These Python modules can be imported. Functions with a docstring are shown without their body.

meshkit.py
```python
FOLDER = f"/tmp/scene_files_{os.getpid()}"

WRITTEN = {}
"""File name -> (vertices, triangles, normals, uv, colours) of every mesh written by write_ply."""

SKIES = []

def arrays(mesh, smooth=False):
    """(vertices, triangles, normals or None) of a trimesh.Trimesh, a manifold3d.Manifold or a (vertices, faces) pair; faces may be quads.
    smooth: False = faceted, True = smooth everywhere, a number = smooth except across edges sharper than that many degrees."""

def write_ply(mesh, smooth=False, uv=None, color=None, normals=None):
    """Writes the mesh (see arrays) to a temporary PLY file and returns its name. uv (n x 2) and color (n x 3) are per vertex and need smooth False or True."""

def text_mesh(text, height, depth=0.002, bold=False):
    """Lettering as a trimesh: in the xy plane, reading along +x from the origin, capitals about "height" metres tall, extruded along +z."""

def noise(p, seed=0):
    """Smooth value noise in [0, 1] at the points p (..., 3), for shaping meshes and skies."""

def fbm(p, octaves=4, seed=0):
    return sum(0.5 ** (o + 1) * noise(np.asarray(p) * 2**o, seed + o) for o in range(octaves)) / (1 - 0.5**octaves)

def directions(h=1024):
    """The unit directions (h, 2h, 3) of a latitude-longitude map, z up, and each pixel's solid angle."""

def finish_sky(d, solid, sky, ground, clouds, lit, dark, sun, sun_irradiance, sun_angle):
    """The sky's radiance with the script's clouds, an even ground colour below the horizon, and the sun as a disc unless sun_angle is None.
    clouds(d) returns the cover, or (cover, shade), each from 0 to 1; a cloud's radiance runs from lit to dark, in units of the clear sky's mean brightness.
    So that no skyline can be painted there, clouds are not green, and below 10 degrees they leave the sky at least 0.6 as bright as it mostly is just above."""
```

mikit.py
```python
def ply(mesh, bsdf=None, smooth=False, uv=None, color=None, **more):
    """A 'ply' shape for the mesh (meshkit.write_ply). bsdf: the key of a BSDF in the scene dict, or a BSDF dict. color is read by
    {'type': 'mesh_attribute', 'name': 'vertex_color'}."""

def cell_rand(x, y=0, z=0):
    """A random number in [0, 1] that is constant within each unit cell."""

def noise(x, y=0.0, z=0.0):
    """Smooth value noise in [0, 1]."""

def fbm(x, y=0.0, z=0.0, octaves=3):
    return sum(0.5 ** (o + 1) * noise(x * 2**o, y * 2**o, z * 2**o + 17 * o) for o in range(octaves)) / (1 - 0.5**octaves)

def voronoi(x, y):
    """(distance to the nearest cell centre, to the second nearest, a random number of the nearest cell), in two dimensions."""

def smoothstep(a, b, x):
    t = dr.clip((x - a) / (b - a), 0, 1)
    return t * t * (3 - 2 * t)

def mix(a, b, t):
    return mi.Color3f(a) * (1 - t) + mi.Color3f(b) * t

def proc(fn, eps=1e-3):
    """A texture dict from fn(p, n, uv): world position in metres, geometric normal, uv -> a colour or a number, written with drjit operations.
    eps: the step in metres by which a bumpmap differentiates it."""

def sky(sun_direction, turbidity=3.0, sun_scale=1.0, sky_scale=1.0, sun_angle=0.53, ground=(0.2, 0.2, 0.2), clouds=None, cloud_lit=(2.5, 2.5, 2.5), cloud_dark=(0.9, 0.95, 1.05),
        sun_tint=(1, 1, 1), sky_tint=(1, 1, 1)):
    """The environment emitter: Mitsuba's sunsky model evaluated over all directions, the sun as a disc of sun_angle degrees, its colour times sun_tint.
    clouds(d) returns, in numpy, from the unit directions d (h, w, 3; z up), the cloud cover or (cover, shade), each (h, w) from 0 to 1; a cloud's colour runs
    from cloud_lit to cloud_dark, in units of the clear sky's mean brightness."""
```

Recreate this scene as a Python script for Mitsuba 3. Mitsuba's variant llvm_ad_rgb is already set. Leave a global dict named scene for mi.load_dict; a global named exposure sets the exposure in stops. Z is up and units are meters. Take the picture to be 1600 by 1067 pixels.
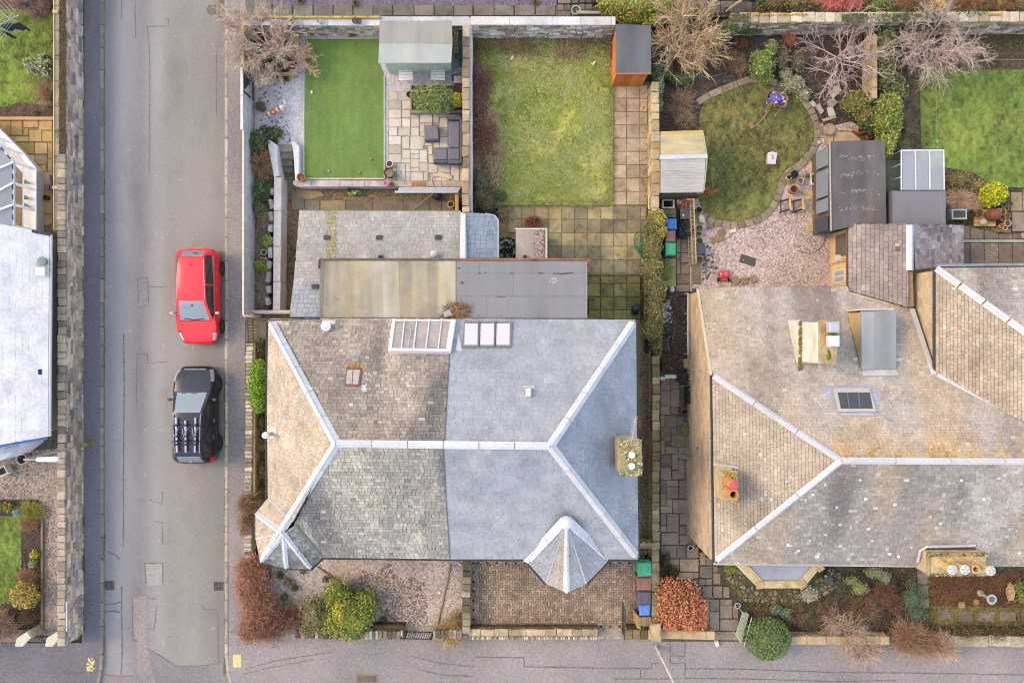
import math,numpy as np,trimesh,drjit as dr,mitsuba as mi,mikit,meshkit
from mikit import proc,noise,fbm,voronoi,smoothstep,mix,cell_rand
from shapely.geometry import Polygon,Point,LineString,box as sbox
import manifold3d as m3

# ---------------------------------------------------------------- camera, sky, exposure
T=mi.ScalarTransform4f
scene,labels={},{}
CAM_H,PXM,CX,CY=35.0,35.0,800.0,533.5          # drone height; survey grid: 35 units per metre on the ground
scene['camera']={'type':'perspective','fov':math.degrees(2*math.atan(800/(PXM*CAM_H))),'fov_axis':'x','near_clip':0.5,'far_clip':400.0,
                   'to_world':T().look_at(origin=[0,0,CAM_H],target=[0,0,0],up=[0,1,0])}
scene['sky_light']=mikit.sky([-0.75,0.16,0.64],turbidity=4,sun_scale=0.28,sun_angle=26,sun_tint=(1.13,1.0,0.87),
                               clouds=lambda d:0.9+0*d[...,2],cloud_lit=(1.66,1.82,2.08),sky_tint=(1.0,1.0,1.0))
exposure=3.26
KB=2.0                                                # how bright a level white surface shows

# ---------------------------------------------------------------- helpers
rng=np.random.default_rng(11)
U=lambda a=0.,b=1.,n=None:rng.uniform(a,b,n)

def C(r,g=None,b=None,k=1.0):
    if g is None:r,g,b=r
    c=np.array([r,g,b],float)/255
    return k*np.where(c<=.04045,c/12.92,((c+.055)/1.055)**2.4)/KB

def P(px,py,z=0.):
    s=(CAM_H-z)/CAM_H
    return np.array([(px-CX)/PXM*s,(CY-py)/PXM*s,z])
def Q(pts,z=0.):return [tuple(P(x,y,z)[:2]) for x,y in pts]
def rect(x0,y0,x1,y1):return [(x0,y0),(x1,y0),(x1,y1),(x0,y1)]

def enc(col,amp=.2):
    c=np.sqrt(np.clip(np.atleast_2d(np.asarray(col,float)),0,.98))
    a=np.broadcast_to(np.asarray(amp,float),c.shape[:1])
    return np.stack([np.floor(c[:,0]*250)+.05+.9*c[:,1],np.floor(c[:,2]*250)+.05+.9*np.clip(a,0,1)],1)

def dec(uv):
    fu,fv=dr.floor(uv.x),dr.floor(uv.y)
    r,g,b=fu/250,(uv.x-fu-.05)/.9,fv/250
    return mi.Color3f(r*r,g*g,b*b),(uv.y-fv-.05)/.9

class MB:
    def __init__(s):s.v,s.f,s.u,s.n=[],[],[],0
    def add(s,v,f,uv):
        v=np.asarray(v,float).reshape(-1,3);f=np.asarray(f,int)
        if f.shape[1]==4:f=np.vstack([f[:,[0,1,2]],f[:,[0,2,3]]])
        uv=np.broadcast_to(uv,(len(v),2))
        s.v.append(v);s.f.append(f+s.n);s.u.append(uv);s.n+=len(v)
        return s
    def arrays(s):return np.vstack(s.v),np.vstack(s.f),np.vstack(s.u)
    # prism of a flat outline with a small bevel on the upper edge
    def slab(s,pts,z0,z1,col,amp=.2,bev=0.,bottom=False,tilt=None):
        p=np.asarray(pts,float)
        if np.sum(p[:,0]*np.roll(p[:,1],-1)-np.roll(p[:,0],-1)*p[:,1])<0:p=p[::-1]
        n=len(p);i=np.arange(n);j=(i+1)%n
        rings=[(p,z0),(p,z1-bev)]
        if bev>0:
            e=np.roll(p,-1,0)-p;L=np.linalg.norm(e,axis=1,keepdims=True)+1e-9
            nn=np.stack([-e[:,1],e[:,0]],1)/L;npv=np.roll(nn,1,0)
            m=nn+npv;m /= np.maximum((m*nn).sum(1,keepdims=True),.3)
            rings.append((p+m*bev,z1))
        v=np.vstack([np.c_[q,np.full(n,z)] for q,z in rings])
        if tilt is not None:v[:,2]+=np.where(v[:,2]>z0,v[:,:2]@np.asarray(tilt[:2])+tilt[2],0)
        f=[]
        for k in range(len(rings)-1):f.append(np.stack([i+k*n,j+k*n,j+(k+1)*n,i+(k+1)*n],1))
        uv=enc(col,amp)
        s.add(v,np.vstack(f),uv)
        t,tf=cap(rings[-1][0]);zt=np.full(len(t),z1)
        if tilt is not None:zt=zt+t@np.asarray(tilt[:2])+tilt[2]
        s.add(np.c_[t,zt],tf,uv)
        if bottom:s.add(np.c_[t,np.full(len(t),z0)],tf[:,::-1],uv)
        return s
    def box(s,c,size,col,amp=.2,rot=0.,bev=0.,bottom=True):     # c = centre of base
        x,y=size[0]/2,size[1]/2;ca,sa=math.cos(rot),math.sin(rot)
        pts=[(c[0]+a*ca-b*sa,c[1]+a*sa+b*ca) for a,b in ((-x,-y),(x,-y),(x,y),(-x,y))]
        return s.slab(pts,c[2],c[2]+size[2],col,amp,bev,bottom)
    def pbox(s,x0,y0,x1,y1,z0,z1,col,amp=.2,bev=0.):return s.slab(Q(rect(x0,y0,x1,y1),z1),z0,z1,col,amp,bev)
    def face(s,pts,col,amp=.2):                                      # planar 3D polygon
        p=np.asarray(pts,float);c=p.mean(0)
        n=np.cross(p-c,np.roll(p,-1,0)-c).sum(0);n /= np.linalg.norm(n)+1e-12
        a=p[1]-p[0];a /= np.linalg.norm(a);b=np.cross(n,a)
        t,f=cap(np.stack([(p-c)@a,(p-c)@b],1))
        return s.add(c+t[:,:1]*a+t[:,1:]*b,f,enc(col,amp))
    def plate(s,pts,th,col,amp=.2):                                 # planar polygon thickened downwards along its normal
        p=np.asarray(pts,float);c=p.mean(0)
        n=np.cross(p-c,np.roll(p,-1,0)-c).sum(0);n /= np.linalg.norm(n)
        if n[2]<0:p,n=p[::-1],-n
        q=p-n*th;k=len(p);i=np.arange(k);j=(i+1)%k
        s.face(p,col,amp);s.face(q[::-1],col,amp)
        return s.add(np.vstack([p,q]),np.stack([i,i+k,j+k,j],1),enc(col,amp))
    def tube(s,pts,r,col,amp=.2,n=6):
        p=np.asarray(pts,float);r=np.broadcast_to(np.asarray(r,float),(len(p),))
        d=np.gradient(p,axis=0);d /= np.linalg.norm(d,axis=1,keepdims=True)+1e-9
        a=np.cross(d,[0.31,0.17,0.94]);a /= np.linalg.norm(a,axis=1,keepdims=True)+1e-9;b=np.cross(d,a)
        t=np.arange(n)*2*np.pi/n
        v=(p[:,None]+r[:,None,None]*(np.cos(t)[None,:,None]*a[:,None]+np.sin(t)[None,:,None]*b[:,None])).reshape(-1,3)
        i=np.arange(n);j=(i+1)%n
        f=np.vstack([np.stack([i+k*n,j+k*n,j+(k+1)*n,i+(k+1)*n],1) for k in range(len(p)-1)])
        uv=enc(col,amp);s.add(v,f,uv)
        for k,o in ((0,-1),(len(p)-1,1)):
            s.add(np.vstack([p[k],v[k*n:(k+1)*n]]),np.stack([i*0,(i+1) if o>0 else (j+1),(j+1) if o>0 else (i+1)],1),uv)
        return s
    def lathe(s,c,prof,col,amp=.2,n=18,sq=1.):
        pr=np.asarray(prof,float);t=np.arange(n)*2*np.pi/n
        v=np.stack([c[0]+pr[:,:1]*np.cos(t),c[1]+sq*pr[:,:1]*np.sin(t),c[2]+pr[:,1:]+0*t],-1).reshape(-1,3)
        i=np.arange(n);j=(i+1)%n
        f=np.vstack([np.stack([i+k*n,j+k*n,j+(k+1)*n,i+(k+1)*n],1) for k in range(len(pr)-1)])
        return s.add(v,f,enc(col,amp))
    def leaves(s,p,size,cols,up=.6,asp=.5,amp=.1):
        n=len(p);d=rng.normal(size=(n,3));d[:,2]+=up*2;d /= np.linalg.norm(d,axis=1,keepdims=True)
        a=np.cross(d,rng.normal(size=(n,3)));a /= np.linalg.norm(a,axis=1,keepdims=True)+1e-9;b=np.cross(d,a)
        z=(size*U(.6,1.35,n))[:,None]
        v=np.stack([p-a*z,p-b*z*asp,p+a*z,p+b*z*asp],1).reshape(-1,3)
        k=np.arange(n)[:,None]*4
        cols=np.asarray(cols);c=cols[rng.integers(0,len(cols),n)]*U(.75,1.25,n)[:,None]
        return s.add(v,np.vstack([k+[0,1,2],k+[0,2,3]]),np.repeat(enc(c,amp),4,0))
    def stalks(s,p0,p1,p2,r0,r1,cols):                            # tapered three-sided curved stems
        n=len(p0);pts=np.stack([p0,.25*p0+.5*p1+.25*p2,p2],1)
        d=p2-p0;d /= np.linalg.norm(d,axis=1,keepdims=True)+1e-9
        a=np.cross(d,rng.normal(size=(n,3)));a /= np.linalg.norm(a,axis=1,keepdims=True)+1e-9;b=np.cross(d,a)
        r0=np.broadcast_to(r0,(n,));r1=np.broadcast_to(r1,(n,))
        rr=np.stack([r0,(r0+r1)/2,r1],1)
        t=np.arange(3)*2*np.pi/3
        o=np.cos(t)[None,:,None]*a[:,None]+np.sin(t)[None,:,None]*b[:,None]
        v=(pts[:,:,None]+rr[:,:,None,None]*o[:,None]).reshape(-1,3)
        k=np.arange(n)[:,None]*9;f=[]
        for q in (0,3):
            for i in range(3):
                j=(i+1)%3
                f+=[k+[q+i,q+j,q+3+j],k+[q+i,q+3+j,q+3+i]]
        cols=np.atleast_2d(cols);c=cols[rng.integers(0,len(cols),n)]*U(.8,1.2,n)[:,None]
        return s.add(v,np.vstack(f),np.repeat(enc(c,.1),9,0))

cr2=lambda a,b:a[0]*b[1]-a[1]*b[0]
def cap(p):
    n=len(p)
    if n==3:return p,np.array([[0,1,2]])
    if n==4:
        c=[cr2(p[(i+1)%4]-p[i],p[(i+2)%4]-p[(i+1)%4]) for i in range(4)]
        if min(c)>0:return p,np.array([[0,1,2],[0,2,3]])
    v,f=trimesh.creation.triangulate_polygon(Polygon(p).buffer(0),engine='earcut')
    v,f=np.asarray(v)[:,:2],np.asarray(f)
    q=v[f];a=cr2((q[:,1]-q[:,0]).T,(q[:,2]-q[:,0]).T)
    f=np.where((a<0)[:,None],f[:,::-1],f)
    return v,f

used=set()
def key(base,parent=None):
    k=base if parent is None else parent+'__'+base
    r,i=k,0
    while r in used:i+=1;r=f'{k}_{i:03d}'
    used.add(r);return r
def note(k,label=None,cat=None,group=None,kind=None):
    d={a:b for a,b in (('label',label),('category',cat),('group',group),('kind',kind)) if b}
    if d:labels[k]=d
    return k
def thing(base,label,cat,group=None):return note(key(base),label,cat,group)
def put(mb,base,parent=None,mat='paint',smooth=False,**n):
    k=key(base,parent);v,f,uv=mb.arrays()
    scene[k]=mikit.ply((v,f),'bsdf_'+mat,smooth=smooth,uv=uv)
    return note(k,**n)
def one(mb,base,label,cat,group=None,mat='paint',smooth=False):return put(mb,base,None,mat,smooth,label=label,cat=cat,group=group)
def struct(mb,base,mat='paint',parent=None):return put(mb,base,parent,mat,kind=None if parent else 'structure')

# ---------------------------------------------------------------- materials (each surface's own colour rides in its uv)
def bs(fn,rough=.85,bump=None,bscale=.01,eps=.01,**kw):
    b={'type':'principled','base_color':proc(fn),'roughness':rough,**kw}
    if bump:b={'type':'bumpmap','arbitrary':proc(bump,eps),'scale':bscale,'bsdf':b}
    return {'type':'twosided','bsdf':b}
def f_paint(p,n,uv):
    c,a=dec(uv)
    t=.55*noise(p.x*2.3,p.y*2.3,p.z*2.3)+.45*noise(p.x*13,p.y*13,p.z*13)-.5
    return c*dr.maximum(1+2.2*a*t,.1)
def f_gravel(p,n,uv):
    c,a=dec(uv)
    d,e,w=voronoi(p.x*17,p.y*17)
    m=fbm(p.x*.9,p.y*.9,p.z)-.5
    g=(w-.5)*1.5+(noise(p.x*41,p.y*41)-.5)*.6-.7*smoothstep(.16,.0,e-d)
    tint=mi.Color3f(1+.16*(cell_rand(w*977.)-.5),1.,1-.16*(cell_rand(w*977.)-.5))
    return c*tint*dr.maximum(1+a*(g+1.1*m),.12)
def f_grass(p,n,uv):
    c,a=dec(uv)
    m=fbm(p.x*.55+7,p.y*.55,3.,3)-.5;q=1.4*(noise(p.x*5.5,p.y*4.2)-.5)+1.2*(noise(p.x*12,p.y*11)-.5);r=noise(p.x*34,p.y*27)-.5
    dry=smoothstep(.46,.74,fbm(p.x*.8+31,p.y*.8+5,1.,4))*a
    cc=c*dr.maximum(1+a*(1.5*m+.9*q+1.1*r),.15)
    return mix(cc,cc*mi.Color3f(1.45,1.1,1.4),dry)
def f_turf(p,n,uv):
    c,a=dec(uv)
    return c*dr.maximum(1+a*(.8*(noise(p.x*30,p.y*18)-.5)+1.3*(fbm(p.x*.7,p.y*.35)-.5)+.5*(noise(p.x*5,p.y*3.)-.5)+.06*dr.sin(p.x*16.5)),.2)
def f_asphalt(p,n,uv):
    c,a=dec(uv)
    g=(noise(p.x*38,p.y*38)-.5)*.8+(noise(p.x*17+9,p.y*17)-.5)*.5
    m=fbm(p.x*.33,p.y*.33,2.)-.5
    fl=smoothstep(.93,.97,noise(p.x*7.7+3,p.y*7.7))
    return c*dr.maximum(1+a*(g+1.3*m),.2)+mi.Color3f(.10,.095,.085)*fl*a
def f_road(p,n,uv):
    c,a=dec(uv)
    w=.12*(noise(p.y*.25,3.)-.5)
    x=p.x+w
    band=.15*dr.exp(-dr.square((x+17.45)/.38))+.17*dr.exp(-dr.square((x+15.8)/.4))-.13*dr.exp(-dr.square((x+16.6)/.3))+.05*dr.exp(-dr.square((x+14.4)/.6))-.13*dr.exp(-dr.square((x+18.1)/.3))-.08*dr.exp(-dr.square((x+13.0)/.25))
    g=(noise(p.x*38,p.y*38)-.5)*.42+(noise(p.x*13,p.y*11)-.5)*.2
    m=fbm(p.x*.6,p.y*.17,2.)-.5
    st=smoothstep(.60,.8,fbm(p.x*1.6+40,p.y*.9,5.))
    sp=smoothstep(.955,.975,noise(p.x*6.1+3,p.y*6.1))
    warm=mix(mi.Color3f(.97,.98,1.04),mi.Color3f(1.05,1.,.93),smoothstep(-17.5,-14.2,p.x))
    return c*warm*dr.maximum(1+band+1.1*a*g+1.3*m*a-.07*st,.2)+mi.Color3f(.05)*sp
def f_soil(p,n,uv):
    c,a=dec(uv)
    g=(noise(p.x*29,p.y*29)-.5)+(noise(p.x*9,p.y*9)-.5)+.9*(fbm(p.x*1.2,p.y*1.2,4.)-.5)
    chip=smoothstep(.80,.9,noise(p.x*21+5,p.y*21))
    return c*dr.maximum(1+a*1.2*g,.15)+mi.Color3f(.09,.075,.055)*chip*a
def f_felt(p,n,uv):
    c,a=dec(uv)
    s=fbm(p.x*2.6,p.y*.28,6.)-.5;m=fbm(p.x*.9+3,p.y*.9,8.)-.5
    y=smoothstep(.52,.78,fbm(p.x*1.7+11,p.y*.8,2.))
    cc=c*dr.maximum(1+a*(1.7*s+1.2*m+.5*(fbm(p.x*3.,p.y*3.,3.)-.5)+.35*(noise(p.x*30,p.y*30)-.5)),.2)
    return mix(cc,cc*mi.Color3f(1.15,1.02,.68),y*a)
def f_stone(p,n,uv):
    c,a=dec(uv)
    m=fbm(p.x*3.1,p.y*3.1,p.z*3.1,3)-.5;g=noise(p.x*27,p.y*27,p.z*27)-.5
    li=smoothstep(.66,.76,fbm(p.x*5+7,p.y*5,p.z*5,3));mo=smoothstep(.56,.74,fbm(p.x*1.3+50,p.y*1.3,p.z*2.,3))
    cc=c*dr.maximum(1+a*(1.5*m+.9*g),.15)
    cc=mix(cc,mi.Color3f(.30,.28,.22),.45*li*a)
    return mix(cc,mi.Color3f(.075,.075,.025),.55*mo*a)
def f_slab(p,n,uv):
    c,a=dec(uv)
    m=fbm(p.x*1.8,p.y*1.8,2.)-.5;g=noise(p.x*25,p.y*25)-.5;d=smoothstep(.55,.7,fbm(p.x*4.3+9,p.y*4.3,7.))
    return c*dr.maximum(1+a*(1.4*m+.5*g-.45*d),.2)
def f_wood(p,n,uv):
    c,a=dec(uv)
    g=noise(p.x*3.2,p.y*42,p.z*30)-.5;m=fbm(p.x*1.9,p.y*1.9,p.z*2.)-.5
    return c*dr.maximum(1+a*(.9*g+1.3*m),.2)
h_grain=lambda p,n,uv:noise(p.x*24,p.y*24,p.z*24)+.5*noise(p.x*51,p.y*51,p.z*51)
h_lump=lambda p,n,uv:noise(p.x*14,p.y*14,p.z*14)+.4*noise(p.x*33,p.y*33,p.z*33)
scene.update({'bsdf_'+a:b for a,b in dict(paint=bs(f_paint),gloss=bs(f_paint,.35,specular=.5),satin=bs(f_paint,.55),
             gravel=bs(f_gravel,.9,h_lump,.02),grass=bs(f_grass,.95,h_lump,.04),turf=bs(f_turf,.8),asphalt=bs(f_asphalt,.88),road=bs(f_road,.85),
             soil=bs(f_soil,.95,h_lump,.03),felt=bs(f_felt,.8),stone=bs(f_stone,.9,h_grain,.012),slab=bs(f_slab,.85),wood=bs(f_wood,.75),
             metal=bs(f_paint,.3,metallic=.85)).items()})
scene['bsdf_car_paint']=bs(f_paint,.22,clearcoat=.55,clearcoat_gloss=.95,specular=.35)
scene['bsdf_car_glass']={'type':'twosided','bsdf':{'type':'principled','base_color':{'type':'rgb','value':[.13,.16,.19]},'roughness':.06,'specular':1.0,'clearcoat':1.0}}  # pale base colour stands in for sky reflected in the screens
scene['bsdf_dark_glass']={'type':'twosided','bsdf':{'type':'principled','base_color':{'type':'rgb','value':[.02,.02,.024]},'roughness':.05,'specular':.7}}
scene['bsdf_frosted_pane']={'type':'blendbsdf','weight':.55,'a':{'type':'thindielectric'},'b':{'type':'twosided','bsdf':{'type':'diffuse','reflectance':{'type':'rgb','value':[.33,.36,.42]}}}}
scene['bsdf_clear_pane']={'type':'thindielectric'}
# ---------------------------------------------------------------- generators
class Plane:                                            # roof plane through three survey points
    def __init__(s,*pts):
        p=[P(*q) if abs(q[0])>60 or True else q for q in pts]
        s.n=np.cross(p[1]-p[0],p[2]-p[0]);s.n /= np.linalg.norm(s.n)
        if s.n[2]<0:s.n=-s.n
        s.o=p[0];s.h=np.cross([0,0,1],s.n);s.h /= np.linalg.norm(s.h);s.u=np.cross(s.n,s.h)   # h level, u up the slope
    def at(s,px,py,lift=0.):
        d=P(px,py,0)-[0,0,CAM_H];t=((s.o-[0,0,CAM_H])@s.n+lift)/(d@s.n)
        return np.array([0,0,CAM_H])+d*t
    def z(s,px,py):return s.at(px,py)[2]

def slates(mb,pl,pxpoly,w,e,colfn,gap=.045,lift=.0,jit=.12,amp=.25):
    pts=np.array([pl.at(*q) for q in pxpoly]);ab=np.stack([(pts-pl.o)@pl.h,(pts-pl.o)@pl.u],1)
    pg=Polygon(ab).buffer(0);a0,b0,a1,b1=pg.bounds;inner=pg.buffer(-max(w,e)*.8)
    from shapely import prepare,contains_xy
    prepare(inner);prepare(pg)
    V,F,UV,n0=[],[],[],0
    nr=int((b1-b0)/e)+2
    for j in range(nr):
        b=b0+j*e;x=a0-w*U(0,1)
        while x<a1:
            ww=w*U(1-2.5*jit,1+2.5*jit)
            g_,y0,y1=gap*w*U(.1,.7),b+U(-.08,.08)*e*jit*4,b+U(-.08,.08)*e*jit*4;q=np.array([(x+g_,y0),(x+ww-g_,y1),(x+ww-g_,b+e*(1-gap*1.7)),(x+g_,b+e*(1-gap*1.7))])
            cx,cy=x+ww/2,b+e/2;x+=ww
            if not contains_xy(inner,cx,cy):
                g=Polygon(q).intersection(pg)
                if g.is_empty or g.area<.12*w*e or g.geom_type!='Polygon':continue
                q=np.array(g.exterior.coords)[:-1]
                if Polygon(q).exterior.is_ccw is False:q=q[::-1]
            th=(.022 if gap>.01 else .004)*(1+.5*U(-1,1)*jit*4)
            t=np.clip((q[:,1]-b)/e,0,1.2)
            up=lift+.006+th*(1-.8*t)
            k=len(q);w3=pl.o+q[:,:1]*pl.h+q[:,1:]*pl.u
            top=w3+up[:,None]*pl.n;bot=w3+(lift-.004)*pl.n
            c=colfn(w3.mean(0),cx,b-b0)
            V+=[top,bot];i=np.arange(k);jn=(i+1)%k
            F+=[n0+np.array([[0,r,r+1] for r in range(1,k-1)]),n0+np.stack([i,i+k,jn+k],1),n0+np.stack([i,jn+k,jn],1)]
            UV+=[np.repeat(enc(c,amp),2*k,0)];n0+=2*k
    if V:mb.add(np.vstack(V),np.vstack(F),np.vstack(UV))
    return mb

def nz(*p,o=3,s=0):return float(meshkit.fbm(np.array([p if len(p)==3 else (*p,0.)],float),o,s)[0])
def weather(base,dark,light,amt=.16,pd=.5,pl_=.5,sx=.9,sy=.3,seed=0,odd=.03,oddc=(225,222,215),tint=None):
    base,dark,light,oddc=(C(x) for x in (base,dark,light,oddc))
    def fn(p,a,b):
        d=np.clip((nz(a*sx,b*sy,1.,s=seed)-(1-pd))*5,0,1);l=np.clip((nz(a*sx*.8,b*sy*.8,9.,s=seed+3)-(1-pl_))*5,0,1)
        c=base*(1-d)+dark*d;c=c*(1-.85*l)+light*.85*l
        if tint is not None:c=c*(1-(k_ := tint[1](a,b)))+C(tint[0])*k_
        r=U()
        if r<odd:c=.5*c+.5*oddc
        return c*(1+amt*rng.normal())*(1+min(.025,amt*.22)*rng.normal(size=3))
    return fn

def roof(parent,slopes,base=(74,70,67)):
    """slopes: (plane, outline, slate width, gauge, colour function)"""
    mb=MB()
    for pl,pg,*_ in slopes:mb.plate([pl.at(*q,lift=-.01) for q in pg],.06,C(base))
    r=put(mb,'roof',parent)
    for pl,pg,w,e,fn,*gp in slopes:
        put(slates(MB(),pl,pg,w,e,fn,*gp),'slate_course',r,kind='stuff')
    return r

def capline(parent,p0,p1,w,col,seg=1.3,base='ridge_cap',h=.05,amp=.12,gap=.012,roll=.03,mat='satin'):
    """lead or zinc capping laid in lengths over a ridge or hip"""
    p0,p1=np.array(p0,float),np.array(p1,float);d=p1-p0;L=np.linalg.norm(d);d /= L
    s=np.cross(d,[0,0,1.]);s /= np.linalg.norm(s);up=np.cross(s,d);n=max(1,round(L/seg))
    for i in range(n):
        a,b=p0+d*(L*i/n+gap),p0+d*(L*(i+1)/n-gap)
        pr=[(-w/2,-w*.28),(-w/2,-w*.28+.02),(-roll,h*.75),(-roll*.6,h+roll),(roll*.6,h+roll),(roll,h*.75),(w/2,-w*.28+.02),(w/2,-w*.28)]
        k=len(pr);ra=[a+x*s+y*up for x,y in pr];rb=[b+x*s+y*up for x,y in pr]
        j=np.arange(k-1);m=MB()
        cc=C(col,k=U(.84,1.04));s_=U(-.012,.012);a,b=a+s*s_,b+s*(s_+U(-.008,.008))
        m.add(np.vstack([ra,rb]),np.stack([j,j+1,j+1+k,j+k],1)[:,::-1],enc(cc,amp))
        m.face(ra,cc,amp);m.face(rb[::-1],cc,amp)
        put(m,base,parent,mat)

def rim(parent,p0,p1,w,h,col,base='gutter',down=True):
    m=MB();p0,p1=np.array(p0,float),np.array(p1,float);d=(p1-p0);d /= np.linalg.norm(d);s=np.cross(d,[0,0,1.])*w/2
    v=[p0-s,p1-s,p1+s,p0+s];m.plate(v,h,C(col));return put(m,base,parent)

def rough_stone(m,c,size,rot,col,amp=.5,rnd=.16,faceup=None):
    """a hewn block: box with chamfered, jittered corners; c = centre"""
    x,y,z=np.array(size)/2
    ch=min(x,y,z)*.35
    v=np.array([(sx*(x-ch*a),sy*(y-ch*b),sz*(z-ch*cc)) for sx in (-1,1) for sy in (-1,1) for sz in (-1,1) for a,b,cc in ((0,1,1),(1,0,1),(1,1,0))])
    v=v*(1+U(-rnd,rnd,v.shape));ca,sa=math.cos(rot),math.sin(rot)
    v=np.stack([v[:,0]*ca-v[:,1]*sa,v[:,0]*sa+v[:,1]*ca,v[:,2]],1)+c
    h=trimesh.convex.hull_faces if False else None
    f=HULLF
    return m.add(v,f,enc(col,amp))
def _hullf():
    x=1.;ch=.35
    v=np.array([(sx*(x-ch*a),sy*(x-ch*b),sz*(x-ch*c)) for sx in (-1,1) for sy in (-1,1) for sz in (-1,1) for a,b,c in ((0,1,1),(1,0,1),(1,1,0))])
    h=trimesh.Trimesh(v,[[0,1,2]],process=False).convex_hull
    idx=[int(np.argmin(np.linalg.norm(v-q,axis=1))) for q in h.vertices]
    return np.array(idx)[h.faces]
HULLF=_hullf()

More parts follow.
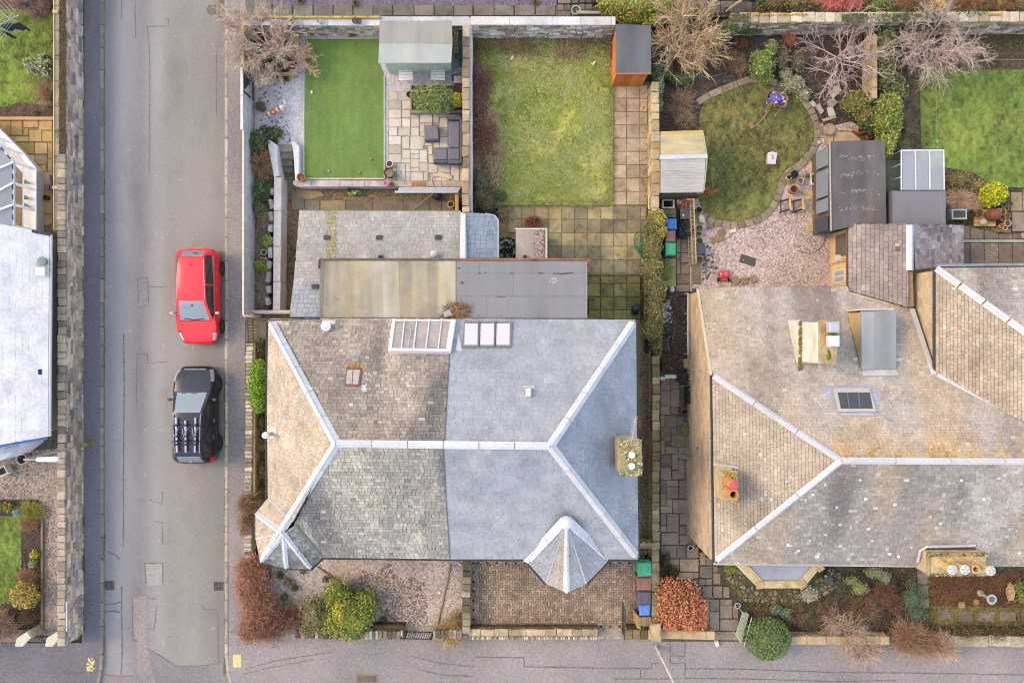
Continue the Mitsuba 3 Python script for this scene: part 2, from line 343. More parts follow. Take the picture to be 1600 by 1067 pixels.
def stone_wall(base,label,a,b,thick,z0,z1,cols,group=None,course=.22,length=.38,face=(1,-1),cope=None,cope_w=.5,cope_col=None,cope_h=.1,parts=False,core=(80,74,66),cope_parts=True,over=.03,cat='wall',cope_rough=True,cope_from=0.,srnd=.16):
    """a, b world xy of the centre line; stones set into a mortar core on the faces given, coping stones on top"""
    k=thing(base,label,cat,group)
    a,b=np.array(a,float),np.array(b,float);d=b-a;L=np.linalg.norm(d);d /= L;s=np.array([-d[1],d[0]]);rot=math.atan2(d[1],d[0])
    m=MB();ctr=(a+b)/2;m.box((*ctr,z0),(L,thick-.06,z1-z0-(.02 if cope else 0)),C(core),.4,rot);put(m,'core',k,'stone')
    sm=MB();npart=[0]
    for f in face:
        z=z0+.01
        while z<z1-.06:
            h=min(course*U(.75,1.3),z1-z-.01);x=0
            while x<L-.05:
                w=min(length*U(.5,1.6),L-x)
                c=a+d*(x+w/2)+s*f*(thick/2-.05+U(-.012,.018))
                col=C(cols[rng.integers(len(cols))],k=U(.75,1.25))
                t=MB() if parts else sm
                rough_stone(t,(*c,z+h/2),(w-.025,.12,h-.022),rot,col,rnd=srnd)
                if parts and npart[0]<300:npart[0]+=1;put(t,'stone',k,'stone')
                elif parts:sm.add(*[np.vstack(q) for q in (t.v,t.f,t.u)])
                x+=w
            z+=h
    if sm.n:put(sm,'stone',k,'stone',kind='stuff')
    if cope:
        x=cope_from;cm=MB()
        while x<L-.03:
            w=min(cope_w*U(.7,1.35),L-x)
            if L-x-w<.12:w=L-x
            c=a+d*(x+w/2);t=MB() if cope_parts else cm
            cc=C(cope_col[rng.integers(len(cope_col))],k=U(.85,1.15))
            if cope_rough:rough_stone(t,(*(c+s*U(-.015,.015)),z1+cope_h/2*U(.8,1.2)),(w-.02,thick+2*over,cope_h*U(.9,1.2)),rot+U(-.03,.03),cc,.5,.08)
            else:t.box((*c,z1),(w-.008,thick+2*over,cope_h),cc,.3,rot,.012)
            if cope_parts:put(t,'coping_stone',k,'stone')
            x+=w
        if not cope_parts:put(cm,'coping_stone',k,'stone',kind='stuff')
    return k

def blob_pts(c,r,n,seed=0,shell=.55,low=-.25,lump=.5,freq=2.9):
    d=rng.normal(size=(n*2,3));d /= np.linalg.norm(d,axis=1,keepdims=True);d=d[d[:,2]>low][:n]
    k=(1-lump/2+lump*meshkit.fbm(d*freq+seed*7.3+20,3))*(1-shell*U(0,1,len(d))**2)
    return np.asarray(c)+d*k[:,None]*np.asarray(r)
_ICO=trimesh.creation.icosphere(subdivisions=3)
def blob(m,c,r,col,seed=0,lump=.5,amp=.4,freq=2.9,scale=.8):
    d=_ICO.vertices;k=(1-lump/2+lump*meshkit.fbm(d*freq+seed*7.3+20,3))*scale
    return m.add(np.asarray(c)+d*k[:,None]*np.asarray(r),_ICO.faces,enc(col,amp))

SEED=[0]
def bush(base,label,cat,lobes,z0,cols,n=900,leaf=.06,group=None,inner=None,up=.5,asp=.5,lump=.85):
    """lobes: (px, py, rx, ry (survey units), height)"""
    k=thing(base,label,cat,group);cols=[C(c,k=1.32) for c in cols];m,s=MB(),MB()
    tot=sum(l[2]*l[3] for l in lobes)
    for px,py,rx,ry,h in lobes:
        SEED[0]+=1;c=P(px,py,z0+h*.55);c[2]=z0+h*.48;r=np.array([rx/PXM*.97,ry/PXM*.97,h*.55])
        m.leaves(blob_pts(c,r,int(n*rx*ry/tot),SEED[0],lump=lump),leaf,cols,up,asp)
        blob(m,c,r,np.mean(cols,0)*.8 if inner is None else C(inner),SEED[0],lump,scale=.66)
        if not s.n:s.tube([(c[0],c[1],z0-.05),(c[0]+.03,c[1],z0+h*.4)],[.05,.03],C(90,75,60))
    put(s,'stem',k);put(m,'foliage',k);return k

def twiggy(base,label,cat,lobes,z0,cols,n=500,r=.008,group=None,core=None,droop=.0,out=1.0,leafc=None,nleaf=0,leaf=.05):
    """a leafless shrub: many fine stems fanning from its crown"""
    k=thing(base,label,cat,group);m,w=MB(),MB();cols=[C(c,k=1.5) for c in cols];tot=sum(l[2]*l[3] for l in lobes)
    for px,py,rx,ry,h in lobes:
        c=P(px,py,z0);q=int(n*rx*ry/tot);R=np.array([rx,ry])/PXM
        t=U(0,2*np.pi,q);rad=np.sqrt(U(0,1,q));e=np.stack([np.cos(t),np.sin(t)],1)
        p0=np.c_[c[:2]+e*R*(rad*.35)[:,None],np.full(q,z0)]
        end=np.c_[c[:2]+e*R*(rad*out*U(.8,1.12,q))[:,None],z0+h*(1-.55*rad**2)*U(.7,1.1,q)*(1-droop*rad)]
        mid=(p0+end)/2+np.c_[rng.normal(size=(q,2))*.05,.25*h*np.ones(q)]
        m.stalks(p0,mid,end,r,r*.45,cols)
        sub=rng.integers(0,q,q*3);tt=U(.35,.95,q*3)[:,None]
        s0=(1-tt)**2*p0[sub]+2*tt*(1-tt)*mid[sub]+tt**2*end[sub]
        dd=(end-mid)[sub];dd=dd/(np.linalg.norm(dd,axis=1,keepdims=True)+1e-9)+rng.normal(size=(q*3,3))*.55
        s1=s0+dd*U(.12,.32,q*3)[:,None]*min(1.0,max(rx,ry)/22)
        m.stalks(s0,(s0+s1)/2+rng.normal(size=s0.shape)*.02,s1,r*.6,r*.35,cols)
        if nleaf:m.leaves(s1[rng.integers(0,len(s1),int(nleaf*rx*ry/tot))],leaf,[C(x,k=1.7) for x in leafc],.4)
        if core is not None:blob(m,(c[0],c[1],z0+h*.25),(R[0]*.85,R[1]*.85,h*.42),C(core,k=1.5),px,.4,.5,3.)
        if not w.n:w.tube([(c[0],c[1],z0-.05),(c[0],c[1],z0+h*.2)],[.04,.03],cols[0])
    put(w,'stem',k);put(m,'branches',k);return k

def bare_tree(base,label,px,py,z0,h,R,cols,nb=(8,7,6,5),r0=.09,seed=1,up=.35,lean=(0,0),trunk=.22,mult=1.0):
    k=thing(base,label,'tree');c=P(px,py,z0);cols=[C(x,k=1.35) for x in cols];tm,bm=MB(),MB()
    top=np.array([c[0]+lean[0]*.2,c[1]+lean[1]*.2,z0+h*trunk])
    tm.tube([c-[0,0,.1],(c+top)/2+[.02,.02,0],top],[r0*1.25,r0*1.05,r0*.9],cols[0]*.8,.5,8)
    n=nb[0];t=np.arange(n)*2*np.pi/n+U(-.35,.35,n);el=U(.25,.95,n)
    d=np.stack([np.cos(t)*np.cos(el),np.sin(t)*np.cos(el),np.sin(el)+up*.5],1);d[:,:2]+=np.array(lean)*.3;d /= np.linalg.norm(d,axis=1,keepdims=True)
    p0=top+U(-.05,.05,(n,3))*[1,1,2];L=R*U(.5,.72,n);rr=r0*.6
    for lv in range(len(nb)):
        q=len(p0);end=p0+d*L[:,None];mid=(p0+end)/2+rng.normal(size=(q,3))*(L*.07)[:,None]+[0,0,.02]
        end[:,2]=np.minimum(end[:,2],z0+h);end[:,2]=np.maximum(end[:,2],z0+.25)
        (tm if lv==0 else bm).stalks(p0,mid,end,rr,rr*.55,cols)
        if lv==len(nb)-1:break
        m=nb[lv+1];idx=np.repeat(np.arange(q),m);tt=np.tile(np.linspace(.25,1,m),q)[:,None]*U(.9,1,(q*m,1))
        s=(1-tt)**2*p0[idx]+2*tt*(1-tt)*mid[idx]+tt**2*end[idx]
        nd=d[idx]+rng.normal(size=(q*m,3))*.55*[1,1,.7]+[0,0,up*.25];nd /= np.linalg.norm(nd,axis=1,keepdims=True)
        p0,d,L,rr=s,nd,L[idx]*U(.38,.7,q*m)*mult,max(rr*.5,.0055)
    put(tm,'trunk',k,'stone');put(bm,'crown',k);return k

def tuft(m,px,py,z0,r,h,n,cols,w=.006):
    c=P(px,py,z0);t=U(0,2*np.pi,n);e=np.stack([np.cos(t),np.sin(t)],1)*(r/PXM)*np.sqrt(U(.05,1,n))[:,None]
    p0=np.c_[c[:2]+e*.25,np.full(n,z0)];p2=np.c_[c[:2]+e,z0+h*U(.25,.8,n)]
    p1=np.c_[c[:2]+e*.55,z0+h*U(.8,1.3,n)]
    m.stalks(p0,p1,p2,w,w*.4,[C(x) for x in cols])
def tussock(base,label,cat,px,py,z0,r,h,n,cols,group=None,w=.008):
    m=MB();tuft(m,px,py,z0,r,h,n,cols,w);return one(m,base,label,cat,group)

def scatter(poly,n):
    g=poly if hasattr(poly,'bounds') else Polygon(poly).buffer(0);x0,y0,x1,y1=g.bounds
    from shapely import contains_xy,prepare
    prepare(g);p=np.c_[U(x0,x1,n*3),U(y0,y1,n*3)]
    return p[contains_xy(g,p[:,0],p[:,1])][:n]
def blades(m,poly,z,n,h,cols,w=.006,spread=.6,mask=None):
    p=scatter(poly,n)
    if mask is not None:p=p[mask(p)]
    n=len(p);p0=np.c_[p,np.full(n,z)];d=rng.normal(size=(n,2))*h*spread;hh=h*U(.4,1.1,n)
    p2=np.c_[p+d,z+hh*.75];p1=np.c_[p+d*.4,z+hh]
    m.stalks(p0,p1,p2,w,w*.5,[C(c) for c in cols])
def litter(m,poly,z,n,size,cols,amp=.2,clump=None):
    p=scatter(poly,n)
    if clump:p=p[meshkit.fbm(np.c_[p*clump,np.zeros(len(p))],3)>.52]
    m.leaves(np.c_[p,z+U(0,.03,len(p))],size,[C(c) for c in cols],1.2,.6,amp)

def pot(base,label,px,py,r,z0,h,col,soil=(60,48,40),group=None,cat='pot',rimc=None,plant=None,taper=.78,fill=.82,mat='paint',soilname='soil'):
    k=thing(base,label,cat,group);c=P(px,py,z0+h);c[2]=z0;R=r/PXM*(CAM_H-z0-h)/CAM_H
    m=MB().lathe(c,[(0,.005),(R*taper,0),(R*.97,h*.86),(R*1.04,h*.87),(R*1.04,h),(R*.88,h),(R*.84,h*(fill-.05))],C(col),.35);put(m,'body',k,mat)
    if rimc:m=MB().lathe(c,[(R*1.05,h-.03),(R*1.05,h+.008),(R*.86,h+.008),(R*.86,h-.03)],C(rimc),.2);put(m,'rim',k)
    m=MB().lathe(c,[(R*.86,h*fill),(0,h*(fill+.02))],C(soil),.5);put(m,soilname,k,'soil')
    if plant:
        m=MB();pc,pn,ph=plant
        m.leaves(blob_pts((c[0],c[1],z0+h+ph*.3),(R*.95,R*.95,ph*.6),pn,px),.035,[C(x) for x in pc],.5);put(m,'plant',k)
    return k

def flags(parent,pxs,z,cols,th=.05,base='flagstone',mat='slab',amp=.4,gap=1.2,bev=.008):
    """paving stones as parts: pxs = rectangles (x0, y0, x1, y1) or outlines"""
    for q in pxs:
        pts=rect(q[0]+gap/2,q[1]+gap/2,q[2]-gap/2,q[3]-gap/2) if len(q)==4 and not hasattr(q[0],'__len__') else q
        pts=[(x+U(-.25,.25),y+U(-.25,.25)) for x,y in pts]
        m=MB().slab(Q(pts,z),z-th,z+U(-.004,.004),C(cols[rng.integers(len(cols))],k=U(.86,1.14)),amp,bev);put(m,base,parent,mat)
def grid_flags(x0,y0,x1,y1,nx,ny,stagger=0.):
    out=[]
    for j in range(ny):
        ya,yb=y0+(y1-y0)*j/ny,y0+(y1-y0)*(j+1)/ny;o=stagger*(j%2)*(x1-x0)/nx
        xs=sorted({x0,x1,*[x0+o+(x1-x0)*i/nx for i in range(nx+1)]});xs=[x for x in xs if x0<=x<=x1]
        out+=[(a,ya,b,yb) for a,b in zip(xs,xs[1:]) if b-a>3]
    return out
def random_flags(x0,y0,x1,y1,u,seed=3,sizes=((2,1),(2,2),(3,2),(1,1),(1,2),(2,3))):
    """random rectangular paving on a module of u"""
    r=np.random.default_rng(seed);nx,ny=max(1,round((x1-x0)/u)),max(1,round((y1-y0)/u));g=np.zeros((ny,nx),bool);out=[]
    for j in range(ny):
        for i in range(nx):
            if g[j,i]:continue
            for k in r.permutation(len(sizes)):
                w,h=sizes[k]
                if i+w<=nx and j+h<=ny and not g[j:j+h,i:i+w].any():break
            else:w=h=1
            g[j:j+h,i:i+w]=True
            out.append((x0+i*(x1-x0)/nx,y0+j*(y1-y0)/ny,x0+(i+w)*(x1-x0)/nx,y0+(j+h)*(y1-y0)/ny))
    return out
def ribbon(m,pts,w,z,col,wob=.25,amp=.3):
    q=[np.array(pts[0],float)]
    for a,b in zip(pts,pts[1:]):
        a,b=np.array(a,float),np.array(b,float);n=max(1,int(np.linalg.norm(b-a)/5))
        q+=[a+(b-a)*(i+1)/n+(rng.normal(size=2)*wob if i<n-1 else 0) for i in range(n)]
    p=np.array([P(x,y,z) for x,y in q]);d=np.gradient(p,axis=0);d /= np.linalg.norm(d,axis=1,keepdims=True)+1e-9
    s=np.stack([-d[:,1],d[:,0],0*d[:,0]],1)*(w/2/PXM)*U(.55,1.4,len(p))[:,None]
    n=len(p);i=np.arange(n-1);m.add(np.vstack([p-s,p+s]),np.stack([i,i+1,i+1+n,i+n],1),enc(C(col),amp))
def ground(name,poly,z,mat,col,amp=.5,th=.25):
    m=MB().slab(Q(poly,z),z-th,z,C(col),amp);return struct(m,name,mat)
# ---------------------------------------------------------------- the ground
m=MB().slab([(-75,-60),(75,-60),(75,60),(-75,60)],-.6,-.06,C(92,84,72),.6);struct(m,'ground','soil')
m=MB().slab(Q([(158,-500),(357,-500),(357,1030),(359,1062),(366,1084),(380,1100),(400,1107),(2200,1109),(2200,1700),(-600,1700),(-600,1107),(118,1104),(138,1088),(149,1070),(154,1050),(156,1028)]),-.3,0,C(154,151,152),.34);road=struct(m,'road','road')
m=MB().slab(Q([(207,934),(217,931),(228,932),(229,1008),(233,1030),(240,1067),(252,1130),(160,1130),(161,1055),(214,1054),(214,1000),(208,985)],.004),-.02,.004,C(164,152,154),.4);put(m,'patch',road,'asphalt')
m=MB().slab(Q([(229,1013),(250,1024),(275,1039),(305,1040),(340,1036),(352,1042),(352,1105),(252,1112),(241,1062)],.004),-.02,.004,C(150,143,147),.45);put(m,'patch',road,'asphalt')
m=MB().slab(Q([(227,880),(254,880),(254,908),(250,914),(230,914)],.004),-.02,.004,C(170,166,165),.4);put(m,'patch',road,'asphalt')
m=MB().slab(Q([(216,436),(231,436),(232,478),(217,478)],.004),-.02,.004,C(156,152,157),.4);put(m,'patch',road,'asphalt')
m=MB()
for pts,w in (([(190,0),(190,30)],.5),([(211,0),(212,60)],.5),([(230,42),(233,72),(234,120),(233,270)],.5),([(230,42),(263,41),(264,30),(256,30)],.5),([(338,72),(338,180)],.5),
               ([(193,520),(194,600),(193,700),(193,800),(193,855)],.8),([(233,780),(253,788),(254,768)],.5),([(243,814),(254,816),(254,850)],.6),([(228,912),(226,880),(254,879),(254,912)],.9),
               ([(168,862),(180,866),(187,874)],.8),([(190,915),(190,960),(191,1010),(189,1055)],1.0),([(164,944),(176,943),(189,940)],.9),([(164,956),(176,954),(188,956)],1.6),
               ([(228,934),(243,935)],.8),([(245,944),(241,982),(231,983)],.7),([(207,934),(207,1000),(214,1001)],.7),([(230,1012),(252,1025),(275,1040)],.9),([(275,1040),(310,1040),(341,1036)],.7),
               ([(314,946),(322,952),(339,952),(341,970),(341,1035)],.6),([(166,1055),(215,1056)],.5),([(233,448),(262,449)],.4),([(214,553),(230,553),(231,567),(263,565)],.5),([(215,435),(231,434),(232,478),(217,479),(215,435)],.5),([(214,553),(213,640)],.5)):
    ribbon(m,pts,w*1.7+.4,.007,(126,120,123),.15)
put(m,'crack',road,'asphalt',kind='stuff')
m=MB()
for _ in range(26):
    y=U(60,1000);ribbon(m,[(161.5,y),(162,y+U(15,50))],U(1.5,4),.006,(96,92,88),.7)
for _ in range(14):
    y=U(560,1040);ribbon(m,[(351,y),(350.5,y+U(10,40))],U(1,3),.006,(120,108,96),.6)
put(m,'gutter_silt',road,'soil',kind='stuff')
FW=(108,105,116)
ground('pavement',[(128,-500),(157,-500),(157,1028),(155,1050),(150,1070),(139,1087),(118,1103),(-600,1106),(-600,1004),(128,1004)],.11,'asphalt',(128,125,135),.45)
pv=ground('pavement',[(355,-500),(385,-500),(385,998),(2200,998),(2200,1108),(400,1106),(380,1099),(366,1083),(359,1061),(357,1030)],.11,'asphalt',(160,151,152),.5)
m=MB().slab(Q([(130.5,178),(157,178),(157,1003),(130.5,1003)],.115),.05,.115,C(120,118,134),.4);put(m,'overlay','pavement','asphalt')
m=MB()
for pts,w in (([(383,1045),(430,1032),(520,1018)],.6),([(383,1052),(420,1043),(490,1030)],.5),([(640,1024),(690,1036),(742,1041)],.7),([(652,1045),(690,1054),(740,1056)],.8),([(742,1026),(818,1027),(819,1041),(930,1043),(1018,1044),(1018,1036),(1032,1036)],.9),
               ([(1001,1044),(1001,1060)],.6),([(960,1060),(1070,1060),(1071,1036),(1047,1036),(1047,1025)],.7),([(1071,1044),(1160,1045),(1300,1050),(1430,1051),(1600,1054)],.9),([(1071,1059),(1160,1060),(1300,1064),(1400,1063)],.7),([(130,1051),(60,1050),(0,1050)],.5),([(1047,1003),(1047,1024),(1070,1025),(1071,1003)],.5),([(357,82),(383,81)],.6),([(355,987),(383,986)],.6),([(131,237),(157,237)],.7),([(131,260),(157,260)],.6),([(570,1022),(600,1020)],.4)):
    ribbon(m,pts,w*1.5+.4,.118,(122,113,114),.2)
put(m,'crack',pv,'asphalt',kind='stuff')
# kerbstones
for name,x,dirx,cols in (('kerb',158.6,1,[(150,142,132),(160,150,138),(138,132,124)]),('kerb',353.6,-1,[(196,186,172),(205,194,178),(184,176,164)])):
    k=key(name);note(k,kind='structure');y=-60.
    path=[(x,-60),(x,1025)]
    while y<1018:
        n=min(34*U(.8,1.15),1022-y)
        mm=MB();mm.slab(Q([(x-2.6,y+.4),(x+2.6,y+.4),(x+2.6+U(-.3,.3),y+n-.4),(x-2.6,y+n-.4)],.125),-.1,.125+U(-.008,.008),C(cols[rng.integers(3)],k=U(.88,1.1)),.5,.02);put(mm,'kerbstone',k,'stone');y+=n
    arc=[(x,y),(x-dirx*2,y+26),(x-dirx*7,y+48),(x-dirx*18,y+66),(x-dirx*38,y+80)] if x<200 else [(x,y),(x+2.5,y+28),(x+8,y+50),(x+20,y+68),(x+40,y+80)]
    for a,b in zip(arc,arc[1:]):
        a,b=np.array(a),np.array(b);d=(b-a)/np.linalg.norm(b-a);s=np.array([-d[1],d[0]])*2.6
        mm=MB();mm.slab(Q([a-s+d*.5,b-s-d*.5,b+s-d*.5,a+s+d*.5],.125),-.1,.125,C(cols[0],k=U(.9,1.1)),.5,.02);put(mm,'kerbstone',k,'stone')
m=MB();litter(m,Q([(129,0),(134,0),(134,380),(131,385),(130,600),(134,680),(135,985),(129,985)]),.115,9000,.03,[(112,112,60),(96,92,62),(130,124,84),(88,82,66)],clump=.9)
k=put(m,'moss',None,kind='stuff',label='moss and weeds along the foot of the old stone boundary wall',cat='moss')
m=MB()
litter(m,Q([(128,0),(156,0),(156,1000),(128,1000)]),.118,160,.018,[(205,200,190),(170,150,110)])
litter(m,Q([(357,300),(383,300),(383,1000),(357,1000)]),.118,170,.014,[(215,210,200),(150,130,105)])
litter(m,Q([(400,1003),(1600,1003),(1600,1060),(400,1060)]),.114,350,.014,[(215,208,200),(110,100,98)])
put(m,'leaf_litter',None,kind='stuff',label='pale specks of leaf and grit scattered over the pavements',cat='litter')
# worn yellow paint blocks by the dropped kerb
for px,py,lab,sd in ((370,1032,'yellow paint block on the pavement beside the hedge corner',1),(141,1038,'worn broken yellow paint mark on the pavement opposite',2)):
    mm=MB()
    for i in range(5):
        for j in range(8):
            if U()<(.97 if sd==1 else .55):x,y=px-6+i*2.5,py-10+j*2.5;mm.slab(Q([(x+U(-.5,.5),y+U(-.4,.4)) for x,y in rect(x,y,x+2.5,y+2.5)],.116),.1,.116+.0004*(i+5*j)/5,C(238,218,150),.35)
    one(mm,'paint_mark',lab,'road marking')
# drains and covers in the road
for px,py,lab in ((171,914,'iron gully grating at the kerb below the old stone wall'),(341.5,915.5,'iron gully grating at the kerb beside the russet hedge')):
    k=thing('drain_grating',lab,'drain');mm=MB();mm.pbox(px-7.5,py-7,px+7.5,py+7,-.1,.004,C(38,36,36));put(mm,'pit',k)
    mm=MB()
    for q in (rect(px-7.5,py-7,px+7.5,py-6),rect(px-7.5,py+6,px+7.5,py+7),rect(px-7.5,py-6,px-6.5,py+6),rect(px+6.5,py-6,px+7.5,py+6)):mm.slab(Q(q),-.05,.016,C(110,106,108))
    put(mm,'frame',k)
    for i in range(5):mm=MB();mm.pbox(px-5.9+i*2.5,py-5.9,px-4.3+i*2.5,py+5.9,-.03,.013,C(98,96,100));put(mm,'bar',k)
    mm=MB();mm.pbox(px-6.4,py-.5,px+6.4,py+.5,-.03,.0145,C(98,96,100));put(mm,'bar',k)
k=thing('manhole_cover','square iron cover in a pitted dark patch of the road','manhole cover');mm=MB();mm.slab(Q([(323,15),(326,8.5),(337,7.5),(338,24),(328,24),(324,20)],.006),-.02,.006,C(120,112,108),.5);put(mm,'surround',k,'asphalt')
mm=MB();mm.pbox(326,11,336,22,-.02,.012,C(134,122,112),.5,.004);put(mm,'lid',k)
for x,y,r in ((573,1059,0),):
    k=thing('manhole_cover','rusty rectangular iron cover set in the front pavement','manhole cover');mm=MB()
    for q in (rect(556,1053,590,1055),rect(556,1065,590,1067),rect(556,1055,558,1065),rect(588,1055,590,1065)):mm.slab(Q(q,.12),.05,.122,C(150,140,128))
    put(mm,'frame',k)
    for a in (558.4,573.4):mm=MB();mm.pbox(a,1055.3,a+14.2,1064.7,.05,.119,C(122,108,96),.5,.003);put(mm,'lid',k)

# ---------------------------------------------------------------- street lamps
def lamp(label,px,py,armdir,base_col,pole=(176,172,160)):
    k=thing('street_lamp',label,'street lamp');b=P(px,py,.11);b[2]=.11
    mm=MB();mm.lathe(b,[(.11,-.1),(.11,.06),(.085,.1),(.085,1.25),(.07,1.3),(.045,1.4)],C(base_col),.5,12);put(mm,'base',k)
    t=b+[0,0,4.9];mm=MB();mm.tube([b+[0,0,1.3],b+[0,0,3],t],[.05,.045,.036],C(*pole),.3,10);put(mm,'pole',k)
    d=np.array([*armdir,0.])/np.linalg.norm(armdir);mm=MB();mm.tube([t-[0,0,.04],t+d*.12+[0,0,.06],t+d*.55+[0,0,.1]],[.03,.028,.025],C(190,184,170),.2,8);put(mm,'arm',k)
    s=np.array([-d[1],d[0],0]);c=t+d*.95+[0,0,.08];mm=MB()
    ring=[(-.45,.05),(-.4,.09),(.3,.11),(.42,.08),(.46,0),(.42,-.08),(.3,-.11),(-.4,-.09),(-.45,-.05)]
    lo=[c+d*x+s*y-[0,0,.03] for x,y in ring];hi=[c+d*x*.93+s*y*.75+[0,0,.06] for x,y in ring];n=len(ring);i=np.arange(n)
    mm.add(np.vstack([lo,hi]),np.stack([i,(i+1)%n,(i+1)%n+n,i+n],1)[:,::-1],enc(C(250,250,252),.03));mm.face(hi,C(250,250,252),.03);mm.face(lo[::-1],C(230,230,225),.03);put(mm,'lantern',k)
lamp('street lamp with mossy yellow base standing by the old stone wall',144.5,692,(1,.02),(150,145,92))
lamp('pale grey street lamp on the front pavement by the copper hedge',1026,1010,(-.15,-1),(214,212,214),(240,238,246))

# ---------------------------------------------------------------- west side: old stone wall and the white house
ws=[(150,138,124),(128,120,114),(104,102,108),(168,154,138),(118,108,98),(140,130,126)]
x0=-19.23
stone_wall('stone_wall','long old rubble stone boundary wall beside the narrow shaded pavement',(x0,17.2),(x0,-13.0),.3,.0,1.42,[(226,208,192),(204,190,178),(234,216,196),(156,150,156),(212,194,176),(190,180,178),(218,200,186)],srnd=.24,course=.22,length=.42,face=(1,),cope_w=.3,cope=True,cope_col=[(190,174,156),(206,188,168),(160,148,136)],cope_h=.14,parts=True,core=(226,208,190),over=.02,cope_from=9.2)
m=MB();litter(m,[(x0-.15,16),(x0+.14,16),(x0+.14,7.6),(x0-.15,7.6)],1.43,5200,.035,[(96,74,50),(120,92,62),(80,68,44),(132,112,80)]);blades(m,[(x0-.15,16),(x0+.14,16),(x0+.14,7.6),(x0-.15,7.6)],1.42,500,.12,[(130,100,70),(100,84,56)])
put(m,'dead_moss',None,kind='stuff',label='brown dead moss and grass matted on the old wall top',cat='moss')
k=thing('garden_wall','smooth concrete garden wall with pale inner edge along the lawn','wall')
for i in range(10):
    ya,yb=-30+i*39.2,-30+(i+1)*39.2
    m=MB().pbox(84.2,ya+.3,92.6,min(yb,361)-.3,.0,1.45,C(168,154,124),.5,.015);put(m,'panel',k,'slab')
    m=MB().pbox(82.6,ya+.3,84.1,min(yb,361)-.3,.0,1.5,C(226,204,178),.3,.01);put(m,'edging',k)
for y in (18,293):m=MB().pbox(81.5,y-2.5,90,y+2.5,1.4,1.56,C(206,190,150),.3,.01);put(m,'cap',k)
LZ=.3
ground('lawn',[(-300,8),(83,16),(83,168),(30,160),(10,167),(-300,170)],LZ,'grass',(118,140,54),.6)
ground('flower_bed',[(-300,-120),(90,-120),(90,16),(-300,8)],LZ+.004,'soil',(84,68,60),.7)
ground('flower_bed',[(-300,168),(10,167),(30,160),(83,166),(83,184),(-300,186)],LZ+.03,'soil',(92,70,58),.7)
m=MB().pbox(-200,182.5,83,187.5,.1,LZ+.12,C(212,166,112),.3,.01);one(m,'timber_edging','sawn timber edging between the brown flower bed and sandstone patio','edging',mat='wood')
pt=ground('patio_ground',[(-300,186),(92,186),(92,368),(-300,368)],LZ-.03,'soil',(160,130,88),.5)
flags(pt,[(-60,188,16,212),(16,188,35,212),(36,188,60,200),(60,188,82,204),(36,200,45,212),(45,203,65,222),(65,204,82,222),(16,213,45,222),(-40,213,6,235),(6,213,25,224),(25,223,54,241),(54,223,74,241),(74,223,82,248),(54,242,73,258),(30,242,54,258),(40,258,72,268),(68,268,82,290),(68,290,82,308),(68,308,82,335),(68,335,82,352),(74,248,82,268),(56,258,68,280)],LZ,[(214,178,114),(206,168,104),(216,172,128),(198,160,96),(222,190,130)],amp=.35)
gv=ground('gravel_ground',[(-300,360),(97,360),(97,1003),(-300,1003)],LZ-.06,'gravel',(176,158,148),.62)
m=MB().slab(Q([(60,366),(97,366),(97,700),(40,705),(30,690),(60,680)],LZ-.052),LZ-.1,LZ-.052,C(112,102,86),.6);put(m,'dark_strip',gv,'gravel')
ground('lawn',[(-300,806),(33,806),(33,905),(28,925),(14,943),(-300,960)],LZ,'grass',(114,138,54),.55)
ground('flower_bed',[(-300,778),(58,781),(64,800),(64,982),(-300,1000),(-300,958),(14,943),(28,925),(33,905),(33,806),(-300,806)],LZ+.004,'soil',(74,60,52),.7)
m=MB().pbox(63.5,812,66.5,985,.1,LZ+.1,C(150,132,110),.4,.01);m.pbox(91.5,700,94.5,990,.1,LZ+.12,C(178,150,126),.4,.01);one(m,'stone_edging','low edging strips bordering the gravel side path','edging',mat='stone')
# house with the pale roof
hk=thing('white_house','low house with a dazzling pale slate roof beside the old wall','house')
pl=Plane((77,367,2.1),(75,682,2.1),(-150,520,3.7));E0=[(-260,330),(0,350),(51,359.5),(77,364),(75,682),(0,695),(-260,735)]
m=MB();wp=[pl.at(*q)[:2] for q in [(-260,345),(0,356),(42,365),(46,678),(0,690),(-260,725)]];m.slab(wp,0,1.95,C(225,220,210),.2);put(m,'wall',hk)
roof(hk,[(pl,E0,.3,.24,weather((237,238,246),(233,235,244),(240,241,248),.004,.45,.4,.4,.2,5,.0),.004)],(232,233,242))
a,b=pl.at(77,367),pl.at(75,682);m=MB().tube([a+[.05,0,-.05],b+[.05,0,-.05]],.06,C(216,216,230),.1,8);put(m,'gutter',hk)
a,b=pl.at(75,682),pl.at(-60,705.5);m=MB().plate([a+[0,-.02,.03],b+[0,-.02,.03],b+[0,-.1,.03],a+[0,-.1,.03]],.1,C(70,118,190));put(m,'verge_trim',hk,label='blue trim along the lower roof edge')
m=MB();q=[pl.at(x,y)+[0,0,.06] for x,y in ((51,359),(79,364.5),(79,369),(51,363.5))];m.plate(q,.12,C(64,66,84));put(m,'gutter',hk)
m=MB();c=pl.at(62,581,.015);m.plate([pl.at(*q,lift=.03) for q in rect(59.5,577,65,585)],.04,C(30,34,96));put(m,'roof_vent',hk,label='small dark blue vent low on the pale roof')
m=MB();c=pl.at(68,425);m.box(c-[.02,0,.1],(.42,.38,.32),C(236,236,242),.05,0,.02);put(m,'vent_box',hk)
m=MB();c=pl.at(70,409);m.lathe(c-[0,0,.1],[(.14,0),(.14,.22),(.19,.24),(.19,.33),(.08,.36),(.0,.36)],C(132,160,160),.3,14);put(m,'flue_cowl',hk)
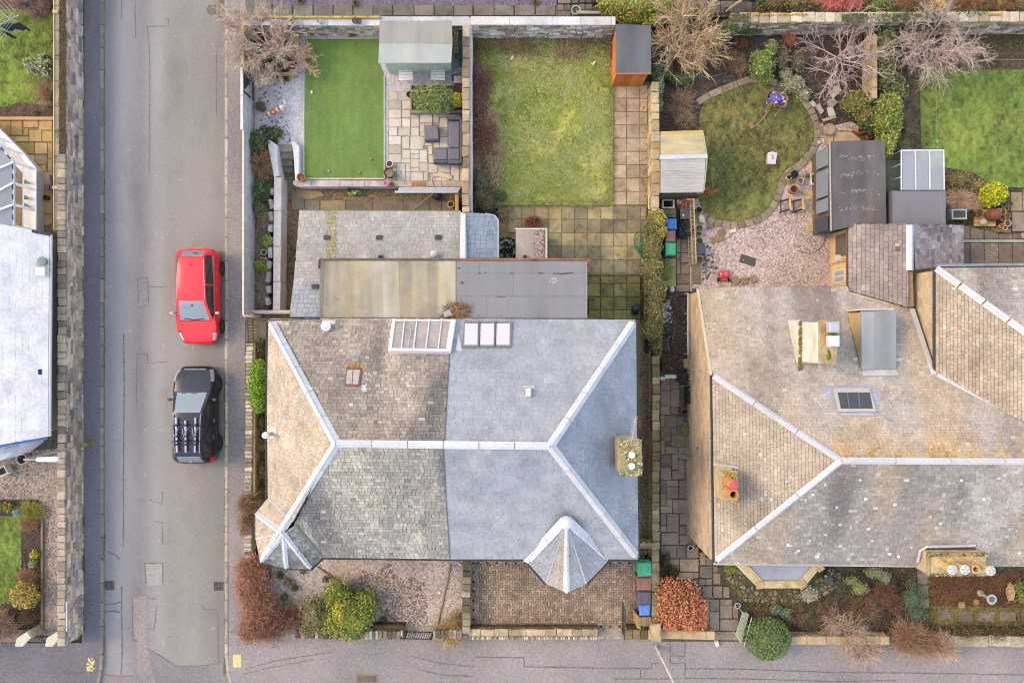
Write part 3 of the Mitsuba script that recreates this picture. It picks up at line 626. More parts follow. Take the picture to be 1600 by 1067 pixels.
# bay below it
m=MB();b0=[P(x,y,1.9) for x,y in ((-30,701),(0,696),(39,690),(30,699),(8,717),(-30,726))];m.slab([q[:2] for q in b0],0,1.9,C(226,228,240),.08,.03);put(m,'bay_window',hk)
for x0_,y0_,x1_,y1_ in ((6,700,18,698),(20,697.5,30,696)):m=MB().plate([P(x0_,y0_,1.93),P(x1_,y1_,1.93),P(x1_-4,y1_+8,1.93),P(x0_-3,y0_+9,1.93)],.02,C(206,210,226),.1);put(m,'roof_panel',hk)
# conservatory
ck=thing('conservatory','white framed conservatory with glass roof at the house end','conservatory')
ZE=2.4;fe=[P(-60,170,ZE),P(0,228,ZE),P(21,253,ZE),P(21,353,ZE)];WHT=C(255,255,255,k=1.35)
outer=[np.array(q[:2]) for q in fe]
grow=lambda d:[(outer[0]+(d,d)),(outer[1]+(d*.9,d*.55)),(outer[2]+(d,d*.35)),(outer[3]+(d,0))]
inn=[(-25.5,outer[3][1]),(-25.5,outer[0][1])]
m=MB().slab([*grow(.0),*inn],0,.95,C(226,222,226),.15,.0);put(m,'dwarf_wall',ck)
m=MB().slab([*grow(.10),*inn],.95,1.02,WHT,.05,.01);put(m,'sill',ck)
m=MB().slab([*grow(-.5),*inn],1.02,1.05,C(176,150,120),.6,.0);put(m,'floor',ck)
for a,b,n in ((0,1,3),(1,2,1),(2,3,3)):
    for i in range(n+1):
        q=outer[a]+(outer[b]-outer[a])*i/n;m=MB().box((*q,1.02),(.09,.09,ZE-1.02),WHT,.04);put(m,'mullion',ck)
        if i<n:
            r=outer[a]+(outer[b]-outer[a])*(i+1)/n;m=MB().tube([(*q,1.75),(*r,1.75)],.03,WHT,.04,4);put(m,'transom',ck)
            m=MB().add([(*q,1.05),(*r,1.05),(*r,ZE),(*q,ZE)],[[0,1,2,3]],enc(C(200,200,200)));put(m,'pane',ck,'clear_pane')
    m=MB().tube([(*outer[a],ZE),(*outer[b],ZE)],.07,C(226,228,244),.05,6);put(m,'eaves_gutter',ck)
    d=outer[b]-outer[a];L=np.linalg.norm(d);d=d/L;j=.1
    while j<L-.15:m=MB().tube([(*(outer[a]+d*j),ZE+.055),(*(outer[a]+d*(j+.22)),ZE+.055)],.035,C(70,62,120),.1,4);put(m,'gutter_clip',ck);j+=.42
rp=[P(-60,172,2.5),P(0,229,2.46),P(20,254,2.46),P(20,352,2.46)];rg0,rg1=P(-90,300,3.5),P(-90,352,3.5)
for q in ([rp[0],rp[1],rg0],[rp[1],rp[2],rg0],[rp[2],rp[3],rg1,rg0]):m=MB().plate(q,.03,C(176,172,180),.1);put(m,'roof_pane',ck,'satin')
for a,b in ((P(20,254,2.5),P(-90,300,3.54)),(P(20,286,2.5),P(-90,345,3.54)),(P(20,320,2.5),P(-90,360,3.54)),(P(0,229,2.5),P(-90,300,3.54))):
    m=MB().tube([a,b],.045,WHT,.04,6);put(m,'glazing_bar',ck)
for px,py in ((44.5,286),(44,310),(44,322)):m=MB().lathe(P(px,py,1.05),[(.05,0),(.06,.1),(.03,.14),(.09,.2),(.08,.3),(0,.34)],C(206,204,196),.2,10);put(m,'ornament',ck)
pot('flower_pot','dark pot beside the conservatory wall on sandstone flags',71,309,4,LZ,.22,(70,58,56),(50,44,36))
bush('box_plant','small dark clipped plant by the conservatory corner','plant',[(11,230,8.5,4.5,.5)],LZ,[(92,98,80),(70,78,58),(110,112,96)],260,.04)
k=thing('garden_tool','folded dark tool leaning on the garden wall','tool');m=MB().tube([P(79,275,LZ+.05),P(81,297,LZ+.4)],.05,C(120,104,118),.3);put(m,'handle',k);m=MB().box(P(79,294,LZ),(.16,.2,.25),C(130,116,130),.3);put(m,'head',k)
# left garden plants and things
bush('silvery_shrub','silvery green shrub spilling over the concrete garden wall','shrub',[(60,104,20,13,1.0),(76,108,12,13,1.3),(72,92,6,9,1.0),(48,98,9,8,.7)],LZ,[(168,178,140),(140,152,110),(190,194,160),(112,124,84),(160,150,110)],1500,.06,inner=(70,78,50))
twiggy('bare_shrub','pinkish brown bare shrub at the head of the lawn',[(50,14,22,14,.9),(66,26,16,11,.7),(80,8,10,14,1.0)] and 'shrub',[(50,12,22,14,.9),(66,25,14,10,.7),(78,8,9,14,1.0)],LZ,[(170,140,128),(140,108,100),(196,166,150),(110,84,80)],420,.007)
twiggy('dead_shrub','dry twiggy shrub against the wall above the timber edging','shrub',[(77,150,8,22,.8)],LZ,[(184,150,126),(160,130,110)],160,.006)
tussock('pale_plant','thin pale plant sprig in the brown bed','plant',58,177,LZ,5,.3,60,[(150,170,90),(130,150,80)])
k=thing('rotary_dryer','rotary clothes dryer hung with white and dark blue washing','clothes dryer');c=P(-14,32,1.95)
m=MB().tube([(c[0],c[1],LZ-.1),c],.03,C(190,190,195));put(m,'pole',k)
cr=[P(29,24,1.85),P(-10,-18,1.85),P(-60,40,1.85),P(-15,82,1.85)]
for q in cr:m=MB().tube([c-[0,0,.5],q],.015,C(210,210,205));put(m,'arm',k)
m=MB()
for t in (1,.86,.72,.58,.44):
    qs=[c*(1-t)+q*t for q in cr]
    for a,b in zip(qs,qs[1:]+qs[:1]):m.tube([a,b],.008,C(214,206,190),.1,4)
put(m,'line',k)
for (a,b),col,dz,lab in (((P(0,20,1.83),P(30,36,1.80)),(214,222,240),.45,'white cloth hung on rotary clothes dryer'),((P(-2,40,1.8),P(17,36,1.8)),(40,84,130),.7,'blue garment on rotary clothes dryer'),((P(-2,47,1.8),P(10,50,1.8)),(26,40,58),.8,'dark garment on rotary clothes dryer'),((P(17,38,1.8),P(30,36,1.8)),(84,62,84),.75,'purple garment on rotary clothes dryer'),((P(22,34,1.8),P(36,41,1.75)),(56,60,84),.6,'navy sleeve on rotary clothes dryer')):
    n=8;t=np.linspace(0,1,n)[:,None];top=a+(b-a)*t;w=.05*np.sin(np.arange(n)*1.9)[:,None]*[.3,1,0]
    low=top+w-[0,0,dz]+np.array([-.05,.02,0]);i=np.arange(n-1);m=MB().add(np.vstack([top,low]),np.stack([i,i+1,i+1+n,i+n],1),enc(C(col),.25));one(m,'laundry',lab,'laundry','washing on the rotary dryer')
twiggy('yellow_grass','yellow green arching grass clump at the gravel edge','grass plant',[(50,797,20,15,.5),(62,800,12,10,.4)],LZ,[(168,158,80),(140,140,60),(190,176,104),(120,120,50)],420,.007,droop=.5)
bush('round_shrub','round yellow and orange tinted shrub at the lawn corner','shrub',[(38,929,22,21,1.0)],LZ,[(178,158,70),(140,130,56),(196,150,84),(110,112,50),(214,184,96)],1500,.055)
twiggy('brown_shrub','dry brown bushy shrub at the bottom of the garden','shrub',[(8,972,30,26,1.0),(-30,985,30,26,1.0)],LZ,[(160,126,100),(128,100,80),(184,150,122)],700,.007,core=(96,76,62))
twiggy('brown_shrub','small round russet shrub above the yellow tinted one','shrub',[(48,897,14,11,.6)],LZ,[(170,124,94),(140,100,76),(190,146,114)],320,.006,core=(110,80,62))
twiggy('brown_shrub','low dark brown shrub between round shrub and gravel','shrub',[(50,958,12,14,.5)],LZ,[(110,84,66),(136,104,80),(84,70,54)],220,.006)
bush('yellow_flower','bright yellow flowering plant in the narrow bed','plant',[(54,866,7,7,.4)],LZ,[(226,206,50),(190,180,50),(120,130,60)],260,.04)
bush('grey_plant','small grey green plant below the yellow flowers','plant',[(51,880,7,7,.35)],LZ,[(150,158,120),(120,130,96),(176,180,150)],240,.035)
bush('blue_plant','blue grey rosette plant next to the arching grass','plant',[(26,800,7,7,.35)],LZ,[(128,158,158),(100,130,132),(150,178,172)],240,.045)
bush('daisy_plant','low plant with scattered yellow flowers beside the lawn','plant',[(10,793,14,8,.35)],LZ,[(104,110,52),(220,200,50),(84,88,46),(76,66,50)],420,.04)
twiggy('brown_shrub','short brown clump under the arching grass','shrub',[(48,818,15,8,.4)],LZ,[(176,130,100),(146,108,84),(150,140,80)],220,.006)
m=MB();litter(m,Q([(34,780),(62,780),(62,985),(30,985)]),LZ+.01,900,.04,[(92,110,60),(70,84,50),(120,96,70)],clump=1.1);put(m,'ground_cover',None,kind='stuff',label='low green ground cover scattered through the dark bed',cat='ground cover')
pot('planter','round pale rimmed planter of dark soil near lamp head',33,717,8.5,LZ,.45,(196,182,160),(36,32,34),rimc=(206,190,164))
k=thing('planter','square white planter of dark soil set on the gravel','planter');c=P(12.5,733.5,LZ);m=MB().box(c,(.4,.4,.4),C(222,218,206),.2,.5,.02);put(m,'box',k);m=MB().box(c+[0,0,.38],(.28,.28,.03),C(40,36,38),.4,.5);put(m,'soil',k,'soil')
# gate piers and gate at the foot of the drive
for px,py,lab in ((36,998,'pale capped stone gate pier by the brown shrub'),(83,998,'pale capped stone gate pier against the old wall end')):
    k=thing('gate_pier',lab,'gate pier');m=MB();q=[P(px+a,py+b,1.1) for a,b in ((-10,-2),(10,-14),(14,-4),(-2,10),(-12,10))];m.slab([x[:2] for x in q],0,1.1,C(196,184,160),.4,.02);put(m,'shaft',k,'stone')
    m=MB();q=[P(px+a,py+b,1.2) for a,b in ((-11,0),(6,-11),(12,-2),(-1,12),(-13,12))];m.slab([x[:2] for x in q],1.1,1.2,C(232,226,206),.3,.03);put(m,'cap',k,'stone')
k=thing('iron_gate','dark iron gate between the two pale piers','gate');a,b=P(42,1003,.9)[:2],P(78,1003,.9)[:2]
for z in (.25,.9):m=MB().tube([(*a,z),(*b,z)],.016,C(50,50,60));put(m,'rail',k)
for i in range(13):q=a+(b-a)*i/12;m=MB().tube([(*q,.15),(*q,1.0)],.011,C(50,50,60),.1,5);put(m,'bar',k)
k=thing('pipe_rail','short white pipe fixed on the end of the stone wall','pipe');m=MB().tube([P(104,939,1.5),P(104,986,1.5)],.03,C(236,238,246),.05);put(m,'pipe',k)
# ---------------------------------------------------------------- the middle house
EZ,RZ=4.2,7.3
pN=Plane((420,500,EZ),(525,693,RZ),(860,697,RZ));pS=Plane((525,693,RZ),(860,697,RZ),(600,872,EZ))
pW=Plane((420,500,EZ),(418,780,EZ),(525,694,RZ));pE=Plane((993,500,pN.z(993,500)),(997,873,pS.z(997,873)),(860,697,RZ))
house=thing('stone_house','detached house with half weathered half new grey slate roof','house')
STONE=C(196,172,140)
m=MB().slab([P(424,500,EZ)[:2]+[.2,0],P(424,500,EZ)[:2]+[.2,-.3],P(424,868,EZ)[:2]+[.2,.0],P(992,868,EZ)[:2],P(992,500,EZ)[:2]],0,EZ-.15,STONE,.4);put(m,'wall',house,'stone')
w_old_n=weather((172,160,150),(126,120,118),(222,206,186),.13,.54,.46,.75,.16,1,.02)
w_old_s=weather((174,170,164),(132,131,133),(212,204,190),.13,.54,.46,.75,.18,4,.012)
w_west_lit=weather((206,190,170),(184,168,150),(220,204,184),.08,.3,.4,.8,.5,8,.01)  # west slope lighter and warmer: its sunlight is mixed into the slate colour
w_new=weather((176,181,192),(168,174,187),(184,188,197),.024,.5,.4,.5,.5,12,.008,(200,202,210))
w_newE_sky=weather((173,181,195),(164,174,190),(180,187,199),.03,.5,.4,.5,.5,14,.008,(196,200,210))  # bluer copy of the new slate; east side skylight put into the colour
vz=lambda pl,pts:[pl.at(*q) for q in pts]
hr=roof(house,[(pN,[(420,498),(705,498),(700,600),(694,693),(525,692.5)],.17,.14,w_old_n,.07),(pN,[(705,498),(993,500),(860,697),(694,694.5),(700,600)],.26,.2,w_new,.02),
             (pW,[(420,499),(525,693),(457,816),(419,778),(418,640)],.165,.145,w_west_lit,.055),(pS,[(525,694),(692,695.5),(703,872.5),(504,870),(460,818)],.18,.16,w_old_s,.085),
             (pS,[(692,695.5),(860,697),(997,873),(703,872.5)],.26,.2,w_new,.02),(pE,[(993,500),(997,873),(860,697)],.26,.2,w_newE_sky,.022)])
ridge=[(pN.at(525,693,.05)+pS.at(525,694,.05))/2,(pN.at(860,697,.05)+pS.at(860,697,.05))/2]
CAPC=(236,238,246)
capline(hr,ridge[0],ridge[1],.28,CAPC)
capline(hr,pW.at(423,504,.05),ridge[0],.34,CAPC,base='hip_cap');capline(hr,pS.at(412,872,.06),ridge[0],.32,CAPC,base='hip_cap')
capline(hr,pE.at(990,504,.05),ridge[1],.33,CAPC,base='hip_cap');capline(hr,pE.at(994,869,.05),ridge[1],.33,CAPC,base='hip_cap')
# corner bay roof, south-west
AP=pS.at(443,833,.12);BZ=4.05
q=lambda x,y,z=BZ:P(x,y,z)
class FP(Plane):
    def __init__(s,a,b,c):
        s.n=np.cross(np.array(b)-a,np.array(c)-a);s.n /= np.linalg.norm(s.n);s.n=s.n if s.n[2]>0 else-s.n
        s.o=np.array(a,float);s.h=np.cross([0,0,1],s.n);s.h /= np.linalg.norm(s.h);s.u=np.cross(s.n,s.h)
b1=FP(q(419,778,4.2),q(400,801.5),AP);b2=FP(q(400,801.5),q(400,841),AP);b3=FP(q(400,841),q(407,877),AP);b4=FP(q(407,877),q(445,887),AP);b5=FP(q(445,887),q(486,888),AP);b6=FP(q(486,888),q(504.5,870,4.2),AP)
w_bay_s=weather((140,142,144),(112,114,116),(170,172,174),.16,.5,.3,.9,.5,21,.03)
roof(house,[(b1,[(419,778),(400,801.5),(443,833),(456,815)],.2,.16,w_west_lit),(b2,[(400,801.5),(400,841),(443,833)],.2,.16,w_west_lit),(b3,[(400,841),(407,877),(443,833)],.2,.16,w_west_lit),
             (b4,[(407,877),(445,887),(443,833)],.2,.16,w_bay_s),(b5,[(445,887),(486,888),(443,833)],.2,.16,w_bay_s),(b6,[(486,888),(504.5,870),(462,819),(443,833)],.2,.16,w_bay_s)])
for a,w in (((400,802),.34),((408,876),.26),((447,887),.3),((485,887),.36)):capline(hr,q(*a,BZ+.05),AP+[0,0,.05],w,CAPC,base='hip_cap')
capline(hr,q(400,841,BZ+.02),AP,.09,CAPC,base='hip_cap',roll=.012,h=.02)
m=MB().slab([P(x,y,BZ)[:2] for x,y in ((421,782),(403,803),(403,841),(409.5,874.5),(445,884.5),(485,885.5),(502,869),(500,800))],0,BZ-.1,STONE,.4);put(m,'bay_wall',house,'stone')
for a,b,w in (((456,815),(420,779),.10),((462,819),(504,869.5),.12)):
    pa,pb=(pW if a[0]<460 else pS).at(*a,lift=.05),(pW if a[0]<460 else pS).at(*b,lift=.05);capline(hr,pa,pb,w,(206,206,206) if a[0]<460 else (120,132,128),base='valley_lining',roll=.01,h=.01)
# turret roof, south
AT=pS.at(885,817,.45);tz=4.1;tp=[(825.5,879),(854,911),(885.5,925),(916,911),(950,875)]
tq=[P(x,y,tz) for x,y in tp];tf=[FP(tq[i],tq[i+1],AT) for i in range(4)]
w_facet_light=[weather(c,tuple(x-14 for x in c),tuple(x+8 for x in c),.03,.4,.3,.7,.7,30,.0) for c in ((176,180,190),(194,186,176),(172,178,186),(168,174,186))]  # one slate toned facet by facet, light and shade put into the colour
roof(house,[(tf[i],[tp[i],tp[i+1],(885,817)],.24,.2,w_facet_light[i]) for i in range(4)])
capline(hr,tq[0]+[.12,.12,.12],AT,.52,(240,241,248),base='hip_cap');capline(hr,tq[4]+[-.12,.12,.12],AT,.52,(228,234,246),base='hip_cap');capline(hr,tq[2]+[0,.02,.06],AT,.28,(240,241,246),base='hip_cap')
for i in (1,3):capline(hr,tq[i]+[0,0,.02],AT,.07,(206,212,222),base='hip_cap',roll=.012,h=.02)
m=MB().lathe(AT-[0,0,.08],[(.26,0),(.2,.12),(.08,.2),(0,.22)],C(238,238,242),.1,14);put(m,'finial',hr)
for a in (tq[0],tq[4]):
    m=MB();b=pS.at(885,822,.12);d=np.array([1 if a is tq[4] else-1,0,0])*.18;m.plate([a+d*1.2+[0,.1,.1],a+[0,0,.1],b,b+d+[0,.1,0]],.03,C(226,226,232),.1);put(m,'valley_lining',hr,'satin')
m=MB().slab([P(x,y,tz)[:2] for x,y in ((829,876),(856,908.5),(885.5,921.5),(914,908.5),(946,873),(946,850),(829,850))],0,tz-.1,STONE,.4);put(m,'turret_wall',house,'stone')
# gutters
GUT=(66,64,70)
for pts in ([pW.at(417,505),pW.at(416,778)],[q(418,779),q(398.6,801.5),q(398.6,841)],[q(433,885.8),q(445,888.3),q(487,889.3),q(505,871.3)],[pS.at(505,872),pS.at(703,874.3),pS.at(825,874.8)],[tq[0]-[.03,.03,0],tq[1]-[.04,.04,0]],[tq[3]+[.04,-.04,0],tq[4]+[.04,-.03,0]],[pS.at(950,875),pS.at(997,875)],[pE.at(994.5,503),pE.at(998.5,872)]):
    m=MB().tube([np.array(p)+[0,0,-.04] for p in pts],.055,C(GUT),.2,6);put(m,'gutter',house)
m=MB();a,b=pN.at(505,499,.04),pN.at(612,499,.04);m.plate([pN.at(500,497,.03),pN.at(420,499,.03),pN.at(420,501,.03),pN.at(500,499,.03)],.03,C(70,74,96));put(m,'eaves_lead',hr)
# join between the two roofs: ragged lead line
m=MB();ribbon_pts=[(705,500),(702,560),(699,610),(697,650),(694.5,692)]
for a,b in zip(ribbon_pts,ribbon_pts[1:]):m.tube([pN.at(*a,lift=.03),pN.at(*b,lift=.03)],.02,C(116,116,120),.3,4)
for a,b in zip([(692.5,697),(697,780),(703,871)],[(697,780),(703,871)]):m.tube([pS.at(*a,lift=.03),pS.at(*b,lift=.03)],.018,C(108,110,114),.3,4)
put(m,'party_line',hr)
# big roof light with five glazing bars
def on(pl,x,y,l=.0):return pl.at(x,y,l)
k=key('roof_light',house);note(k,'white framed roof light of five long panes');o=[(613,498),(712,499),(704,549),(606,548)]
m=MB().plate([on(pN,*p,l=.16) for p in [(616,500),(706,500),(699,543),(611,543)]],.02,C(186,174,170),.3);put(m,'pane',k,'satin')
for i in range(4):m=MB();t=(i+1)/5;m.tube([on(pN,613+97*t,498,.19),on(pN,608+96*t,545,.19)],.028,C(244,244,250),.03,4);put(m,'glazing_bar',k)
for a,b,w in ((o[0],o[3],.13),(o[3],o[2],.14),(o[2],o[1],.2),((616,499),(708,499),.07)):
    A,B=on(pN,*a,l=.2),on(pN,*b,l=.2);d=(B-A)/np.linalg.norm(B-A);s=np.cross(d,pN.n)*w;mid=on(pN,660,523,.2)
    if s@(mid-A)<0:s=-s
    m=MB().plate([A,B,B+s,A+s],.2,C(240,242,250),.06);put(m,'frame',k)
m=MB().tube([on(pN,640,508,.2),on(pN,642,520,.2),on(pN,637,542,.2)],.012,C(236,226,222),.1,4);put(m,'stain',k)
m=MB().plate([on(pN,*p,l=.035) for p in [(712,498),(720,499),(712,547),(722,549),(704,550)]][:4],.02,C(222,222,228),.2);put(m,'lead_apron',k)
# three pane skylight
k=key('roof_light',house);note(k,'grey framed skylight of three pale panes in new slates')
m=MB().plate([on(pN,*p,l=.1) for p in [(726,501),(800,501.5),(798,542),(722,542)]],.12,C(140,142,150),.1);put(m,'frame',k)
for x0_,x1_ in ((726.5,746.5),(751,772),(776,796.5)):m=MB().plate([on(pN,*p,l=.115) for p in [(x0_,505.5),(x1_,505.5),(x1_-.5,538.5),(x0_-1,538.5)]],.02,C(240,232,252),.03);put(m,'pane',k,'gloss')
for x in (749,774):m=MB().tube([on(pN,x,502,.115),on(pN,x-1,541,.115)],.045,C(112,114,124),.1,4);put(m,'mullion',k)
# little old skylight
k=key('roof_light',house);note(k,'small old rusty skylight on the weathered slates')
m=MB().plate([on(pN,*p,l=.06) for p in [(542,574),(565,575),(562,603),(538,601)]],.07,C(150,92,70),.5);put(m,'frame',k)
for a in ((542.5,577.5,551,577.5,549.5,600,540.5,599.5),(552.3,577.5,562.5,578,559.5,600.5,550.8,600)):m=MB().plate([on(pN,*p,l=.072) for p in zip(a[::2],a[1::2])],.02,C(196,192,184),.3);put(m,'pane',k)
m=MB()
for _ in range(70):c=on(pN,U(541,568),U(569,576),.03);m.leaves(c[None],.05,[C(206,160,40),C(190,136,50)],2)
put(m,'lichen',k,kind='stuff')
# vents and flues
k=key('vent_pipe',house);m=MB();c=on(pN,512,510);m.tube([c-[0,0,.2],c+[0,0,.3]],.11,C(236,236,240),.1,12);m.lathe(c+[0,0,.28],[(.2,0),(.2,.06),(.0,.1)],C(232,232,238),.1,14);put(m,'pipe',k);m=MB().plate([on(pN,*p,l=.05) for p in rect(503,500,524,506)],.03,C(222,222,222),.2);put(m,'flashing',k)
k=key('roof_vent',house);m=MB().plate([on(pN,*p,l=.05) for p in rect(817,602,836,606)],.03,C(206,206,212),.1);put(m,'flashing',k);m=MB();c=on(pN,825.5,613);m.box(c-[0,0,.1],(.2,.3,.36),C(246,246,250),.03,0,.04);put(m,'hood',k)
k=key('flue',house);c=on(pW,427,677);m=MB().tube([c-[0,0,.2],c+[-.12,0,.55]],.07,C(206,204,204),.1,10);m.lathe(c+[-.12,0,.5],[(.13,0),(.13,.14),(0,.18)],C(240,240,246),.05,14);put(m,'pipe',k);m=MB().plate([on(pW,*p,l=.05) for p in rect(421,668,432,680)],.03,C(232,226,220),.1);put(m,'flashing',k)
m=MB(); 
for _ in range(60):c=on(pN,569+U(-4,3),606+U(-5,5),.035);m.leaves(c[None],.05,[C(240,238,236)],3)
for _ in range(30):c=on(pN,575+U(-4,4),590+U(-8,6),.035);m.leaves(c[None],.04,[C(226,220,212)],3)
put(m,'lime_splash',hr,kind='stuff')
# chimney on the east eave
def chimney(parent,label,poly,z0,z1,body,capc,capz=.12,capgrow=.06,moss=None,nmoss=0,ledge=None):
    k=key('chimney',parent);note(k,label);p=np.array([P(x,y,z1)[:2] for x,y in poly]);c=p.mean(0)
    m=MB().slab(c+(p-c)*.94,z0,z1-capz,C(body),.4,0);put(m,'stack',k,'stone')
    if ledge:m=MB().slab(c+(p-c)*ledge[1],z0,ledge[0],C(body),.4,.02);put(m,'base',k,'stone')
    m=MB().slab(p,z1-capz,z1,C(capc),.6,.02);put(m,'cap',k,'stone')
    if nmoss:
        m=MB();t=scatter(c+(p-c)*.98,nmoss*2);t=t[meshkit.fbm(np.c_[t*3.1,np.zeros(len(t))],3,5)>.47][:nmoss];m.leaves(np.c_[t,np.full(len(t),z1+.01)],.05,[C(x) for x in moss],1.5,.7);put(m,'moss',k,kind='stuff')
    return k
k=chimney(house,'mossy chimney with two capped white pots',[(968,687.5),(1002.5,687.5),(1003.5,743),(969,743)],3.0,6.7,(176,160,130),(170,160,120),moss=[(150,146,60),(176,170,80),(110,100,52),(206,196,150),(226,222,200)],nmoss=420)
for y in (710,727.5):m=MB().lathe(P(986.5,y,6.72),[(.11,0),(.11,.12),(.12,.14),(0,.17)],C(246,246,246),.05,14);put(m,'pot_cap',k)
k=thing('tv_aerial','thin television aerial fixed to the mossy chimney','aerial');a=P(984,690,6.9);m=MB().tube([P(984,692,5.6),a+[0,0,.3]],.02,C(200,200,206));put(m,'mast',k)
e=P(993,652,7.2);st=a+[.02,0,.28];m=MB().tube([st,e],.014,C(214,200,206));put(m,'boom',k)
for t in np.linspace(.15,1,10):m=MB();c=st*(1-t)+e*t;w=.09+.05*(1-t)*(2 if t<.3 else 1);m.tube([c+[-w,-.02,0],c+[w,.02,0]],.008,C(226,214,220));put(m,'element',k)
m=MB().tube([st+[-.28,.05,-.05],st+[.3,.12,-.05]],.012,C(206,206,216));put(m,'reflector',k)

# ---------------------------------------------------------------- rear extensions
annex=thing('rear_annex','low rear wing with grey slate slope and flat felt roofs','annex')
pA=Plane((468,330,2.5),(720,331,2.5),(600,495,3.85));w_ax=weather((186,181,177),(172,170,168),(198,190,184),.06,.4,.35,.6,.3,41,.015);w_ax2=weather((178,182,190),(162,168,176),(196,200,206),.05,.4,.4,.6,.3,43,.01)
ar=roof(annex,[(pA,[(468,330),(720,331),(720,407),(500,407),(500,440),(459,440)],.165,.15,w_ax,.045),(pA,[(459,440),(500,440),(500,496),(452,496)],.22,.19,w_ax2)])
m=MB().slab([P(471,333,2.5)[:2],P(724,333,2.5)[:2],P(724,405,2.5)[:2],P(917,405,4)[:2],P(917,499,4)[:2],P(458,499,4)[:2]],0,2.42,C(206,194,178),.3);put(m,'wall',annex,'stone')
m=MB()
for _ in range(420):c=pA.at(U(509,526),U(331,406),.03);m.leaves(c[None],.05,[C(176,166,120),C(190,184,120),C(166,160,128),C(172,160,96)],3)
put(m,'lichen',ar,kind='stuff')
for x,y in ((511,371.5),(593,371.5),(685,371.5),(493,448)):
    m=MB();c=pA.at(x,y);m.slab([c[:2]+d for d in ((-.13,-.09),(.13,-.09),(.13,.06),(.09,.1),(-.09,.1),(-.13,.06))],c[2]-.05,c[2]+.1,C(84,80,78),.2,.02);put(m,'roof_vent',annex)
k=key('vent_pipe',annex);m=MB();c=pA.at(596,402);m.tube([c-[0,0,.1],c+[-.05,0,.3]],.05,C(60,60,66),.2,8);put(m,'pipe',k);m=MB().plate([pA.at(*p,lift=.04) for p in rect(594,398,600,405)],.02,C(120,116,112));put(m,'flashing',k)
k=key('flue',annex);m=MB();c=pA.at(678,398);m.lathe(c-[0,0,.1],[(.1,0),(.1,.3),(.14,.31),(.13,.4),(.04,.45),(0,.45)],C(226,226,230),.1,14);put(m,'pipe',k);m=MB().plate([pA.at(*p,lift=.04) for p in rect(673,392,683,402)],.02,C(216,214,210));put(m,'flashing',k)
m=MB().tube([pA.at(468,329.4)-[0,0,.05],pA.at(720,330.4)-[0,0,.05]],.05,C(136,130,126),.3,6);put(m,'gutter',annex)
m=MB().plate([P(x,y,z) for x,y,z in ((720,332,2.7),(727,333,2.8),(727,406,3.55),(718,406,3.5))],.25,C(228,230,238),.15);put(m,'skew_wall',annex)
pB2=Plane((727,333,2.72),(775,333,2.72),(750,404,3.3));w_bl=weather((142,158,178),(134,150,172),(150,166,184),.03,.4,.4,.6,.4,44,.0)
roof(annex,[(pB2,[(727,333),(757,334),(773,337),(777.5,344),(778,405),(727,405)],.25,.2,w_bl)],(90,100,116))
m=MB().tube([pB2.at(758,334,.02),pB2.at(773,337,.02),pB2.at(778.5,344,.02),pB2.at(778.7,404,.02)],.035,C(186,192,206),.1,6);put(m,'roof_edge',annex)
m=MB().slab([P(x,y,2.7)[:2] for x,y in ((722,336),(757,337),(771,340),(775,346),(776,405),(722,405))],0,2.65,C(186,180,172),.3);put(m,'wall',annex,'stone')
# flat roofs
FZ=4.05
m=MB().slab([tuple(P(x,y,FZ)[:2]) for x,y in ((500,407),(712,407),(712,500),(500,500))],2.6,FZ,C(172,163,147),.46,.02);fr=put(m,'flat_roof',annex,'felt',label='beige weather stained felt flat roof')
m=MB().slab([tuple(P(x,y,FZ+.012)[:2]) for x,y in ((596,408),(623,408),(625,500),(600,500))],FZ-.1,FZ+.012,C(186,180,168),.36);put(m,'felt_strip',fr,'felt')
m=MB().slab([tuple(P(x,y,FZ+.012)[:2]) for x,y in ((686,408),(712,408),(712,500),(683,500))],FZ-.1,FZ+.012,C(188,178,156),.36);put(m,'felt_strip',fr,'felt')
m=MB().slab([tuple(P(x,y,FZ+.01)[:2]) for x,y in ((500,407),(507,407),(504,500),(499,500))],FZ-.1,FZ+.01,C(136,132,122),.3);put(m,'felt_strip',fr,'felt')
m=MB().slab([tuple(P(x,y,FZ)[:2]) for x,y in ((712.5,407),(917,408),(917,500),(712.5,500))],0,FZ-.0,C(142,142,150),.12,.02);fg=put(m,'flat_roof',annex,'felt',label='mid grey felt flat roof')
for x0_,x1_,y0_,y1_ in ((713,749,408,427),(749.5,802,408,427),(802.5,916,408,427),(713,802,427.6,463),(802.6,916,427.6,463),(713,760,463.6,499),(760.6,916,463.6,499)):
    m=MB().slab(Q(rect(x0_,y0_,x1_-.4,y1_-.2),FZ+.009),FZ-.05,FZ+.006+U(0,.006),C(144,144,151,k=U(.97,1.04)),.16,.004);put(m,'felt_sheet',fg,'felt')
for x,y,r in ((722,442,2),(717,419,1.6),(749,427,1.4),(757,426,1)):m=MB().lathe(P(x,y,FZ+.012),[(r/40,0),(r/40,.03),(0,.035)],C(84,84,90),.3,9);put(m,'patch',fg)
m=MB()
for a,b,y in ((796,802,427.4),(842,850,427),(864,897,427.5),(776,790,463.4)):
    ribbon(m,[(a,y),(b,y)],1.8,FZ+.018,(92,84,84),.4)
for _ in range(40):m.leaves(P(866+U(-7,5),438+U(-4,4),FZ+.02)[None],.05,[C(176,172,170),C(190,186,184)],3)
put(m,'blister',fg,kind='stuff')
RUST=(158,104,78)
m=MB().tube([P(500,405.5,FZ),P(714,405.5,FZ)],.05,C(110,104,100),.4,6);put(m,'gutter',annex)
m=MB().tube([P(714,405.5,FZ),P(917,405.5,FZ)],.055,C(RUST),.8,6);put(m,'gutter',annex,label='rusty gutter edging the grey flat roof')
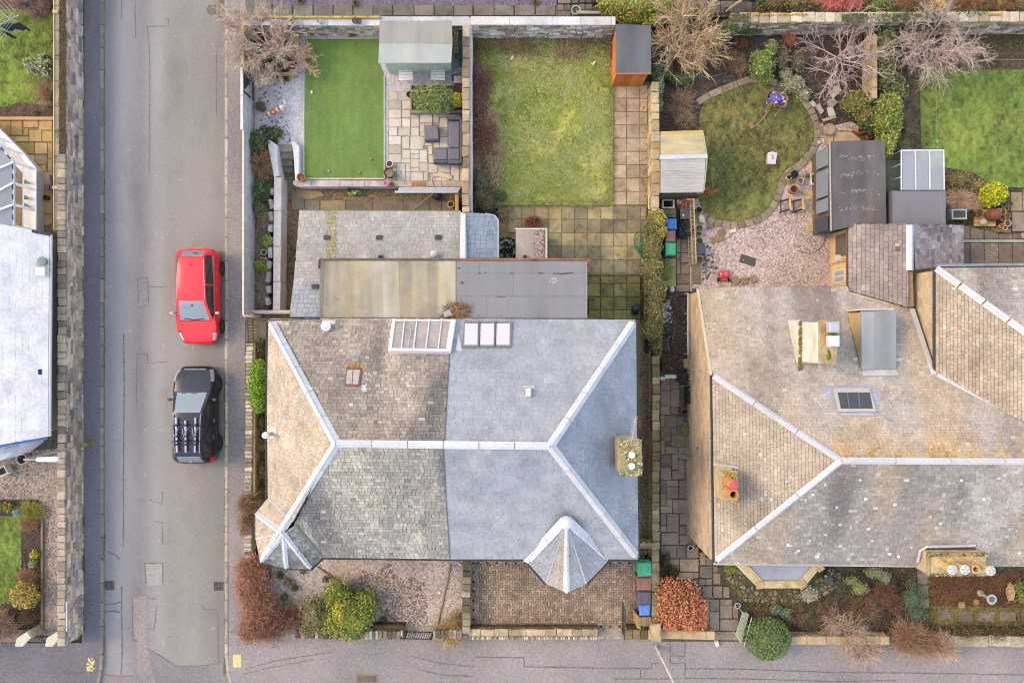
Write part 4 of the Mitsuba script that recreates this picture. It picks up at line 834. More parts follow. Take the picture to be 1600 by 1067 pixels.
m=MB().box(P(919.5,416,FZ)-[0,0,.25],(.12,.5,.28),C(140,84,58),.8);m.box(P(918,405.5,FZ)-[0,0,.2],(.2,.14,.24),C(RUST),.8);put(m,'hopper',annex)
m=MB().tube([P(499,405,FZ+.02),P(498.5,420,FZ+.02)],.04,C(110,82,72),.4,5);put(m,'gutter',annex)
m=MB().tube([P(916.5,408,FZ+.01),P(916.5,498,FZ+.01)],.035,C(160,158,164),.2,4);put(m,'felt_kerb',annex)
m=MB().tube([P(500,497.5,FZ+.03),P(917,498.5,FZ+.03)],.05,C(112,110,110),.5,5);put(m,'felt_kerb',annex)
m=MB();c=P(714,486,FZ)
m.stalks(*(lambda a,b:(a,(a+b)/2+[0,0,.05],b))(c+rng.normal(size=(420,3))*[.22,.15,.03]+[0,0,.05],c+rng.normal(size=(420,3))*[.3,.2,.04]+[0,0,.08]),.012,.006,[C(176,134,100),C(150,112,84),C(196,156,120),C(130,96,74)])
m.leaves(c+rng.normal(size=(160,3))*[.3,.2,.02]+[0,0,.04],.04,[C(180,140,104),C(226,216,206),C(140,104,80)],1)
one(m,'nest','tumbled nest of straw and debris on the flat roof edge','debris')
m=MB();rough_stone(m,P(699.5,490,FZ+.08),(.3,.24,.14),.4,C(196,194,194));one(m,'stone','loose grey stone beside the nest on the flat roof','stone',mat='stone')
# flat porch box
k=thing('flat_roof_store','small flat concrete roofed store with white edging beside the patio','store');z=2.5
m=MB().pbox(806,358.5,853,406,0,z,C(198,186,178),.45);put(m,'roof_slab',k,'felt')
for a in ((804.5,356.5,855,358.5),(852.5,358.5,855,405)):m=MB().pbox(*a,z-.12,z+.03,C(230,222,210),.2);put(m,'edging',k)
m=MB().lathe(P(820,401,z),[(.07,0),(.07,.1),(0,.12)],C(60,50,46),.2,10);put(m,'vent',k)
m=MB()
for _ in range(260):x=853-abs(rng.normal())*9;m.leaves(P(np.clip(x,808,851),U(359,405),z+.012)[None],.03,[C(110,84,72),C(90,70,62),C(136,112,98)],3)
put(m,'staining',k,kind='stuff')
# ---------------------------------------------------------------- garden with the artificial lawn (raised terrace)
TZ=.6
ter=[(378,26),(733,26),(733,290),(466,290),(466,228),(434,228),(434,216),(398,216),(378,205)]
ground('terrace_gravel',ter,TZ,'gravel',(216,211,219),.3,.7)
m=MB();litter(m,Q([(402,190),(452,176),(455,225),(430,225)],TZ),TZ+.01,60,.05,[(110,104,110),(92,90,98)]);litter(m,Q([(402,122),(455,122),(440,160),(405,165)],TZ),TZ+.01,60,.05,[(110,104,112),(120,112,116)]);put(m,'scattered_slate',None,kind='stuff',label='dark slate chips scattered over the pale gravel',cat='stone chips')
ground('artificial_lawn',[(478,61),(591,61),(593,100),(600,118),(600,278),(475,279)],TZ+.03,'turf',(110,141,62),.4)
m=MB();litter(m,Q([(478,62),(590,62),(598,277),(477,278)],TZ+.04),TZ+.035,46,.02,[(226,222,206),(150,130,96),(70,100,44)]);put(m,'lawn_debris',None,kind='stuff',label='specks of leaf and dust on the artificial lawn',cat='debris')
k=thing('lawn_edging','thin pale timber edging framing the artificial lawn','edging')
for a in ((475.5,59.2,593,61),(473.5,110,475.5,280),(599.5,118,601.3,280),(473.5,278.2,601,280.5)):m=MB().pbox(*a,TZ-.1,TZ+.06,C(212,202,190),.2);put(m,'board',k)
m=MB().pbox(530,278,602,283.5,TZ-.1,TZ+.01,C(168,134,104),.4);one(m,'timber_sleeper','brown timber sleeper lying between the artificial lawn and white wall','sleeper',mat='wood')
pf=ground('patio_ground',[(606,143),(724,143),(724,284),(606,284)],TZ+.004,'soil',(176,160,142),.35)
cols=[(226,216,204),(220,210,198),(230,221,210),(216,204,188),(222,210,190)]
fl=[(607,143,621,157),(621,143,643,157),(607,157,627,171),(628,157,645,171),(607,171,627,185),(628,172,641,184),(642,178,655,185),(656,178,676,192),(677,179,686,192),(607,185,627,199),(628,185,641,199),(642,185,655,199),(607,199,621,213),(622,199,641,213),(642,199,655,213),(656,193,664,213),(607,213,627,227),(628,213,640,233),(641,213,661,234),(607,227,627,241),(628,234,641,248),(641,234,655,241),(655,234,668,255),(607,241,627,255),(641,241,655,248),(641,248,655,262),(627,248,641,255),(613,255,620,262),(613,262,620,268),(620,256,634,283),(634,256,641,269),(634,269,641,283),(655,255,669,269),(641,262,655,269),(641,269,662,283),(662,269,669,283),(669,228,676,242),(670,242,683,255),(664,206,676,228),(684,256,704,270),(704,256,718,283),(669,256,684,270),(676,270,690,283),(690,270,704,283),(664,192,676,206),(686,178,700,183),(700,176,720,183),(718,256,724,283),(655,143,672,156),(656,214,664,228),(687,184,700,200),(687,200,700,214),(687,214,700,231),(677,218,687,231),(672,143,700,156)]
fl=[f for f in fl];flags(pf,fl,TZ+.03,cols,amp=.25,gap=1.0)
# boundary: white fence with bracing, gate, north wall
k=thing('white_fence','long white boarded fence with bracing posts along the pavement','fence')
FH=1.95
def fence_run(k,xt,y0,y1,n,z0,z1,col,capc,boards=7):
    ys=np.linspace(y0,y1,n+1)
    for a,b in zip(ys,ys[1:]):
        m=MB();st=np.linspace(a,b,boards+1)
        for c,d in zip(st,st[1:]):m.slab(Q(rect(xt-.6,c+.15,xt+.9,d-.15),z1),z0,z1-.04,C(col,k=U(.95,1.04)),.15)
        put(m,'panel',k)
        m=MB().pbox(xt-1.8,a+.2,xt+1.2,b-.2,z1-.04,z1+.02,C(capc),.2,.005);put(m,'cap_rail',k)
        m=MB().pbox(xt+.9,a,xt+2.6,b,z0+.9,z0+1.0,C(214,214,220),.1);put(m,'rail',k)
fence_run(k,380,204,492,6,.1,FH,(214,215,226),(232,222,206),9)
for y in (238,302,364,427):m=MB().tube([P(381,y,FH-.15),P(396,y+6,.55)],.05,C(206,206,206),.2,6);put(m,'brace_post',k)
k=thing('stone_kerb','sandy stone kerb along the planting strip inside the white fence','edging')
for i in range(9):m=MB().pbox(391.5,268+i*24.6,396.5,292+i*24.6,.1,.62,C(196,168,128),.4,.015);put(m,'stone',k,'stone')
k=thing('driveway_gate','white boarded double gate with dark braces beside the gravel','gate')
GZ=2.1
for leaf,(ya,yb) in enumerate(((105,150),(150,203))):
    st=np.linspace(ya,yb,10)
    for c,d in zip(st,st[1:]):m=MB().slab(Q(rect(377.5,c+.12,378.9,d-.12),GZ),.15,GZ-.03,C(206,208,216,k=U(.94,1.05)),.2);put(m,'board',k)
    m=MB().pbox(375.5,ya+.4,379.4,yb-.4,GZ-.03,GZ+.04,C(238,236,232),.1,.005);put(m,'top_rail',k)
    a,b=P(380.2,ya+3,.5 if leaf else GZ-.1),P(380.2,yb-2,GZ-.1 if leaf else .5)
    a,b=(P(379.6,ya+4,GZ-.1),P(396,yb-1,TZ+.05)) if leaf else (P(380,yb-2,GZ-.1),P(396,yb+10,TZ+.05))
    if leaf:m=MB().tube([a,np.array([a[0],b[1],TZ+.1])],.02,C(92,96,110),.2,5);put(m,'brace',k)
for za in (.5,1.3):m=MB().box((*(P(379.6,153,GZ)[:2]+[0.02,-.75]),za),(.06,1.6,.09),C(206,208,214));put(m,'rail',k)
m=MB();a=[P(379.5,111,GZ-.05),P(396,124,1.0),P(381,142,GZ-.15)];m.plate([a[0],a[1],a[2]],.03,C(62,60,76),.2);put(m,'canvas_panel',k,label='dark triangular canvas stretched across the gate')
m=MB().tube([P(381,143,GZ-.1),P(391,152,1.2)],.035,C(52,54,66));m2=MB();m2.tube([P(379.5,110,GZ),P(392,118,1.4),P(396,124,1.1)],.05,C(50,58,72));put(m,'brace',k);put(m2,'brace',k)
m=MB().tube([P(395.5,128,1.2),P(395,148,1.2),P(396,158,1.2)],.045,C(70,74,92),.2);put(m,'bolt',k)
m=MB().pbox(397.5,120,400.5,206,TZ-.1,TZ+.12,C(214,198,176),.2,.01);one(m,'gate_sill','pale stone sill along the inside of the driveway gate','sill')
k=thing('garden_wall','narrow lichen yellow wall along the pavement under the pink tree','wall')
for i in range(4):m=MB().pbox(376.5,27+i*19.4,381.5,46+i*19.4,0,1.75,C(200,176,128,k=U(.92,1.06)),.5,.02);put(m,'block',k,'slab')
for i in range(11):m=MB().pbox(378+i*19.7,24.6,397.2+i*19.7,28.3,1.6,1.9,C(206,180,110,k=U(.9,1.08)),.5,.02);put(m,'coping_stone',k,'stone')
WN=[(232,216,196),(200,188,172),(240,228,212),(150,142,134),(220,202,180)]
stone_wall('stone_wall','rubble wall with white painted coping behind the artificial lawn',P(380,33,1.75)[:2] ,P(735,34,1.75)[:2],.3,.1,1.68,WN,course=.16,length=.34,face=(-1,),cope=True,cope_w=1.2,cope_col=[(222,224,230),(214,214,218)],cope_h=.07,cope_rough=False)
for i,x in enumerate((459,500,555,561.5)):
    m=MB();c=P(x,34.5,1.84);c[2]=1.83;m.lathe(c,[(.0,0),(.09,0),(.11,.12),(.12,.12),(.1,.08),(0,.08)],C((96,92,100) if i!=1 else (170,178,176)),.2,12);one(m,'wall_light',['small round lamp on the white coping nearest the pink tree','pale round lamp on the white coping above the lawn corner','small lamp of the close pair on the coping, tree side','small lamp of the close pair on the coping, summerhouse side'][i],'light')
k=thing('fence_strut','leaning grey timber strut against the rubble wall by the tree','strut');m=MB().tube([P(448,33,1.7),P(458,46,1.0)],.06,C(176,168,158),.3,5);put(m,'pole',k,'wood')
k=thing('fence_strut','shorter timber strut against the rubble wall above the lawn','strut');m=MB().tube([P(512,33,1.7),P(524,49,.8)],.05,C(190,182,170),.3,5);put(m,'pole',k,'wood')
m=MB()
for a,b,c,d in ((463,49,466,75),(400,113,463,119),(475,60,477,75)):m.pbox(a,b,c,d,TZ-.05,TZ+.25,C(176,158,122),.4,.01)
m2=MB();m2.pbox(400,113,463,118,TZ-.05,TZ+.3,C(186,164,118),.4,.01);one(m2,'timber_edging','weathered timber board edging the tree bed and pale gravel','edging',mat='wood')
m2=MB();m2.pbox(463,48,467,78,TZ-.05,TZ+.3,C(150,140,120),.4,.01);one(m2,'timber_edging','grey sleeper standing at the lawn corner under the tree','edging',mat='wood')
ground('flower_bed',[(382,36),(463,36),(463,114),(400,114),(382,104)],TZ+.03,'soil',(96,84,66),.7)
bush('evergreen_bush','dark evergreen bush in shade beneath the pink twigged tree','bush',[(425,96,24,17,1.0),(412,106,12,7,.7),(405,82,10,10,.8)],TZ,[(58,72,44),(42,52,36),(78,88,56),(50,60,40)],1300,.06)
bush('evergreen_bush','small dark bush by the wall behind the tree','bush',[(438,47,11,8,.8)],TZ,[(62,80,52),(48,60,44),(84,100,62)],420,.055)
bare_tree('bare_tree','pink twigged bare tree overhanging the pavement and artificial lawn',424,78,TZ,1.55,2.0,[(204,182,164),(184,162,146),(220,200,184),(166,146,130)],nb=(11,8,6,5,3),r0=.09,seed=3,up=.1,mult=1.0)
bare_tree('bare_tree','lower bare tree spreading twigs over the pale gravel edge',473,98,TZ,1.2,1.05,[(212,180,154),(192,160,136),(224,198,174)],nb=(9,7,6,4),r0=.06,seed=5,up=.05)
bare_tree('bare_tree','wispy pale bare tree leaning over the pavement',376,52,.15,1.9,1.0,[(220,190,172),(206,174,156),(196,164,140)],nb=(8,7,6,4),r0=.05,seed=6,up=.1)
for x,y,lab in ((431,121,'olive tuft of grass at the gravel end beside the timber'),(448,125,'green tuft of grass in the pale gravel')):tussock('grass_tuft',lab,'grass plant',x,y,TZ,9,.28,130,[(120,112,70),(96,100,60),(140,124,90)])
for x,y,r,z,lab,c in ((521,18,5,.2,0,0),):pass
for x,y,lab in ((487,52,'little green plant at the wall foot by the corner sleeper'),(517,50.5,'little green plant at the middle of the wall foot'),(550,54,'little green plant at the wall foot near the summerhouse')):bush('small_plant',lab,'plant',[(x,y,6,4,.25)],TZ,[(96,130,60),(74,100,48),(130,150,90)],130,.04)
for x,y,c,lab in ((487,144.5,(236,238,232),'white toy lying on the artificial lawn'),(580,248.5,(232,140,90),'small orange ball on the artificial lawn'),(513.5,267.5,(150,206,236),'pale blue ball on the artificial lawn'),(562,270,(190,160,60),'small yellow ball on the artificial lawn')):
    m=MB();s=trimesh.creation.icosphere(subdivisions=2,radius=.055);m.add(s.vertices*([1,1.5,.8] if 'white' in lab else [1,1,1])+P(x,y,TZ+.08),s.faces,enc(C(c),.1));one(m,'ball',lab,'ball' if 'ball' in lab else 'toy',smooth=True)
# summerhouse
k=thing('summerhouse','pale green boarded summerhouse with grey felt roof','summerhouse');ze,zr=2.4,2.85
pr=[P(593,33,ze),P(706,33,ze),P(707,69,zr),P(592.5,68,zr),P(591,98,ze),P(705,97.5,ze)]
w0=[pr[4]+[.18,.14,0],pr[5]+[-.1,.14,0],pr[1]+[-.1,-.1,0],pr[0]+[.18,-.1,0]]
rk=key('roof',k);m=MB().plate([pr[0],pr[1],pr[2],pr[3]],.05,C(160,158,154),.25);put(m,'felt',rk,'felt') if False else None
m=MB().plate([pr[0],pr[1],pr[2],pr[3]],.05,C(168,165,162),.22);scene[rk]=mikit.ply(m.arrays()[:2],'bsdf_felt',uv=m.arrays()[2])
m=MB().plate([pr[3],pr[2],pr[5],pr[4]],.05,C(206,208,206),.16);put(m,'lower_sheet',rk,'felt')  # south slope felt is paler than the north slope
m=MB().tube([pr[4]-[0,0,.03],pr[5]-[0,0,.03]],.035,C(186,200,186),.2,4);put(m,'fascia',k)
n=26
for a,b,q in ((w0[0],w0[1],n),(w0[1],w0[2],14),(w0[3],w0[0],14)):
    for i in range(q):
        s,e=a+(b-a)*(i/q),a+(b-a)*((i+1)/q);d=(e-s)/np.linalg.norm(e-s);o=np.array([-d[1],d[0],0])*.02
        m=MB().slab([(s+d*.004)[:2],(e-d*.004)[:2],(e-d*.004+o)[:2],(s+d*.004+o)[:2]],TZ-.1,ze-.03+(.0 if q==n else .1),C(212,228,210,k=U(.92,1.06)),.2);put(m,'board',k)
m=MB().slab([x[:2]+d for x,d in zip(w0,((.03,.03),(-.03,.03),(-.03,-.03),(.03,-.03)))],0,ze-.1,C(160,176,160));put(m,'frame',k)
m=MB();c=(w0[0]*.2+w0[1]*.8);m.box((c[0],c[1]-.03,2.0),(.46,.03,.12),C(206,176,90),.2);put(m,'name_board',k,label='small yellow board on the summerhouse front')
def folding_chair(label,px,py,rot):
    k=thing('garden_chair',label,'chair','white chairs by the summerhouse');c=P(px,py,TZ);W=C(252,252,255);ca,sa=1.22*math.cos(rot),1.22*math.sin(rot)
    L=lambda x,y,z:np.array([c[0]+x*ca-y*sa,c[1]+x*sa+y*ca,TZ+z])
    for s in (-1,1):
        for (y0_,z0_),(y1_,z1_) in (((-.22,0),(-.2,.44)),((.24,0),(.2,.44))):m=MB().tube([L(s*.24,y0_,z0_),L(s*.24,y1_,z1_)],.02,W,.05);put(m,'leg',k)
    m=MB().tube([L(-.26,.2,.43),L(-.27,.32,.86),L(.27,.32,.86),L(.26,.2,.43)],.022,W,.05);put(m,'back_frame',k)
    for i in range(5):y=-.22+i*.1;m=MB().plate([L(-.25,y,.45),L(.25,y,.45),L(.25,y+.08,.45),L(-.25,y+.08,.45)],.02,W,.05);put(m,'slat',k)
    for i in range(3):z=.56+i*.1;m=MB().plate([L(-.25,.23+i*.03,z),L(.25,.23+i*.03,z),L(.25,.25+i*.03,z+.07),L(-.25,.25+i*.03,z+.07)],.02,W,.05);put(m,'back_slat',k)
folding_chair('white slatted garden chair by the summerhouse nearer the lawn',636,121,.06);folding_chair('white slatted garden chair by the summerhouse next to shrub',686,121,-.04)
k=thing('pallet','weathered timber pallet stored beside the summerhouse','pallet')
for i in range(2):m=MB().pbox(709.3+i*4.5,46,711.3+i*4.5,84,TZ+.3,1.35,C(176,150,104),.4);put(m,'stringer',k,'wood')
for i in range(7):m=MB().pbox(709,46+i*5.6,716,49+i*5.6,1.35,1.38,C(150,126,90,k=U(.8,1.2)),.4);put(m,'slat',k,'wood')
m=MB();c=P(719.5,75,.9);n=14;y=np.linspace(.95,-1.0,n);a=np.c_[c[0]+.06*np.sin(y*5)-.12,c[1]+y,1.35+.08*np.sin(y*7)];b=np.c_[c[0]+.05*np.sin(y*6)+.14,c[1]+y,1.3+.05*np.cos(y*6)];g=np.c_[b[:,0]+.05,b[:,1],np.full(n,TZ)]
i=np.arange(n-1);v=np.vstack([a,b,g]);m.add(v,np.vstack([np.stack([i,i+1,i+1+n,i+n],1),np.stack([i+n,i+n+1,i+1+2*n,i+2*n],1)]),enc(C(52,92,98),.3));one(m,'tarpaulin','dark teal tarpaulin bundled between summerhouse and wall','tarpaulin')
m=MB().pbox(709,118,724,130,TZ,TZ+.35,C(196,196,190),.3,.03);one(m,'storage_box','pale grey box tucked behind the clipped shrub','box')
m=MB().pbox(706,116,716,124,TZ,TZ+.25,C(86,80,86),.3,.03);one(m,'crate','dark crate next to the pale grey box','crate')
k=thing('raised_bed','grey timber raised bed holding the clipped shrub','planter')
for a in ((641,172,724,176.5),(641,134,643.5,172),(722,134,724,172)):m=MB().pbox(*a,TZ,TZ+.35,C(158,148,138),.4,.01);put(m,'sleeper',k,'wood')
m=MB().pbox(643,134,722,172,TZ,TZ+.3,C(80,66,54),.5);put(m,'soil',k,'soil')
bush('clipped_shrub','large olive green clipped shrub in the raised bed','shrub',[(676,155,31,22,1.3),(660,150,18,17,1.0),(692,156,20,21,1.0)],TZ+.3,[(134,146,80),(110,122,62),(160,168,104),(88,102,52),(146,156,92)],3600,.05)
bush('golden_shrub','small golden yellow shrub beside the clipped one','shrub',[(713,157,11,11,.8)],TZ+.3,[(206,190,40),(180,170,44),(222,208,70),(150,150,50)],800,.045)
# sofa and footstool
SG=C(122,120,132)
k=thing('corner_sofa','grey woven corner sofa on the patio','sofa')
for a,z,nm in (((700,185,721,254),.42,'base'),((677,232,700,254),.42,'base')):m=MB().pbox(*a,TZ+.04,TZ+z,SG,.12,.02);put(m,nm,k)
for a in ((701.5,189,718,231),(678,233,698.5,250),(699.5,232,718,250)):m=MB().pbox(*a,TZ+.42,TZ+.5,C(128,125,138),.1,.03);put(m,'cushion',k)
m=MB().pbox(700,182.5,721,186.5,TZ+.3,TZ+.72,C(104,103,116),.12,.02);put(m,'arm',k)
m=MB().pbox(718.5,186.5,722,255,TZ+.3,TZ+.78,C(112,110,122),.12,.02);put(m,'backrest',k)
m=MB().pbox(677,250.5,700,254.5,TZ+.2,TZ+.56,C(100,100,112),.12,.02);put(m,'backrest',k);m=MB().pbox(700,250,718.5,255.5,TZ+.3,TZ+.7,C(108,106,118),.12,.02);put(m,'backrest',k)
k=thing('footstool','square grey woven footstool on the patio','footstool');m=MB().slab(Q([(662,196.5),(684.5,196),(686,219),(664,220)],TZ+.42),TZ+.03,TZ+.36,C(106,105,118),.12,.02);put(m,'base',k);m=MB().slab(Q([(662,196.5),(684.5,196),(685.5,217.5),(663.5,218.5)],TZ+.42),TZ+.36,TZ+.43,C(130,127,140),.1,.03);put(m,'cushion',k)
# retaining wall, pots, rail
k=thing('retaining_wall','white rendered retaining wall holding up the patio edge','wall')
m=MB().slab(Q([(458,282),(724,283.5),(724,291.5),(466,291),(458,288)],TZ+.1),0,TZ+.06,C(222,222,230),.2);put(m,'face',k)
for i,(a,b) in enumerate(((458,487),(487,531),(531,570),(570,612),(612,644),(644,669),(669,690),(690,724))):m=MB().slab(Q([(a+.3,282.5),(b-.3,283),(b-.3,292),(a+.3+(5 if i==0 else 0),291.5)],TZ+.12),TZ+.06,TZ+.12,C((208,200,196) if i<4 else (200,184,172)),.4,.01);put(m,'coping_stone',k,'slab')
m=MB().pbox(643,284,665,292.5,TZ+.12,TZ+.15,C(176,128,76),.4);one(m,'door_mat','brown coir mat laid over the wall coping','mat')
k=thing('white_rail','white slatted lean to roof strip fixed along the retaining wall','canopy')
for i in range(10):
    a=620+i*9.6;m=MB().plate([P(a+4,293,1.25),P(a+13.2,293,1.25),P(a+10.4,299.5,1.1),P(a+.8,299.5,1.1)],.02,C(238,240,248),.08);put(m,'panel',k)
m=MB().tube([P(617,300.5,1.08),P(716,300.5,1.08)],.05,C(206,210,226),.1,6);put(m,'gutter',k)
for x in (618,715):m=MB().tube([P(x,299,.1),P(x,299,1.1)],.04,C(214,216,226));put(m,'post',k)
pot('terracotta_pot','orange terracotta pot standing at the retaining wall corner',470,277,6.5,TZ+.1,.4,(206,120,70),(130,100,80),taper=.8)
pot('flower_pot','white rimmed pot of dark soil at the patio edge',608.5,256,5.2,TZ+.03,.32,(196,180,178),(84,78,74),rimc=(226,214,216))
pot('flower_pot','larger dark pot with straw coloured compost at patio edge',607.5,270,7.8,TZ+.03,.36,(84,72,66),(166,138,106))
pot('flower_pot','little pink pot on the white wall coping',603,286.5,4,TZ+.12,.16,(240,214,214),(236,110,150));pot('flower_pot','little purple pot on the white wall coping',612.5,287.5,3,TZ+.12,.16,(120,60,90),(120,60,84))
pot('flower_pot','round pot by the raised bed corner',639,147.5,4.2,TZ+.03,.25,(88,74,70),(54,44,40))
pot('flower_pot','olive pot of dry plant beside the driveway gate',406.5,166,7.5,TZ,.35,(118,106,80),(122,112,84),plant=([(132,122,88),(110,100,72)],150,.12))
k=thing('plant_stand','small folding metal stand beside the patio pots','stand');c=P(624,277,TZ)
for s in (-1,1):m=MB().tube([c+[-.17*s,-.17,.03],c+[0,0,.3],c+[.17*s,.17,.5]],.014,C(150,170,158),.2,5);put(m,'leg',k)
for a,b in (((-.17,.17),(.17,.17)),((-.17,-.17),(.17,-.17)),((-.17,-.17),(-.17,.17)),((.17,-.17),(.17,.17))):m=MB().tube([c+[*a,.5],c+[*b,.5]],.012,C(140,160,150),.2,5);put(m,'rail',k)
m=MB();q=[P(x,y,TZ+.05)[:2] for x,y in ((677,272),(690,269),(706,274),(708,280),(700,281),(687,277),(678,276))];m.slab(q,TZ+.03,TZ+.11,C(226,206,170),.3,.03);one(m,'driftwood','pale flat piece of driftwood on the patio','driftwood',mat='wood')
m=MB().tube([P(676,274,TZ+.1),P(674,284,TZ+.16),P(677,291,TZ+.16)],.03,C(222,204,176),.2);one(m,'rope','short pale rope beside the driftwood','rope')
m=MB()
for i,c in enumerate([(60,140,70),(214,200,60),(56,84,150),(90,160,90),(230,226,210),(40,110,80),(120,190,120)]):
    for _ in range(26):m.leaves(P(546+i*2.3+U(-4,4),300+U(-5,4),.12+U(0,.25))[None],.07,[C(c)],.8)
blob(m,P(551,300,.15),(.3,.15,.16),C(80,140,110),3);one(m,'play_sheet','crumpled green yellow and blue play sheet below the wall','sheet')
m=MB();blob(m,P(683,307,.22),(.2,.17,.26),C(58,56,66),4,.25,.2,scale=1.0);one(m,'refuse_sack','rounded black sack under the white slatted strip','sack',mat='gloss')
pot('flower_pot','pale rimmed pot of dark soil near the yellow post',704.5,319.5,5,.12,.3,(150,132,100),(60,52,40),rimc=(216,200,160))
m=MB().pbox(711,303,716.5,331,.1,.95,C(216,168,84),.3,.01);one(m,'timber_post','yellow timber beam end beside the boundary wall','beam',mat='wood')
m=MB().tube([P(676,303,1.1),P(660,315,.3),P(644,329,.15)],.012,C(200,190,160));one(m,'washing_line','slack pale line trailing across the rear yard','line')
m=MB().box(P(720,315,.12),(.14,.2,.5),C(120,124,126),.3,.3,.03);one(m,'water_meter','small grey box on the wall behind the post','box')
# rear yard
yd=ground('yard_ground',[(396,200),(470,200),(470,292),(733,292),(733,345),(470,345),(470,500),(396,500)],.1,'gravel',(140,118,92),.62)
flags(yd,[(455,298,476,330),(476,313,500,331),(500,313,540,331),(540,313,582,331),(582,313,630,331),(630,313,672,331),(672,313,690,331),(690,313,712,331),(446,278,458,300)],.125,[(146,132,114),(156,138,110),(136,124,108)],amp=.45)
m=MB().slab(Q([(463,296),(500,299),(508,306),(480,312),(466,306)],.128),.08,.128,C(180,150,112),.4);put(m,'worn_concrete',yd,'slab')
ground('planting_strip',[(391,212),(436,212),(436,270),(424,300),(419,490),(391,490)],.55,'soil',(136,118,98),.65,.5)
# steps and their cheek walls
k=thing('garden_steps','four worn stone steps between white cheek walls','steps')
for i in range(4):
    y=226+i*11;m=MB().pbox(435,y,457,y+11.2,0,TZ+.02-.13*i,C(150-6*i,142-6*i,130-6*i),.5,.015);put(m,'step',k,'slab')
m=MB().slab(Q([(417,220),(421,218),(433,227),(433,243),(436,275),(428,278)],.95),0,.95,C(226,226,232),.2,.02);one(m,'cheek_wall','white rendered wall on the planted side of the steps','wall')
m=MB().slab(Q([(455,222),(459,220),(467,228),(467,282),(461,282),(458,240)],.95),0,.92,C(230,230,236),.2,.02);one(m,'cheek_wall','white rendered wall between the steps and artificial lawn','wall')
k=thing('garden_wall','white topped wall between the planting strip and rear yard','wall')
for i,(a,b) in enumerate(((277,330),(330,385),(385,440),(440,490))):m=MB().slab(Q([(428-i*.4,a+.3),(440-i*.4,a+.3),(439.4-i*.6,b-.3),(427.5-i*.5,b-.3)],1.0),0,1.0,C(216,210,212),.2,.02);put(m,'coping',k)
for i in range(10):m=MB();rough_stone(m,P(425-i*.6+U(-1,1),300+i*19,.75),(.2,U(.25,.5),.25),U(-.2,.2),C(200,192,190,k=U(.8,1.1)),.6);put(m,'stone',k,'stone')
m=MB().pbox(380,484.5,456,489.5,.1,1.05,C(222,216,212),.3,.02);one(m,'garden_wall','short pale cross wall closing the planting strip','wall')
m=MB().pbox(379,490,396,495,.1,1.2,C(216,200,182),.3,.02);one(m,'gate_pier','pale rendered pier at the end of the white fence','pier')
bush('dark_shrub','dark green spreading shrub at the top of the steps','shrub',[(405,218,15,15,1.0),(430,208,13,10,.6),(413,205,8,9,.5),(400,232,8,14,.8)],.55,[(66,86,52),(48,62,42),(94,112,72),(110,124,84)],1500,.06)
twiggy('dead_creeper','reddish brown dead creeper tangled over the planting strip','creeper',[(410,255,16,22,.7),(420,268,14,16,.6)],.55,[(130,92,66),(176,142,108),(100,70,54),(196,160,120)],480,.008,core=(90,66,50))
bush('green_shrub','glossy green shrub below the dead creeper','shrub',[(409,296,13,16,.8)],.55,[(70,104,60),(52,76,46),(92,128,76)],800,.055)
bush('heather_plant','dull green low plant halfway along the planting strip','plant',[(405,325,11,13,.5)],.55,[(98,110,72),(76,84,60),(124,116,88)],420,.04)
twiggy('dead_plant','pale dried plant spreading on the planting strip','plant',[(418,343,13,14,.4)],.55,[(176,154,132),(150,128,108)],240,.006)
bush('lime_plant','small lime green plant near the white topped wall','plant',[(419,377,8,11,.45)],.55,[(136,166,64),(106,140,56),(160,180,90)],420,.04)
bush('lime_plant','lime green plant below the ringed pot','plant',[(406,414,9,9,.4),(418,417,6,11,.35)],.55,[(130,164,56),(104,136,50),(156,160,80)],460,.04)
pot('flower_pot','pot with pale green ring rim on the planting strip',412,394,4.4,.55,.25,(176,196,150),(50,56,44),rimc=(206,222,180))
bush('pink_flower','small pink flowering plant under the ringed pot','plant',[(413,404.5,6,3.5,.25)],.55,[(236,176,190),(80,60,50),(224,150,170)],120,.035)
m=MB();litter(m,Q([(396,330),(424,330),(420,486),(396,486)],.56),.56,260,.04,[(176,158,138),(110,96,76),(96,108,66),(150,132,112)]);put(m,'ground_litter',None,kind='stuff',label='dry litter over the stony planting strip',cat='litter')
